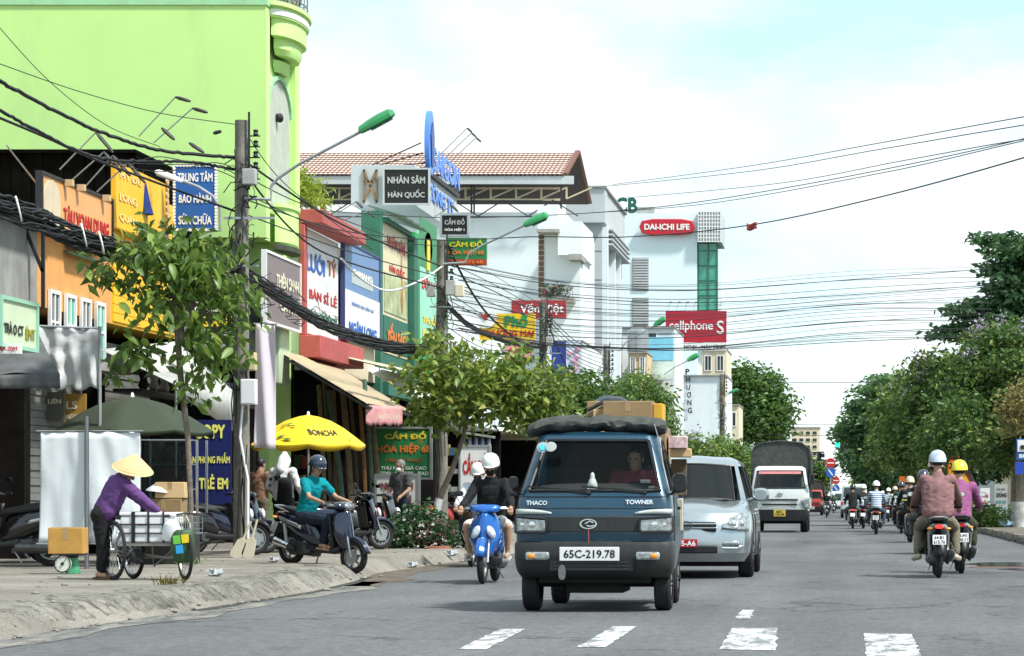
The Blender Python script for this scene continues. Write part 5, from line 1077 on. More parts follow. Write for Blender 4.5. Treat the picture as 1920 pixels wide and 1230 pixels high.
# blue scooter coming towards the camera beside the blue truck
Y_ = 35.6; loc = (GND(917, Y_), Y_, 0)
motorbike('scooter', 'glossy blue scooter ridden towards the camera beside the blue truck', BLUEM, R=.285, lit=False, loc=loc, rz=pi, plate=None)
J = ride(-.02, .27, .80, .33)
person('man on the blue scooter in white helmet, black mask, black jacket and white shorts', loc, pi, J, dict(shirt=cloth('black_jacket', (.013, .013, .015)), trousers=cloth('white_shorts', (.62, .62, .62)), shoe=mat('white_sandal', (.6, .6, .56), .7), collar=cloth('red_collar', (.4, .05, .04))), legs='short', helmet=mat('helmet_white', (.74, .74, .73), .25, var=.04, coat=.6), mask=cloth('black_mask', (.012, .012, .012)), shoe='sandal', eyes=True, wide=1.1)
Y_ = 44.5; loc = (GND(894, Y_), Y_, 0)
motorbike('scooter', 'dark scooter mostly hidden behind the blue one', BLKP, lit=False, loc=loc, rz=pi, plate=None)
person('rider in white helmet and pale sleeves behind the man on the blue scooter', loc, pi, ride(0, .2, .80), dict(shirt=cloth('pale_blue_shirt', (.55, .60, .64)), trousers=cloth('dark_trousers', (.03, .03, .035))), helmet=MATS['helmet_white'], mask=MATS['black_mask'])
# woman on the navy scooter on the pavement
a = V((-8.0, 38.15, 0)); b_ = V((-6.95, 37.5, 0)); d = b_-a; rz = atan2(d.y, d.x)-pi/2; c_ = (a+b_)/2; c_.z = .12
MB_ = motorbike('scooter', 'navy scooter with a chrome silencer crossing the pavement edge', NAVY, R=.255, lit=False, loc=c_, rz=rz, trim=mat('trim_silver', (.5, .52, .54), .2, .8), side=STEEL, lamps=1, plate='65-E1\n884.20')
MB_.rotation_euler.x = -.10; MB_.scale = (.95,)*3
J = ride(.03, .10, .775, .30, .33); J['aL'] = V((-.12, .14, .40)); J['kL'] = V((-.11, .24, .73))
w_ = person('woman in a teal blouse, dark trousers and navy helmet riding the navy scooter', c_+V((0, 0, .0)), rz, J, dict(shirt=cloth('teal_blouse', (.0, .20, .23)), trousers=cloth('navy_trousers', (.014, .02, .034)), shoe=mat('tan_sandal', (.4, .25, .16), .6), longhair=1), sleeve='short', helmet=mat('helmet_navy', (.02, .035, .06), .22, var=.05, coat=.8), mask=None, shoe='sandal', face=(.12, 1, -.12), scale=.95)
# pair in the right lane
Y_ = 38.4; loc = (GND(1757, Y_), Y_, 0)
motorbike('scooter', 'black scooter with a glowing tail lamp, nearest in the right lane', BLKP, R=.28, loc=loc, plate='64-B1\n615.76', side=STEEL)
J = ride(-.02, .30, .83, .33, back=-.06); J['aL'] = V((-.27, .08, .32)); J['kL'] = V((-.25, .15, .70)); J['tL'] = V((-.35, 1, -.1)); J['tR'] = V((.35, 1, -.1))
KH = cloth('khaki_trousers', (.20, .175, .125))
person('broad rider seen from behind in a mauve knitted sweater and khaki trousers', loc, 0, J, dict(shirt=cloth('mauve_knit', (.235, .125, .125)), trousers=KH, shoe=mat('beige_shoe', (.5, .42, .3), .7), collar=MATS['mauve_knit']), helmet=mat('helmet_pale_blue', (.42, .50, .62), .3, var=.3, scale=12, coat=.5), wide=1.28, shoe='shoe', scale=1.03)
J = ride(.12, .24, .80, .33, back=.34)
person('driver almost hidden in front of the mauve sweater, beige helmet showing', loc, 0, J, dict(shirt=cloth('brown_shirt', (.1, .07, .05)), trousers=KH), helmet=mat('helmet_beige', (.50, .42, .32), .35, var=.08))
Y_ = 40.6; loc = (GND(1799, Y_), Y_, 0)
motorbike('scooter', 'white sided scooter beside the nearest right lane scooter', BLKP, R=.27, lit=False, loc=loc, plate='65-H1\n020.11', trim=WHT)
person('rider in a purple hooded jacket and black striped yellow helmet', loc, 0, ride(.02, .22, .78, .32), dict(shirt=cloth('purple_jacket', (.27, .085, .20)), trousers=cloth('olive_trousers', (.05, .05, .03))), helmet=mat('helmet_yellow', (.75, .62, .03), .3, var=.05, coat=.5), face=(.1, 1, 0))
# farther traffic, each a machine and its rider
far = [(1731, 55, 'dark hooded rider in a patterned bucket hat on a red sided scooter', (.02, .02, .022), (.1, .12, .13), 'helmet_navy', REDP, 'scooter with an orange red side panel just ahead of the near pair', 1, .26),
       (1706, 70, 'rider in a dark vest with a yellow reflective band', (.018, .02, .02), (.03, .03, .035), 'helmet_beige', BLKP, 'dark scooter ridden by the man with the reflective band', 0, .25),
       (1690, 88, 'rider in dull green farther along the kerb side', (.03, .06, .045), (.04, .04, .04), 'helmet_navy', GRYP, 'grey scooter near the right hand kerb in the column', 0, .24),
       (1643, 86, 'rider in a blue and white checked shirt and white helmet', (.30, .38, .50), (.05, .07, .11), 'helmet_white', BLKP, 'scooter under the rider with the checked shirt', 0, .25),
       (1619, 104, 'rider in dark clothes with a pale bag and white helmet', (.03, .025, .03), (.03, .03, .035), 'helmet_white', BLKP, 'dark scooter between the checked shirt and the black shirt', 0, .24),
       (1599, 103, 'rider in black with a bright tail lamp in the middle of the road', (.015, .017, .016), (.09, .10, .11), 'helmet_black', BLKP, 'black scooter with a bright brake lamp in mid road', 1, .26),
       (1666, 135, 'rider in pale blue near the centre of the far column', (.28, .34, .42), (.05, .05, .07), 'helmet_white', GRYP, 'scooter under the far pale blue rider', 0, .2),
       (1678, 120, 'rider in white far ahead by the kerb', (.55, .55, .55), (.04, .04, .05), 'helmet_beige', BLKP, 'scooter under the far white shirted rider', 0, .2),
       (1655, 175, 'tiny far rider in teal under the trees', (.05, .2, .2), (.04, .04, .05), 'helmet_white', BLKP, 'tiny far scooter under the teal rider', 0, .2),
       (1632, 190, 'tiny far rider in green between the lanes', (.05, .22, .15), (.04, .04, .05), 'helmet_beige', GRYP, 'tiny far scooter under the green rider', 0, .2)]
mat('helmet_black', (.012, .012, .013), .3, var=.05, coat=.5)
for i, (u, Y_, lb, sc_, tc_, hm, pt, lb2, lit, sp_) in enumerate(far):
    loc = (GND(u, Y_), Y_, 0)
    motorbike('scooter', lb2, pt, lit=bool(lit), loc=loc, plate='65-B2\n7%d3.1%d' % (i, i) if Y_ < 90 else None, rz=random.uniform(-.03, .03), group='motorbikes in the far traffic')
    person(lb, loc, 0, ride(.0, sp_, .80), dict(shirt=cloth('far_shirt_%d' % i, sc_) if i != 3 else None or cloth('far_shirt_%d' % i, sc_), trousers=cloth('far_trousers_%d' % i, tc_)), vox=.03, helmet=MATS[hm], group='riders in the far traffic')
    if i == 3:
        q = bpy.data.objects; sh_ = [o for o in COL.objects if o.name.startswith('shirt')][-1]
        mm = MATS['far_shirt_3']; n = mm.node_tree.nodes; l = mm.node_tree.links; wv = n.new('ShaderNodeTexWave'); wv.bands_direction = 'Z'; wv.inputs['Scale'].default_value = 4.5; wv.inputs['Distortion'].default_value = .4
        tcn = n.new('ShaderNodeTexCoord'); l.new(tcn.outputs['Object'], wv.inputs['Vector']); rp = n.new('ShaderNodeValToRGB'); rp.color_ramp.elements[0].color = (.13, .20, .34, 1); rp.color_ramp.elements[1].color = (.62, .68, .74, 1); rp.color_ramp.interpolation = 'CONSTANT'; rp.color_ramp.elements[1].position = .5; l.new(wv.outputs['Fac'], rp.inputs[0]); l.new(rp.outputs[0], n['Principled BSDF'].inputs['Base Color'])
    if i == 1: m = MB(); m.torus(.19, .03, (0, -.20, 1.10), (0, 0, 1), 20, 6, .7); o = [q for q in COL.objects if q.get('label') == lb][0]; obj('reflective_band', m, mat('reflective_yellow', (.6, .62, .12), .5), o)
    if i == 4: m = MB(); m.obox((-.12, -.40, 1.0), (1, 0, 0), (0, 1, 0), (0, 0, 1), .26, .1, .24); tag(obj('shoulder_bag', m, mat('pale_bag', (.5, .62, .75), .6), None, bev=.03, loc=loc), 'pale blue bag slung on a far rider in dark clothes', 'bag')
for i, (u, Y_, lb, lb2, sc_) in enumerate(((1550, 170, 'oncoming far rider in dark clothes beside the lorries', 'oncoming dark scooter beside the lorries', (.02, .02, .02)), (1541, 215, 'oncoming far rider in white beyond the dark one', 'oncoming scooter beyond the dark one', (.5, .5, .5)), (1563, 225, 'oncoming far rider in green under the crossing signs', 'oncoming scooter under the crossing signs', (.06, .12, .06)))):
    loc = (GND(u, Y_), Y_, 0); motorbike('scooter', lb2, BLKP, lit=False, loc=loc, rz=pi, plate=None, group='motorbikes in the far traffic')
    person(lb, loc, pi, ride(0, .22, .80), dict(shirt=cloth('far_front_%d' % i, sc_), trousers=MATS['dark_trousers']), vox=.035, helmet=MATS['helmet_white'] if i else MATS['helmet_black'], group='riders in the far traffic')
# ------------------------------------------------------------------ people on the left pavement
# woman with the conical hat leaning over her cart
cY = 30.0; loc = V((GND(201, cY), cY+.28, PZ))
J = dict(pel=(-.10, 0, .76), che=(.04, -.02, 1.04), nek=(.11, -.03, 1.17), hd=(.185, -.05, 1.225), sL=(-.04, .16, 1.12), sR=(.15, -.17, 1.10), eL=(.20, .25, .93), eR=(.36, -.22, .93), hL=(.40, .22, .76), hR=(.56, -.2, .765), pL=(-.12, .10, .73), pR=(-.12, -.10, .73), kL=(-.14, .10, .40), kR=(-.09, -.12, .40), aL=(-.15, .10, .10), aR=(-.11, -.12, .10), fL=(.8, 0, -.5), fR=(.8, .1, -.5), tL=(1, .1, -.1), tR=(1, -.1, -.1))
person('woman in a purple cardigan, black trousers and conical hat bending over her cart', loc, 0, J, dict(shirt=cloth('purple_cardigan', (.115, .05, .17)), trousers=cloth('black_trousers', (.012, .012, .013)), shoe=mat('brown_sandal', (.08, .05, .03), .8)), vox=.013, face=(.85, -.25, -.45), cone=(mat('straw', (.60, .46, .24), .8, var=.12, scale=8), (.1, -.75, 2.6)), shoe='sandal', wide=1.3)
# man in grey with mask
mY = 52.0; loc = V((GND(752, mY), mY, PZ))
ST = dict(pel=(0, 0, .90), che=(0, .0, 1.27), nek=(0, .0, 1.44), hd=(0, .02, 1.56), sL=(-.19, 0, 1.37), eL=(-.25, .04, 1.10), hL=(-.20, .20, .98), pL=(-.09, 0, .88), kL=(-.10, .02, .49), aL=(-.10, 0, .10))
person('man in a grey shirt and white mask standing by the parked motorbikes', loc, pi*.8, ST, dict(shirt=cloth('grey_shirt', (.06, .062, .065)), trousers=cloth('navy_trousers', (0,)*3), hair=mat('grey_hair', (.16, .15, .14), .6)), sleeve='short', mask=cloth('white_mask', (.7, .7, .7)), eyes=True, face=(.3, 1, 0))
# white hoodie with black stars
hY = 47.5; loc = V((GND(531, hY), hY, PZ))
J = {k: V(p) for k, p in ST.items()}; J['hd'] = V((0, .05, 1.55)); J['hL'] = V((-.22, .22, 1.0)); J['eL'] = V((-.30, .0, 1.12))
hp = person('person in a white star printed hooded top with a black backpack', loc, -.35, J, dict(shirt=cloth('white_hoodie', (.66, .67, .68)), trousers=MATS['black_trousers']), hood=MATS['white_hoodie'], bag=(cloth('black_backpack', (.012, .012, .013)), (.16, -.20, -.08)), wide=1.1, scale=1.03)
def star(c, s): return [(s*(1 if k % 2 == 0 else .42)*sin(pi*k/5), s*(1 if k % 2 == 0 else .42)*cos(pi*k/5)) for k in range(10)]
m = MB()
for x, z, s_ in ((-.02, 1.26, .085), (-.15, 1.24, .045), (-.17, 1.13, .035)): m.prism(star(0, s_), (x, -.185+abs(x)*.22, z), (1, 0, 0), (0, 0, 1), (0, -1, 0), .006)
obj('star_print', m, BLK, hp)
bY = 50; loc = V((GND(488, bY), bY, PZ))
person('person in a brown top and drab trousers at the stall behind the power pole', loc, -.6, ST, dict(shirt=cloth('brown_top', (.24, .13, .085)), trousers=cloth('drab_trousers', (.12, .105, .07))), vox=.02)
# driver of the blue truck (image right), sitting inside the cab
DJ = dict(pel=(0, 0, .95), che=(0, .04, 1.27), nek=(0, .055, 1.42), hd=(0, .07, 1.535), sL=(-.18, .05, 1.36), eL=(-.24, .26, 1.20), hL=(-.12, .42, 1.20), pL=(-.09, .04, .93), kL=(-.12, .42, .95), aL=(-.12, .62, .62), fL=(.3, .8, .1), fR=(-.3, .8, .1))
person('truck driver in a maroon shirt behind the windscreen of the blue truck', (TXc+.34, TY+1.02, -.02), pi, DJ, dict(shirt=cloth('maroon_shirt', (.22, .05, .06)), trousers=MATS['dark_trousers'], skin=mat('skin_driver', (.48, .30, .20), .5, var=.08, scale=12)), sleeve='short', eyes=True, face=(.25, 1, -.05), scale=1.0)
# ------------------------------------------------------------------ parked motorbikes
Y_ = 36.0
pb = motorbike('motorbike', 'black motorbike with silver side flashes parked with its tail to the white sheet', BLKP, R=.285, lit=False, loc=(GND(5, Y_), Y_+.1, PZ), rz=pi/2+.12, trim=STEEL, plate=None, nm='motorbike')
m = MB(); m.tube([(.10, -.1, .34), (.16, -.5, .62), (.17, -.75, .66)], .018, 6); obj('rear_frame', m, STEEL, pb)
pk = [(655, 48.5, -.9, NAVY, 'navy scooter parked beyond the umbrella, seat towards the street'), (690, 50, -1.2, GRYP, 'grey scooter parked nose out beside the man in grey'), (722, 54.5, -.4, REDP, 'red scooter parked against the green pawn shop board'), (636, 52, -1.3, BLKP, 'black scooter parked deepest under the tan awning'), (845, 64, -.5, REDP, 'red scooter parked behind the concrete pole'), (868, 66, -.9, BLKP, 'black scooter parked under the white pawn board'), (405, 43.5, -1.1, BLKP, 'black scooter parked before the navy stationery banner'), (430, 44.8, -1.0, NAVY, 'dark scooter parked between the navy banner and the power pole'), (14, 38.6, 2.6, BLKP, 'black scooter facing the street in the dark shop doorway')]
for u, y, r_, pt, lb in pk: motorbike('scooter', lb, pt, lit=False, loc=(GND(u, y), y, PZ), rz=r_, plate='65-C1\n2%d8.40' % (u % 9) if u in (690, 405, 655) else None, group='scooters parked on the left pavement')
# ------------------------------------------------------------------ the hawker's bicycle cart
ct = thing('bicycle_cart', 'old three wheeled bicycle cart strapped with a white foam box', 'cart', (GND(285, 30.2), 30.2, PZ))
FR = mat('worn_frame', (.28, .26, .23), .5, .4, var=.3)
def bikewheel(x, y, R, yaw, nm='wheel'):
    ax = V((cos(yaw), sin(yaw), 0)); o = obj(nm, MB().torus(R-.02, .021, (x, y, R), ax, 32, 8), RUB, ct); m = MB(); m.torus(R-.045, .010, (x, y, R), ax, 32, 5, 1.5); m.disc(.03, .09, (x, y, R), ax, 10); f = ax.cross(V((0, 0, 1)))
    for i in range(28): a = 2*pi*i/28; m.bar(V((x, y, R))+ax*(.03*(-1)**i), V((x, y, R))+(f*cos(a)+V((0, 0, 1))*sin(a))*(R-.045), .0035)
    obj('rim', m, STEEL, o)
bikewheel(-.40, -.12, .335, .66); bikewheel(.44, -.25, .29, .5); bikewheel(-.30, .34, .30, .66); 
m = MB(); m.tube([(-.42, -.07, .34), (-.30, -.05, .62), (-.34, 0, .68)], .017, 7); m.tube([(-.36, 0, .60), (-.18, .02, .30), (.2, -.1, .25), (.44, -.2, .30)], .015, 6); m.tube([(-.42, -.06, .335), (-.18, .02, .28)], .013, 6); m.tube([(.44, -.2, .3), (.46, -.12, .62), (.40, -.1, .74)], .017, 6); m.tube([(-.2, .1, .25), (.35, .1, .25)], .015, 6)
for y in (-.18, .28): m.bar((-.33, y, .40), (.38, y, .40), .03)
for x in (-.33, .0, .38): m.bar((x, -.18, .40), (x, .28, .40), .03)
m.tube([(.0, .0, .4), (.02, .0, .15), (.3, .0, .4)], .012, 6); obj('frame', m, FR, ct)
m = MB(); m.tube([(.30, -.25, .73), (.42, -.12, .76), (.56, -.02, .73), (.60, .1, .72)], .012, 6); m.tube([(.30, -.25, .73), (.24, -.33, .72)], .018, 7); obj('handlebar', m, DKST, ct)
m = MB(); m.loft([sup(-.14, .70, .05, .02, 12, .9, -.33), sup(-.05, .715, .11, .035, 12, .9, -.32), sup(.08, .72, .12, .04, 12, .9, -.31), sup(.16, .71, .07, .03, 12, .9, -.31)]); obj('saddle', m, mat('saddle_vinyl', (.02, .02, .022), .5, var=.2), ct)
m = MB(); m.disc(.085, .02, (-.15, -.08, .27), (sin(.6), -cos(.6), 0), 14); m.bar((-.15, -.14, .27), (-.06, -.16, .2), .02); obj('chainring', m, DKST, ct)
m = MB(); m.box(.3, .56, -.2, .06, .52, .54)
for i in range(7): 
    for yy in (-.2, .06): m.bar((.3+.043*i, yy, .53), (.3+.043*i, yy, .72), .006)
for z in (.58, .65, .72): m.bar((.3, -.2, z), (.56, -.2, z), .006); m.bar((.56, -.2, z), (.56, .06, z), .006)
obj('wire_basket', m, STEEL, ct)
FOAM = mat('white_foam', (.70, .70, .71), .8, var=.06, scale=6, bump=.1)
fb = thing('foam_box', 'white foam box lashed with black cords on the cart', 'box', ct.location+V((-.02, .05, .42)))
m = MB(); m.box(-.30, .31, -.2, .22, 0, .30); o = obj('box', m, FOAM, fb, bev=.02); m = MB(); m.box(-.31, .32, -.21, .23, .305, .345); obj('lid', m, FOAM, fb, bev=.012)
m = MB()
for x in (-.16, -.14, .02, .19): m.box(x-.010, x+.010, -.216, .236, -.004, .352)
for z in (.11, .21): m.box(-.325, .33, -.214, .234, z-.006, z+.006)
obj('lashing', m, BLK, fb); m = MB(); m.box(-.10, .0, -.206, -.201, .195, .215); obj('red_label', m, mat('label_red', (.35, .03, .05), .6), fb)
m = MB(); m.lathe([(.001, .0), (.08, .01), (.10, .10), (.085, .2), (.03, .25), (.045, .30), (.03, .31), (.001, .26)], ct.location+V((.27, -.24, .44)), (.1, -.1, 1), 14)
for p in m.v: k = mnoise.noise((p.x*20, p.y*20, p.z*20)); p.x += .018*k; p.y += .012*k
tag(obj('plastic_bag', m, mat('white_film', (.68, .69, .70), .4, var=.08), None, True), 'crumpled white carrier bag hanging on the cart in front of the foam box', 'bag')
gb = thing('sack', 'green net sack with green, yellow and blue patches on the cart front', 'sack', ct.location+V((.44, -.36, .20)))
m = MB(); m.loft([[V((.13*s_*cos(a)*(1+.08*sin(3*a+z*20)), .09*s_*sin(a), z)) for a in [2*pi*k/16 for k in range(16)]] for z, s_ in ((0, .45), (.05, .85), (.16, 1), (.27, 1), (.34, .85), (.37, .6))]); obj('sack', m, mat('net_green', (.03, .075, .03), .6, var=.6, scale=16, bump=.6, bscale=30), gb)
for x, z, c3, nm in ((-.045, .26, (.14, .5, .06), 'green_patch'), (.048, .272, (.75, .55, .02), 'yellow_patch'), (-.015, .155, (.02, .30, .62), 'blue_patch')): m = MB(); m.obox((x, -.093, z), (1, 0, .1), (0, 1, 0), (-.1, 0, 1), .08, .008, .095); obj('patch', m, mat(nm, c3, .4, var=.15), gb)
# scale, box, sheet on its post
sc_ = thing('kitchen_scale', 'green spring scale with a round white dial on the pavement', 'scale', (GND(130, 32.6), 32.6, PZ))
m = MB(); m.box(-.02, .11, -.10, .12, 0, .03); m.loft([[V((x*k+.04, y*k, z)) for x, y in ((-.07, -.09), (.07, -.09), (.07, .09), (-.07, .09))] for z, k in ((.03, 1), (.20, .7))]); obj('scale_body', m, mat('scale_green', (.05, .33, .16), .5, var=.15, dirt=(.2, .2, .15), damt=.5), sc_, bev=.006)
m = MB(); m.disc(.105, .03, (-.045, -.11, .125), (-.15, -1, .1), 26); dl = obj('dial', m, mat('dial_cream', (.62, .64, .55), .4, var=.05), sc_)
m = MB(); m.torus(.102, .008, (-.047, -.127, .127), (-.15, -1, .1), 26, 6)
for i in range(12): a = 2*pi*i/12; c2 = V((-.047, -.128, .127)); m.bar(c2+V((cos(a), 0, sin(a)))*.075, c2+V((cos(a), 0, sin(a)))*.09, .005)
m.bar((-.047, -.131, .127), (-.01, -.135, .18), .006); m.disc(.02, .02, (-.047, -.13, .127), (-.15, -1, .1), 12); obj('dial_markings', m, BLK, dl)
m = MB(); m.box(-.02, .10, -.05, .05, .2, .23); m.box(-.12, .19, -.13, .13, .23, .245); obj('pan', m, DKST, sc_)
carton('carton', 'taped yellow brown carton sitting on the green scale', (GND(127, 32.6), 32.62, PZ+.246), (.42, .30, .32), .06, mat('carton_yellow', (.46, .255, .06), .8, var=.14, scale=6, dirt=(.3, .16, .04), damt=.4))
sh = thing('hanging_sheet', 'white cloth sheet hung from a bar on a steel post', 'sheet', (GND(168, 35.0), 35.0, PZ))
def cl(a, c_): x = -.64+1.30*a; return (x-.03*(1-c_)*(1-a), .010*sin(a*17+c_*5)+.035*sin(a*6+2.5*c_)*(1.2-c_)+.014*mnoise.noise((a*5+c_*4, c_*2.5, 4))+.012*mnoise.noise((a*11, c_*3, 9)), .34+1.46*c_-.012*abs(sin(a*14))*(c_ > .9))
m = MB(); m.grid(cl, 60, 16); obj('cloth', m, mat('white_sheet', (.62, .65, .67), .85, var=.05, scale=3, dirt=(.5, .52, .53), damt=.5, bump=.1, bscale=20), sh, solid=.004, ang=180)
for z in (1.81, .33): m = MB(); m.tube([(-.70, 0, z), (.70, 0, z)], .011, 6); obj('bar', m, STEEL, sh); m = MB(); m.tube([(-.02, -.06, 0), (-.02, -.06, 2.0)], .028, 10); obj('post', m, GALV, sh)
# umbrellas
def parasol(name, label, c, R, zr, zp, mt, n=8, flap=.12, pole=STEEL, sag=.0):
    t = thing(name, label, 'umbrella', (c[0], c[1], PZ)); m = MB(); zr -= PZ; zp -= PZ
    ns = n*6; rings = []
    for f, z in ((.02, zp), (.18, zp-.03*1), (.4, zp-(zp-zr)*.20), (.62, zp-(zp-zr)*.44), (.84, zp-(zp-zr)*.76), (1, zr)):
        rings.append([V((R*f*(1-.035*f*abs(sin(n/2*a)))*cos(a), R*f*(1-.035*f*abs(sin(n/2*a)))*sin(a), z-.03*f*abs(sin(n/2*a))*R)) for a in [2*pi*k/ns for k in range(ns)]])
    rings.append([V((p.x*1.0, p.y*1.0, p.z-flap*(.55+.45*abs(sin(n/2*a))))) for p, a in zip(rings[-1], [2*pi*k/ns for k in range(ns)])])
    m.loft(rings, caps=False); cp = obj('canopy', m, mt, t, ang=25, solid=.003); m = MB(); m.tube([(0, 0, .05), (0, 0, zp+.05)], .02, 8); obj('pole', m, pole, t); m = MB(); m.lathe([(.001, .07), (.02, .05), (.03, 0)], (0, 0, zp), (0, 0, 1), 10); obj('finial', m, WHT, t)
    m = MB()
    for k in range(n): a = 2*pi*k/n; m.tube([(0, 0, zp-.02), (R*.97*cos(a), R*.97*sin(a), zr-.01)], .006, 4); m.tube([(0, 0, zp-.5), (R*.5*cos(a), R*.5*sin(a), zp-(zp-zr)*.42)], .005, 4)
    obj('ribs', m, STEEL, t); m = MB(); m.lathe([(.001, .0), (.22, .0), (.22, .06), (.05, .09), (.04, .3), (.001, .3)], (0, 0, 0), (0, 0, 1), 16); obj('base', m, CONC, t); return t, cp
uc = V((GND(578, 46), 46, 0)); yu, ycp = parasol('market_umbrella', 'yellow printed tea umbrella over the pavement stall', uc, .97, 2.06, 2.57, mat('umbrella_yellow', (.78, .52, .015), .6, var=.05, dirt=(.62, .42, .05), damt=.3), 8, .075)
ycp.rotation_euler.z = .2
def on_cone(a, f, zr=1.8, zp=2.37, R=.97): return V((R*f*cos(a), R*f*sin(a), zp-(zp-zr)*f*.93))
def csurf(a, f, off=.012, zr=1.86, zp=2.37, R=.97):
    T_ = ((.02, 0), (.18, .03/.57), (.4, .20), (.62, .44), (.84, .76), (1, 1)); s_ = abs(sin(4*a)); z = zp-(zp-zr)*lerp_tab(T_, f)-.03*f*s_*R; r_ = R*f*(1-.035*f*s_); return V(((r_+off*.5)*cos(a), (r_+off*.5)*sin(a), z+off))
a0 = -pi/2+.36; nrm = V((cos(a0)*.5, sin(a0)*.5, .86)); rgt = V((-sin(a0), cos(a0), 0)); upv = nrm.cross(rgt).normalized()*1
if upv.z < 0: upv = -upv
lo_ = lettering('BONCHA', mat('print_dark', (.03, .03, .02), .6, var=0), (0, 0, 0), .52, .14, (1, 0, 0), (0, 1, 0), ycp, False, .05)
for v in lo_.data.vertices: f_ = .74-v.co.y/1.05; v.co = csurf(a0+v.co.x/(.97*f_), f_, .012+v.co.z*.3)
m = MB()
for aa, f, rot, s_ in ((-.62, .55, .3, .13), (-.45, .60, -.2, .11), (-.75, .62, 1.2, .12), (-.6, .85, .8, .15), (-.42, .90, -.1, .16), (-1.05, .8, .4, .10), (.95, .9, .4, .09)):
    a1 = -pi/2+aa; r1 = V((-sin(a1), cos(a1), 0)); n1 = V((cos(a1)*.5, sin(a1)*.5, .86)); u1 = n1.cross(r1).normalized(); u1 = u1 if u1.z > 0 else -u1; c1 = csurf(a1, f, .03)
    d1 = r1*cos(rot)+u1*sin(rot); e1 = -r1*sin(rot)+u1*cos(rot); s_ *= 1.45; m.add([c1-d1*s_*.5, c1-e1*s_*.16, c1+d1*s_*.5, c1+e1*s_*.16], [(0, 1, 2, 3)])
obj('leaf_print', m, mat('print_green', (.03, .16, .02), .6, var=.1), ycp)
parasol('market_umbrella', 'faded dark green umbrella over the glass food stall', V((GND(248, 38.2), 38.2, 0)), 1.16, 2.09, 2.58, mat('umbrella_green', (.028, .04, .02), .75, var=.15, dirt=(.045, .06, .035), damt=.6), 8, .06)
# food stall with glass case
st = thing('food_stall', 'food stall with a glazed steel case under the green umbrella', 'stall', (GND(312, 37.6), 37.6, PZ))
m = MB(); m.box(-.62, .40, -.3, .3, 0, .72); obj('counter', m, mat('stall_tin', (.035, .033, .032), .5, .3, var=.4), st); m = MB()
for x in (-.3, .5):
    for y in (-.28, .28): m.box(x-.015, x+.015, y-.015, y+.015, .72, 1.75)
for z in (1.05, 1.4, 1.74): m.box(-.3, .38, -.28, .28, z, z+.015)
obj('case_frame', m, STEEL, st); m = MB(); m.box(-.28, .36, -.285, -.28, .74, 1.73); obj('case_glass', m, glass('case_glass', (.55, .6, .58), .6), st)
for i in range(24): x = -.24+.08*(i % 8); z = (.735, 1.065, 1.415)[i//8]; r_ = random.uniform(.025, .038); m = MB(); m.lathe([(.001, 0), (r_, 0), (r_, .1), (r_*.6, .16), (.001, .18)], (x, random.uniform(-.2, .1), z), (0, 0, 1), 8); obj('jar', m, mat('jar_%d' % (i % 4), ((.3, .14, .06), (.3, .26, .2), (.2, .04, .03), (.1, .12, .05))[i % 4], .4, var=.3), st)
carton('carton', 'open topped carton with a flap on the stall counter', (GND(322, 37.0), 37.0, PZ+.93), (.40, .35, .22), .1, CARDL); carton('carton', 'brown carton on the counter under the open one', (GND(312, 37.0), 37.0, PZ+.60), (.5, .35, .32), .0, CARD)
m = MB(); m.obox((GND(344, 36.9), 36.9, PZ+1.15), (1, 0, .5), (0, 1, 0), (-.5, 0, 1), .2, .3, .01); 
m = MB(); m.lathe([(.17, 0), (.16, .02), (.07, .09), (.03, .12), (.001, .12)], (GND(296, 36.9), 36.9, PZ+1.02), (.1, 0, 1), 12); tag(obj('paper_cone', m, WHT, None, True), 'small white paper cone lying on the stall cartons', 'paper')
# whitewashed paddles, litter
for k, (u, tl, lb) in enumerate(((440, -.42, 'whitewashed wooden paddle leaning left at the power pole'), (463, -.26, 'shorter whitewashed paddle leaning against the power pole'))):
    y = 41.6; t = thing('paddle', lb, 'paddle', (GND(u, y), y, PZ)); t.rotation_euler.y = -tl; m = MB(); m.loft([[V((x*w_, dy2, z)) for x, dy2 in ((-1, -.012), (1, -.012), (1, .012), (-1, .012))] for z, w_ in ((0, .07), (.05, .10), (.28, .075), (.34, .022))]); obj('blade', m, mat('whitewash', (.62, .58, .44), .9, var=.12), t); m = MB(); m.tube([(0, 0, .3), (0, 0, .62)], .018, 6); obj('handle', m, MATS['whitewash'], t)
def litter(label, c, s, mt):
    m = MB(); m.ell((0, 0, s*.4), (s, s*.8, s*.5), 18, 12)
    for p in m.v: k = mnoise.noise(p*3.2/s)+.5*mnoise.noise(p*7/s); p *= 1+.75*k; p.z = max(0, p.z)
    tag(obj('plastic_bag', m, mt, None, loc=c), label, 'litter')
FILM = mat('litter_film', (.42, .44, .46), .4, var=.2)
litter('crumpled clear plastic bag lying on the pavement by the cart', (GND(402, 31.5), 31.5, PZ), .08, FILM); litter('scrap of white plastic at the gutter below the flower bush', (GND(772, 41.5), 41.5, .05), .08, FILM); litter('flattened white bag by the gutter near the blue scooter', (GND(845, 47.5), 47.5, .1), .10, FILM); litter('small white scrap behind the rear wheel of the navy scooter', (GND(512, 38.7), 38.7, .2), .07, FILM); litter('pale blue bag by the foot of the whitewashed trunk', (GND(1883, 93), 92, .17), .25, mat('litter_blue', (.35, .5, .62), .4)); litter('black refuse sack by the whitewashed trunk', (GND(1874, 94), 95, .17), .42, mat('refuse_black', (.015, .015, .016), .3))
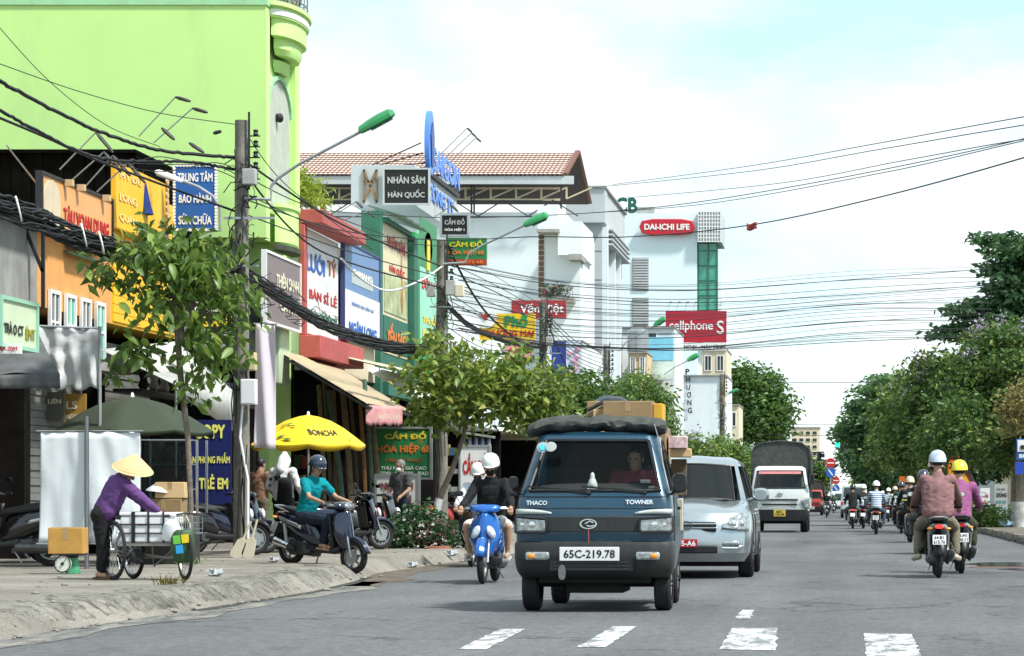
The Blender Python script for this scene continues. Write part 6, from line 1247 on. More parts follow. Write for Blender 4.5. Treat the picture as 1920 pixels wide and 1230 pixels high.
bk = thing('blue_bin', 'small blue plastic tub beside the power pole', 'tub', (GND(494, 46), 46, PZ)); m = MB(); m.lathe([(.001, 0), (.13, 0), (.17, .34), (.185, .34), (.185, .36), (.16, .36), (.12, .02), (.001, .02)], (0, 0, 0), (0, 0, 1), 16); obj('tub', m, mat('tub_blue', (.03, .09, .26), .45), bk); m = MB(); m.tube([(-.18, 0, .34), (-.12, -.1, .46), (.12, -.1, .46), (.18, 0, .34)], .006, 5); obj('handle', m, STEEL, bk)
for k in range(3): m = MB(); m.box(-.11, .11, -.055, .055, 0, .06); o = obj('brick', m, mat('brick_red', (.32, .10, .06), .9, var=.2, dirt=(.4, .3, .25)), None, loc=(GND(812+k*9, 49.3), 49.3+.1*k, PZ-.01), bev=.005); o.rotation_euler.z = .3*k; tag(o, 'loose red brick edging the flower bush', 'brick', 'bricks at the foot of the flower bush')
# ------------------------------------------------------------------ signs
TW = mat('letter_white', (.80, .80, .78), .5, var=0); TR = mat('letter_red', (.50, .02, .02), .5, var=.04); TY_ = mat('letter_yellow', (.80, .62, .04), .5, var=.04); TG = mat('letter_green', (.02, .28, .08), .5, var=.04); TO = mat('letter_orange', (.72, .20, .03), .5, var=.04); TB = mat('letter_black', (.02, .02, .02), .5, var=0); TBL = mat('letter_blue', (.03, .13, .48), .5, var=.04); TCR = mat('letter_cream', (.70, .66, .50), .6, var=.04); TDG = mat('letter_deep_green', (.01, .16, .07), .5, var=.04); TBR = mat('letter_brown', (.38, .09, .03), .5, var=.04)
SB_ = {}
def sm(name, col, **k): return mat('board_'+name, col, k.pop('rough', .5), var=k.pop('var', .06), dirt=k.pop('dirt', (col[0]*.6+.05, col[1]*.6+.05, col[2]*.6+.05)), damt=.35, **k)
def board(label, c, r, w_, h_, mt, texts=(), frame=None, th=.08, nm='shop_sign', cat='sign', group=None):
    c = V(c); r = V(r); u = V((0, 0, 1)); n = r.cross(u); t = thing(nm, label, cat, c-u*h_/2, 0, group)
    m = MB(); m.obox(c-n*th/2, r, n, u, w_, th, h_); bo = obj('board', m, mt, t, True)
    if frame:
        m = MB(); f = .05
        for q in (-1, 1): m.obox(c+r*q*(w_/2+f/2)-n*(th/2-.015), r, n, u, f, th+.03, h_+2*f); m.obox(c+u*q*(h_/2+f/2)-n*(th/2-.013), r, n, u, w_-.002, th+.026, f)
        obj('frame', m, frame, t, True)
    for tx in texts:
        body, tm, fx, fy_, fw, fh = tx[:6]
        lettering(body, tm, c+r*(fx-.5)*w_+u*(.5-fy_)*h_+n*.012, fw*w_, fh*h_, tuple(r), tuple(u), t, True, tx[6] if len(tx) > 6 else .06)
    return t, c, r, u, n
def fb_(label, u0, v0, u1, v1, Y, mt, texts=(), frame=None, **k):            # facing the camera end of the street
    a = P(u0, v0, Y); b_ = P(u1, v1, Y); return board(label, (a+b_)/2, (1, 0, 0), b_.x-a.x, a.z-b_.z, mt, texts, frame, **k)
def sb_(label, u0, u1, v0, v1, X, mt, texts=(), frame=None, **k):           # along the shop fronts; v0, v1 at the near edge u0
    y0, y1 = fy(u0, X), fy(u1, X); z0, z1 = fz(v0, y0), fz(v1, y0); return board(label, (X, (y0+y1)/2, (z0+z1)/2), (0, 1, 0), y1-y0, z0-z1, mt, texts, frame, **k)
X1 = FX+.22
t, c, r, u, n = sb_('orange shop sign with red letters and a cream arch', 78, 209, 326, 414, X1, sm('orange', (.72, .36, .13)), [('TÀU VOAN DUNG', TR, .62, .66, .66, .40)], DKST)
m = MB(); m.prism([(-.42, -.42), (.42, -.42), (.42, .05)]+[(.42*cos(a), .05+.32*sin(a)) for a in [pi*i/10 for i in range(1, 10)]]+[(-.42, .05)], c-r*1.45-u*.05+n*.004, r, u, n, .02); obj('arch_panel', m, sm('arch_cream', (.62, .52, .36)), t, True)
for q in (-.75, -.1, 1.35): m = MB(); m.obox(c+r*q+u*.36+n*.08, r, n, u, .11, .12, .10); obj('sign_lamp', m, CARDL, t, True)
t, c, r, u, n = sb_('tall yellow sign with pale words and a furled blue pennant', 217, 314, 302, 425, X1, sm('yellow', (.86, .47, .015)), [('MỸ ĐỨ', mat('letter_pale_yellow', (.85, .62, .25), .5, var=0), .28, .16, .42, .13), ('LÒNG', MATS['letter_pale_yellow'], .22, .5, .32, .15), ('QUÁN', MATS['letter_pale_yellow'], .22, .82, .32, .15)])
m = MB()
for i in range(11): m.disc(.07, .03, c+r*1.62+u*(-.6+.12*i)+n*.02, n, 8)
obj('bulb_row', m, CARDL, t, True)
pe = thing('pennant', 'furled dark blue pennant hanging before the yellow sign', 'flag', P(268, 402, 46.6)); m = MB(); m.lathe([(.02, .66), (.07, .5), (.15, .12), (.19, 0), (.15, .0), (.02, .6)], pe.location, (0, 0, 1), 12); obj('cloth', m, cloth('pennant_blue', (.015, .035, .16)), pe, True); m = MB(); m.tube([pe.location+V((0, 0, -.1)), pe.location+V((0, 0, .75))], .012, 5); obj('staff', m, DKST, pe, True)
t, c, r, u, n = fb_('blue repair centre sign with a white scalloped edge', 327, 310, 405, 431, 47.6, sm('blue', (.015, .10, .36)), [('TRUNG TÂM', TW, .5, .17, .84, .17), ('BẢO HÀNH', TW, .5, .50, .78, .17), ('SỬA CHỮA', TW, .5, .83, .80, .18)])
m = MB(); w2, h2 = .745/2*1.0, 1.152/2
for i in range(14): q = -1+2*i/13; m.disc(.028, .03, c+r*q*w2+u*h2-n*.0, n, 8); m.disc(.028, .03, c+r*q*w2-u*h2, n, 8)
for i in range(1, 20): q = -1+2*i/20; m.disc(.028, .03, c+r*w2+u*h2*q, n, 8); m.disc(.028, .03, c-r*w2+u*h2*q, n, 8)
obj('scalloped_edge', m, WHT, t, True)
fb_('black shop sign with white and yellow words behind the leaves', 352, 545, 440, 645, 46.5, sm('black', (.012, .012, .013)), [('Gia sư', TW, .35, .16, .5, .16), ('Cà phê', TW, .4, .36, .5, .13), ('NG ANH', TY_, .55, .58, .8, .2), ('Mạng toàn', TW, .55, .86, .8, .18)], STEEL)
sb_('pale green light box sign at the frame edge', 2, 67, 560, 642, -10.45, sm('pale_green', (.56, .66, .46)), [('TRÀ O CT', TB, .34, .62, .55, .3), ('ÉMT', mat('letter_olive', (.30, .28, .02), .5, var=0), .82, .66, .28, .34)], sm('aqua_frame', (.30, .55, .40)), th=.3, nm='light_box')
fb_('small white sign with red numerals under the light box', -30, 643, 38, 663, 33.0, WHT, [('TRÀ 70M', TR, .62, .5, .6, .5)])
sb_('mauve cafe sign with cream words and a round emblem', 498, 562, 472, 600, FX+.5, sm('mauve', (.20, .155, .16)), [('THIÊN SANH', TCR, .62, .33, .66, .24), ('CÀ PHÊ', TCR, .66, .70, .52, .18)], WHT)
o_, c, r, u, n = _r = (None,)*5 if 0 else fb_('small white sale poster in the dark shop', 85, 735, 120, 790, 43, sm('dim_poster', (.12, .12, .09)), [('LIÊN', TCR, .5, .3, .7, .2)])
fb_('ochre drink poster in the dark shop', 118, 738, 160, 800, 43.2, sm('ochre_poster', (.35, .20, .04)), [('LS', TCR, .4, .35, .5, .25), ('NGAY', TCR, .45, .7, .6, .16)])
t, c, r, u, n = sb_('big white sign with blue, red and green words inside the red fascia', 569, 634, 424, 622, FX+.06, sm('white', (.72, .73, .72)), [('LƯỚI', TBL, .33, .30, .52, .2), ('TÝ', TBR, .80, .27, .26, .19), ('BÁN SỈ LẺ', TR, .55, .60, .8, .12), ('MUA BÁN CÂN ĐIỆN TỬ', TDG, .5, .81, .9, .12)])
rf_ = thing('fascia', 'red projecting rim round the white sign', 'fascia', (FX+.2, 63.3, 4.6)); m = MB(); y0, y1 = fy(560), fy(640)
m.box(FX+.002, FX+.55, y0, y1+.3, fz(420, y0)+.02, fz(392, y0)); m.box(FX+.003, FX+.5, y0-.0, y1+.3, 4.35, fz(628, y0)); m.box(FX+.001, FX+.14, y0+.01, y0+.3, fz(628, y0)+.002, fz(420, y0)); m.box(FX+.001, FX+.14, y1-.05, y1+.25, fz(628, y0)+.002, fz(420, y0)); obj('rim', m, REDB, rf_, True, bev=.02)
t, c, r, u, n = sb_('blue topped fishing tackle sign with white lower half', 645, 711, 452, 632, FX+.16, sm('steel_blue', (.13, .23, .42)), [], sm('navy_edge', (.04, .05, .16)))
h_ = fz(452, fy(645, FX+.16))-fz(632, fy(645, FX+.16)); w_ = fy(711, FX+.16)-fy(645, FX+.16)
m = MB(); m.obox(c-u*h_*.24+n*.006, r, n, u, w_-.02, .02, h_*.50); obj('white_half', m, sm('white', (0,)*3), t, True)
lettering('DỤNG CỤ CÂU CÁ', TBL, c-u*h_*.12+n*.03, w_*.62, h_*.05, tuple(r), tuple(u), t); lettering('NGÂN LONG', TBL, c-u*h_*.36+n*.03, w_*.78, h_*.15, tuple(r), tuple(u), t)
lettering('SHIMANO', TW, c+u*h_*.22+n*.02, w_*.55, h_*.07, tuple(r), tuple(u), t); m = MB(); m.obox(c+u*h_*.17+n*.004, r, n, u, w_*.6, .012, h_*.14); obj('grey_strip', m, sm('pale_strip', (.42, .48, .48)), t, True)
t, c, r, u, n = sb_('tall cream ginseng sign inside the dark green portal', 718, 764, 412, 660, FX+.14, sm('cream', (.66, .58, .38)), [('NHÂN SÂM', TR, .52, .13, .72, .11), ('HÀN QUỐC', TR, .55, .33, .62, .09)])
y0, y1 = fy(718, FX+.14), fy(764, FX+.14); zz = lambda v: fz(v, y0); h_ = zz(412)-zz(660)
m = MB(); m.obox((FX+.155, (y0+y1)/2, zz(622)), r, n, u, y1-y0-.02, .02, zz(590)-zz(655)); obj('green_band', m, DGRN, t, True); lettering('YẾN SÀO', TO, (FX+.18, (y0+y1)/2, zz(622)), (y1-y0)*.8, .62, tuple(r), tuple(u), t, bold=.08)
m = MB(); m.obox((FX+.155, (y0+y1)/2, zz(545)), r, n, u, y1-y0-.3, .016, zz(510)-zz(584)); obj('landscape_print', m, mat('print_hills', (.40, .45, .25), .6, var=.5, scale=1.6), t, True)
m = MB(); m.loft([[V((FX+.17+.03*s_*cos(a), y0+(y1-y0)*.72+.16*s_*sin(a), z)) for a in [2*pi*k/8 for k in range(8)]] for z, s_ in ((zz(575), .2), (zz(560), .7), (zz(545), 1), (zz(525), .8), (zz(500), .3), (zz(450), .25))]); obj('root_print', m, mat('root_brown', (.45, .20, .05), .6, var=.2), t, True)
pf = thing('portal_frame', 'dark green projecting jambs beside the cream ginseng sign', 'portal', (FX, 74, 4)); m = MB(); m.box(-12.86, FX+.15, 70.44, 70.82, 3.9, 8.75); m.box(FX+.002, FX+.32, 74.9, 75.6, 3.9, 8.5); m.box(FX+.004, FX+.12, 70.83, 74.89, 4.26, 8.49); m.box(FX+.005, FX+.26, 70.83, 74.89, 8.5, 8.62); m.box(FX+.003, FX+.3, 70.83, 74.89, 3.9, 4.25); obj('jamb', m, DGRN, pf, True)
m = MB()
for i in range(9): m.obox((FX+.2, 71.0+i*.5, 8.80+.03*(i % 2)), (0, 1, 0), (1, 0, -.3), (.3, 0, 1), .46, .9, .03)
obj('canopy_sheet', m, sm('weathered_green_sheet', (.12, .20, .16)), pf, True)
t, c, r, u, n = sb_('aqua and yellow panel inside the bright green portal', 786, 826, 430, 655, FX+.1, sm('aqua', (.30, .62, .47)), [('THUỐC', TY_, .5, .72, .7, .08), ('NAM', TY_, .5, .86, .7, .1), ('ĐÔNG Y', TR, .5, .42, .8, .12)])
m = MB(); y0 = fy(786, FX+.1)
m.loft([[V((FX+.12, y0+1.6+s_*cos(a), fz(455, y0)+.62*s_*sin(a))) for a in [2*pi*k/10 for k in range(10)]] for s_ in (.75, .45)], caps=True)
m.obox((FX+.13, y0+1.5, fz(470, y0)), (0, 1, 0), (1, 0, 0), (0, 0, 1), .5, .03, .9); obj('yellow_motif', m, TY_, t, True)
m = MB(); m.obox((FX+.11, y0+1.6, fz(450, y0)), (0, 1, 0), (1, 0, 0), (0, 0, 1), 3.2, .012, 1.4); obj('green_field', m, sm('mid_green', (.03, .22, .08)), t, True)
m = MB(); m.box(FX-.02, FX+.16, 76.0, 76.9, 3.9, 8.75); m.box(FX+.003, FX+.3, 81.0, 81.4, 3.9, 8.4); m.box(FX+.004, FX+.09, 76.91, 80.99, 4.0, 8.4); obj('jamb', m, BGRN, t, True)
fb_('black ginseng sign with grey letters on the rooftop box', 721, 318, 803, 381, 76.85, sm('black', (0,)*3), [('NHÂN SÂM', mat('letter_grey', (.42, .43, .42), .5, var=0), .5, .29, .86, .26), ('HÀN QUỐC', MATS['letter_grey'], .5, .72, .84, .28)], LGREY)
fb_('small black pawn shop sign in a white frame above the second pole', 829, 404, 876, 440, 62.2, sm('black', (0,)*3), [('CẦM ĐỒ', MATS['letter_grey'], .5, .30, .8, .36), ('HÒA HIỆP 1', TW, .5, .74, .78, .2)], STEEL, th=.14)
t, c, r, u, n = fb_('green pawn shop sign with yellow and orange letters and a red foot', 836, 446, 912, 497, 62.6, sm('green', (.02, .19, .06)), [('CẦM ĐỒ', TY_, .5, .2, .82, .27), ('HÒA HIỆP 68', TO, .5, .53, .88, .24)], None, th=.14)
m = MB(); m.obox(c-u*.64*.5*.78+n*.006, r, n, u, .95, .02, .13); obj('red_foot', m, sm('red', (.42, .04, .02)), t, True); lettering('0939 373 68', TO, c-u*.25+n*.03, .8, .07, parent=t)
t, c, r, u, n = fb_('yellow and red noodle shop sign with green and red letters', 899, 588, 1003, 637, 84, sm('noodle_yellow', (.80, .50, .02)), [('Phở', TG, .66, .28, .42, .5, .1), ('PHƯỢNG MAI', TR, .52, .76, .92, .34, .08)], None, th=.16)
m = MB(); m.disc(.36, .05, c-r*.68+u*.30+n*.05, n, 20); em = obj('round_emblem', m, WHT, t, True); m = MB(); m.prism([(-.2, .1), (0, -.14), (.2, .1), (.08, .02), (0, .09), (-.08, .02)], c-r*.68+u*.32+n*.08, r, u, n, .02); obj('emblem_bird', m, TR, em, True)
t, c, r, u, n = fb_('dark red sign with white letters half hidden by the third pole', 959, 563, 1061, 597, 93, sm('brick_red', (.33, .03, .035)), [('Văn Việt', TW, .56, .5, .8, .62, .04)], None, th=.16)
fb_('pink shop banner under the noodle sign', 946, 638, 998, 680, 90, sm('pink', (.62, .30, .30)), [('Cơm', TR, .5, .4, .6, .3)])
fb_('dark blue shop panel beside the floral poster', 1034, 640, 1061, 722, 97, sm('deep_blue', (.02, .045, .25)), []); t = fb_('pale floral poster beside the dark blue panel', 1062, 640, 1088, 725, 97, sm('poster_pale', (.52, .60, .74)), [])[0]
m = MB(); 
for i in range(9): cc = P(1066+random.random()*18, 655+i*7, 96.96); m.ell(cc, (.12, .02, .1), 8, 5)
obj('flower_print', m, mat('print_pink', (.6, .35, .45), .6, var=.4, scale=5), t, True)
t = thing('shop_sign', 'red elongated hexagon life insurance sign on the white office block', 'sign', P(1251, 441, 220.6)); cc = P(1251, 426, 220.7); hx = [(-2.3, 0), (-2.1, .5), (-1.2, .66), (1.2, .66), (2.1, .5), (2.3, 0), (2.1, -.5), (1.2, -.66), (-1.2, -.66), (-2.1, -.5)]
m = MB(); m.prism(hx, cc, (1, 0, 0), (0, 0, 1), (0, -1, 0), .25); obj('board', m, sm('insurance_red', (.50, .015, .03)), t, True, bev=.05); lettering('DAI-ICHI LIFE', TW, cc-V((0, .28, 0)), 3.75, .52, parent=t, bold=.08)
t = thing('roof_letters', 'green rooftop bank letters with a grey strip', 'sign', P(1190, 402, 226)); lettering('ACB', mat('letter_bank_green', (.005, .07, .05), .5, var=0), P(1163, 385, 226), 2.95, 1.38, parent=t, bold=.1); m = MB(); a = P(1193, 403, 226); b_ = P(1227, 388, 226); m.box(a.x, b_.x, 226, 226.3, a.z, b_.z); obj('strip', m, GREYW, t, True)
m = MB(); m.bar(P(1175, 404, 226.2), P(1175, 388, 226.2), .1); m.bar(P(1215, 404, 226.2), P(1215, 388, 226.2), .1); obj('post', m, GREYW, t, True)
t, c, r, u, n = fb_('large dark red phone shop sign with white letters', 1248, 583, 1362, 642, 180, sm('phone_red', (.40, .012, .03)), [('cellphone', TW, .42, .5, .72, .38, .03), ('S', TW, .90, .52, .12, .42, .03)], None, th=.3)
fb_('white strip below the phone sign reading phones and computers', 1248, 643, 1362, 657, 179.9, sm('white', (0,)*3), [('ĐIỆN THOẠI - MÁY TÍNH', TB, .5, .5, .95, .66, .07)], None, th=.3)
t = thing('shop_sign', 'black letters running down the white wall by the far tree', 'sign', P(1290, 775, 164.9))
for i, ch in enumerate('PHƯƠNG'): cc = P(1289+i*.9, 697+i*14.5, 164.85); lettering(ch, TB, cc, .26, .36, parent=t, bold=.08)
sg = fb_('green pawn shop board with yellow, orange and white lettering on the pavement', 697, 804, 806, 895, 60, sm('green', (0,)*3), [('CẦM ĐỒ', TY_, .58, .13, .72, .17, .08), ('HÒA HIỆP 68', TO, .55, .41, .94, .24, .08), ('( Nguyễn Trung )', TBR, .55, .64, .62, .11), ('THU MUA GIÁ CAO', TW, .55, .80, .78, .09, .06), ('ĐTDĐ - LAPTOP - IPAD', TW, .53, .92, .9, .08, .06)], GALV)
fb_('white ginseng poster board in front of the green pawn board', 707, 893, 783, 960, 56.5, sm('dull_white', (.42, .43, .41)), [('NHÂN SÂM', mat('letter_maroon', (.16, .02, .02), .6, var=0), .5, .25, .78, .28, .08), ('LINH CHI', MATS['letter_maroon'], .5, .66, .7, .28, .08)], STEEL)
fb_('white pawn shop board with red letters behind the blue scooter rider', 864, 838, 917, 962, 68, sm('white', (0,)*3), [('CẦM ĐỒ', TR, .5, .25, .84, .33, .08), ('MUA BÁN', TR, .5, .58, .8, .12, .08), ('BÁO GIÁ', TR, .46, .76, .66, .10, .08)], GALV)
fb_('navy stationery banner with yellow capitals', 346, 787, 434, 946, 44.6, cloth('banner_navy', (.012, .018, .10)), [('COPY', mat('letter_lemon', (.78, .74, .16), .6, var=0), .54, .14, .66, .17, .08), ('VĂN PHÒNG PHẨM', MATS['letter_lemon'], .5, .45, .94, .13, .06), ('TRẺ EM', MATS['letter_lemon'], .62, .73, .62, .18, .08)], None, th=.02, nm='banner', cat='banner')
# right side signs
t = fb_('blue bordered bus stop sign with a bus drawn on white', 1906, 823, 1938, 862, 68, sm('bus_blue', (.03, .16, .46)), [], None, th=.03, nm='bus_stop_sign')[0]
m = MB(); a = P(1908, 847, 67.97); b_ = P(1936, 825, 67.97); m.box(a.x, b_.x, 67.955, 67.985, a.z, b_.z); o = obj('white_panel', m, WHT, t, True); m = MB(); cc = P(1922, 838, 67.94); m.obox(cc, (1, 0, 0), (0, 1, 0), (0, 0, 1), .24, .01, .09); m.disc(.02, .012, cc+V((-.07, 0, -.05)), (0, 1, 0), 10); m.disc(.02, .012, cc+V((.07, 0, -.05)), (0, 1, 0), 10); obj('bus_symbol', m, TB, o, True)
lettering('BUS', TW, P(1922, 855, 67.96), .3, .1, parent=t); m = MB(); m.tube([(P(1924, 0, 68.05).x, 68.06, .17), (P(1924, 0, 68.05).x, 68.06, fz(823, 68))], .03, 8); obj('post', m, GALV, t, True)
fb_('blue awning cloth below the bus stop sign', 1904, 866, 1945, 889, 74, sm('cloth_blue', (.02, .07, .42)), [], None, nm='awning', cat='awning')
fb_('orange vertical banner with yellow characters under the flowering tree', 1777, 855, 1799, 905, 100, cloth('banner_orange', (.62, .13, .02)), [('VÀNG', TY_, .5, .3, .8, .25), ('BẠC', TY_, .5, .65, .7, .25)], None, th=.02, nm='banner', cat='banner')
fb_('narrow orange lantern banner farther along the trees', 1686, 893, 1697, 925, 125, cloth('banner_orange', (0,)*3), [('LỘC', TY_, .5, .5, .8, .4)], None, th=.02, nm='banner', cat='banner')
t = thing('warning_sign', 'yellow triangular warning sign with a red border', 'road sign', (P(1800, 0, 97).x, 97, .17)); cc = P(1801, 895, 97)
for s_, mm, o_ in ((.42, sm('warn_red', (.5, .03, .02)), 0), (.33, sm('warn_yellow', (.75, .50, .03)), .012)):
    m = MB(); m.prism([(-s_, -s_*.58), (s_, -s_*.58), (0, s_*1.15)], cc-V((0, o_, 0)), (1, 0, 0), (0, 0, 1), (0, -1, 0), .014); obj('plate', m, mm, t, True)
m = MB(); m.obox(cc-V((0, .04, -.02)), (1, 0, 0), (0, 1, 0), (0, 0, 1), .05, .01, .26); m.disc(.05, .01, cc+V((0, -.04, .17)), (0, 1, 0), 10); obj('symbol', m, TB, t, True); m = MB(); m.tube([(cc.x, 97.03, .17), (cc.x, 97.03, cc.z+.4)], .035, 8); obj('post', m, GALV, t, True)
fb_('white board lettered in black and teal by the whitewashed trunk', 1865, 908, 1889, 968, 101, sm('dull_white', (0,)*3), [('LẮP ĐẶT', TB, .5, .15, .7, .08), ('DÙNG', TB, .55, .32, .8, .16, .08), ('0918 202', mat('letter_teal', (.05, .3, .28), .5, var=0), .5, .55, .8, .1), ('CHO THUÊ', MATS['letter_teal'], .5, .75, .8, .1)], None)
fb_('white banner with faint red letters between the trunks', 1838, 915, 1856, 960, 108, sm('white', (0,)*3), [('VẢI', TR, .5, .3, .7, .2), ('MÁY', TR, .5, .6, .7, .18)], None, nm='banner', cat='banner')
fb_('dark board with yellow letters beside the purple jacket', 1817, 930, 1836, 962, 108, sm('black', (0,)*3), [('SỬA XE', TY_, .5, .5, .85, .4, .08)], None)
# crossing signs in the far road
for k, (u, vr, vb, Y, lb) in enumerate(((1557.5, 868, 886, 205, 'no entry and blue diagonal discs on the nearer crossing post'), (1567.5, 901, 916, 262, 'no entry and blue diagonal discs on the farther crossing post'))):
    x = P(u, 0, Y).x; t = thing('road_sign', lb, 'road sign', (x, Y, 0)); m = MB(); m.tube([(x, Y+.06, 0), (x, Y+.06, fz(vr-8, Y))], .05, 8); obj('post', m, GALV, t, True)
    for v, mt in ((vr, sm('sign_red', (.50, .02, .03))), (vb, sm('sign_blue', (.02, .12, .50)))):
        cc = P(u, v, Y); m = MB(); m.disc(.37, .03, cc, (0, 1, 0), 24); o = obj('disc', m, mt, t, True); m = MB(); d = V((1, 0, 0)) if v == vr else V((.6, 0, -.8)); m.obox(cc-V((0, .022, 0)), d, (0, 1, 0), d.cross(V((0, 1, 0))), .52, .012, .10); obj('bar', m, TW, o, True)
t = thing('traffic_light', 'long steel gantry with lit green traffic lamps at the junction', 'traffic light', (P(1700, 0, 226).x, 226, 0)); m = MB(); zz = fz(832, 226); x1 = P(1700, 0, 226).x; m.tube([(x1, 226, 0), (x1, 226, zz)], .12, 10); m.tube([(x1, 226, zz), (P(1568, 0, 226).x, 226, zz+.0)], .07, 8); obj('gantry', m, GALV, t, True)
for u_, v_ in ((1570, 833), (1650, 832), (1657, 841)):
    cc = P(u_, v_, 225.8); m = MB(); m.obox(cc+V((.45 if u_ < 1600 else 0, .12, -.1)), (1, 0, 0), (0, 1, 0), (0, 0, 1), .4, .2, 1.1); o = obj('lamp_box', m, BLK, t, True); m = MB(); m.disc(.24 if u_ < 1655 else .17, .06, cc, (0, 1, 0), 16); obj('lamp', m, mat('lit_green_lamp', (.02, .8, .35), .3, var=0, emit=1.6), o, True)
t = thing('traffic_light', 'dark traffic light head on the left arm beyond the lorry', 'traffic light', (P(1510, 0, 235).x, 235, 0)); x1 = P(1505, 0, 235).x; m = MB(); m.tube([(x1, 235, 0), (x1, 235, fz(848, 235)), (P(1545, 0, 235).x, 235, fz(848, 235))], .07, 8); obj('mast', m, DKST, t, True); m = MB(); m.obox(P(1536, 856, 234.8), (1, 0, 0), (0, 1, 0), (0, 0, 1), .38, .2, .8); m.obox(P(1542, 854, 234.8), (1, 0, 0), (0, 1, 0), (0, 0, 1), .4, .2, .35); obj('lamp_box', m, BLK, t, True)
# ------------------------------------------------------------------ awnings and canopies
t = thing('tarpaulin_awning', 'grey tarpaulin awning with a silvery hanging side curtain', 'awning', (-11.3, 37.5, PZ))
y = 37.2; A0 = P(66, 612, y); A1 = P(187, 618, y); 
def drape(a, c_):
    u = 62+125*a+(0 if c_ > .05 else 0); v = 612+6*a+(118-8*a)*(1-c_)+4*sin(a*20)*(1-c_)
    p = P(u, v, y); p.y += .06*sin(a*26+c_*3)*(1.1-c_)+.05*mnoise.noise((a*6, c_*5, 1)); return p
m = MB(); m.grid(drape, 40, 14); obj('side_curtain', m, mat('silver_tarpaulin', (.56, .57, .57), .6, .0, var=.2, scale=3, bump=.6, bscale=7), t, True, solid=.006, ang=180)
m = MB(); m.grid(lambda a, c_: P(-70, 660, 36.6).lerp(P(-70, 705, 35.2), c_).lerp(P(66, 614, 37.2).lerp(P(112, 700, 35.9), c_), a)+V((0, .05*mnoise.noise((a*7, c_*5, 3)), .05*sin(a*9+c_*3)*.5)), 24, 10); obj('canopy', m, mat('dark_striped_tarpaulin', (.085, .088, .09), .7, var=.3, scale=2.5, bump=.5, bscale=9), t, True, solid=.006, ang=180)
m = MB(); m.grid(lambda a, c_: P(-70, 705+c_*24, 35.2).lerp(P(112, 700+28*c_, 35.85), a)+V((0, .03*sin(a*40)*c_, 0)), 40, 3); obj('valance', m, MATS['dark_striped_tarpaulin'], t, True, solid=.005, ang=180)
m = MB(); m.tube([(P(187, 0, y).x, y, PZ), (P(187, 614, y).x, y, fz(612, y))], .025, 8); m.tube([P(62, 611, y), P(190, 616, y)], .02, 6); obj('pole', m, GALV, t, True)
t = thing('awning', 'pale sagging canopy behind the leafy tree and green umbrella', 'awning', (-11, 46, PZ)); m = MB(); m.grid(lambda a, c_: P(188, 655, 44).lerp(P(330, 640, 49), c_).lerp(P(330, 722, 43.0).lerp(P(440, 735, 48), c_), a)+V((0, 0, -.12*sin(pi*a)*sin(pi*c_))), 16, 10); obj('canopy', m, mat('pale_canvas', (.42, .43, .41), .8, var=.15, dirt=(.2, .2, .19), damt=.5), t, True, solid=.006); m = MB(); m.grid(lambda a, c_: P(330, 722+14*c_, 43.0).lerp(P(440, 735+75*c_, 48), a), 12, 2); obj('valance', m, MATS['pale_canvas'], t, True, solid=.005)
m = MB(); m.tube([P(330, 722, 43.0), (P(330, 0, 43).x, 43.0, PZ)], .02, 6); obj('post', m, STEEL, t, True)
t = thing('awning', 'long tan ribbed sheet awning over the pavement', 'awning', (-11, 57, PZ)); m = MB()
nA = 30
for i in range(nA):
    a0_, a1_ = i/nA, (i+1)/nA; pb0 = V((-12.4, 58+6.2*a0_, 4.35)); pb1 = V((-12.4, 58+6.2*a1_, 4.35)); pf0 = V((-9.9, 55+5.4*a0_, 3.08)); pf1 = V((-9.9, 55+5.4*a1_, 3.08)); h = V((.0, 0, .035)); m.add([pb0, pb0.lerp(pb1, .5)+h, pb1, pf1, pf0.lerp(pf1, .5)+h, pf0], [(0, 1, 4, 5), (1, 2, 3, 4)])
obj('ribbed_sheet', m, mat('tan_sheet', (.42, .34, .23), .7, var=.12, dirt=(.25, .18, .12), damt=.5), t, True, solid=.008, smooth=False)
m = MB(); m.tube([(-12.4, 58, 4.28), (-9.9, 55, 3.0)], .03, 6); m.tube([(-9.9, 55, 3.02), (-9.9, 60.4, 3.02)], .03, 6); m.tube([(-9.95, 60.4, 3.0), (-9.95, 60.4, PZ)], .03, 6); obj('frame', m, DKST, t, True)
t = thing('valance', 'small faded pink scalloped valance with cream lettering at the end of the tan awning', 'awning', P(720, 797, 57)); m = MB(); m.grid(lambda a, c_: P(686, 760, 55.2).lerp(P(757, 762, 57), a)+V((.04*sin(a*12)*(1-0), -.03*sin(a*8), -c_*(.37+.05*abs(sin(a*pi*6))))), 40, 5); obj('cloth', m, mat('faded_pink', (.52, .24, .24), .8, var=.2, dirt=(.6, .5, .45), damt=.6), t, True, solid=.005); lettering('BÚN NƯỚC LÈO', TCR, P(721, 780, 55.85), .66, .13, (1, .1, 0), parent=t)
for i, (q, lb, c3) in enumerate((((625, 665, 64, 720, 684, 70), 'cream corrugated awning beyond the tan one', (.52, .50, .34)), ((665, 680, 70, 775, 745, 68), 'white corrugated awning stepping down past the tan one', (.60, .66, .68)))):
    a = P(*q[:3]); b_ = P(*q[3:]); t = thing('awning', lb, 'awning', (a+b_)/2); m = MB(); m.grid(lambda s_, c_: a.lerp(b_, s_)+V((1.2*c_, .2*c_, -.28*c_+.02*sin(s_*120))), 60, 3); obj('sheet', m, mat('awning_%d' % i, c3, .6, var=.1, dirt=(.3, .28, .22), damt=.5), t, True, solid=.02)
t = thing('awning', 'blue and white striped awning over the pawn board', 'awning', P(900, 830, 74)); 
for i in range(9): m = MB(); m.grid(lambda a, c_: P(866+6*i+6*a, 820+62*c_, 72-.3*c_), 1, 2); obj('stripe', m, mat('stripe_blue', (.04, .07, .25), .7, var=.1) if i % 2 else WHT, t, True, solid=.01)
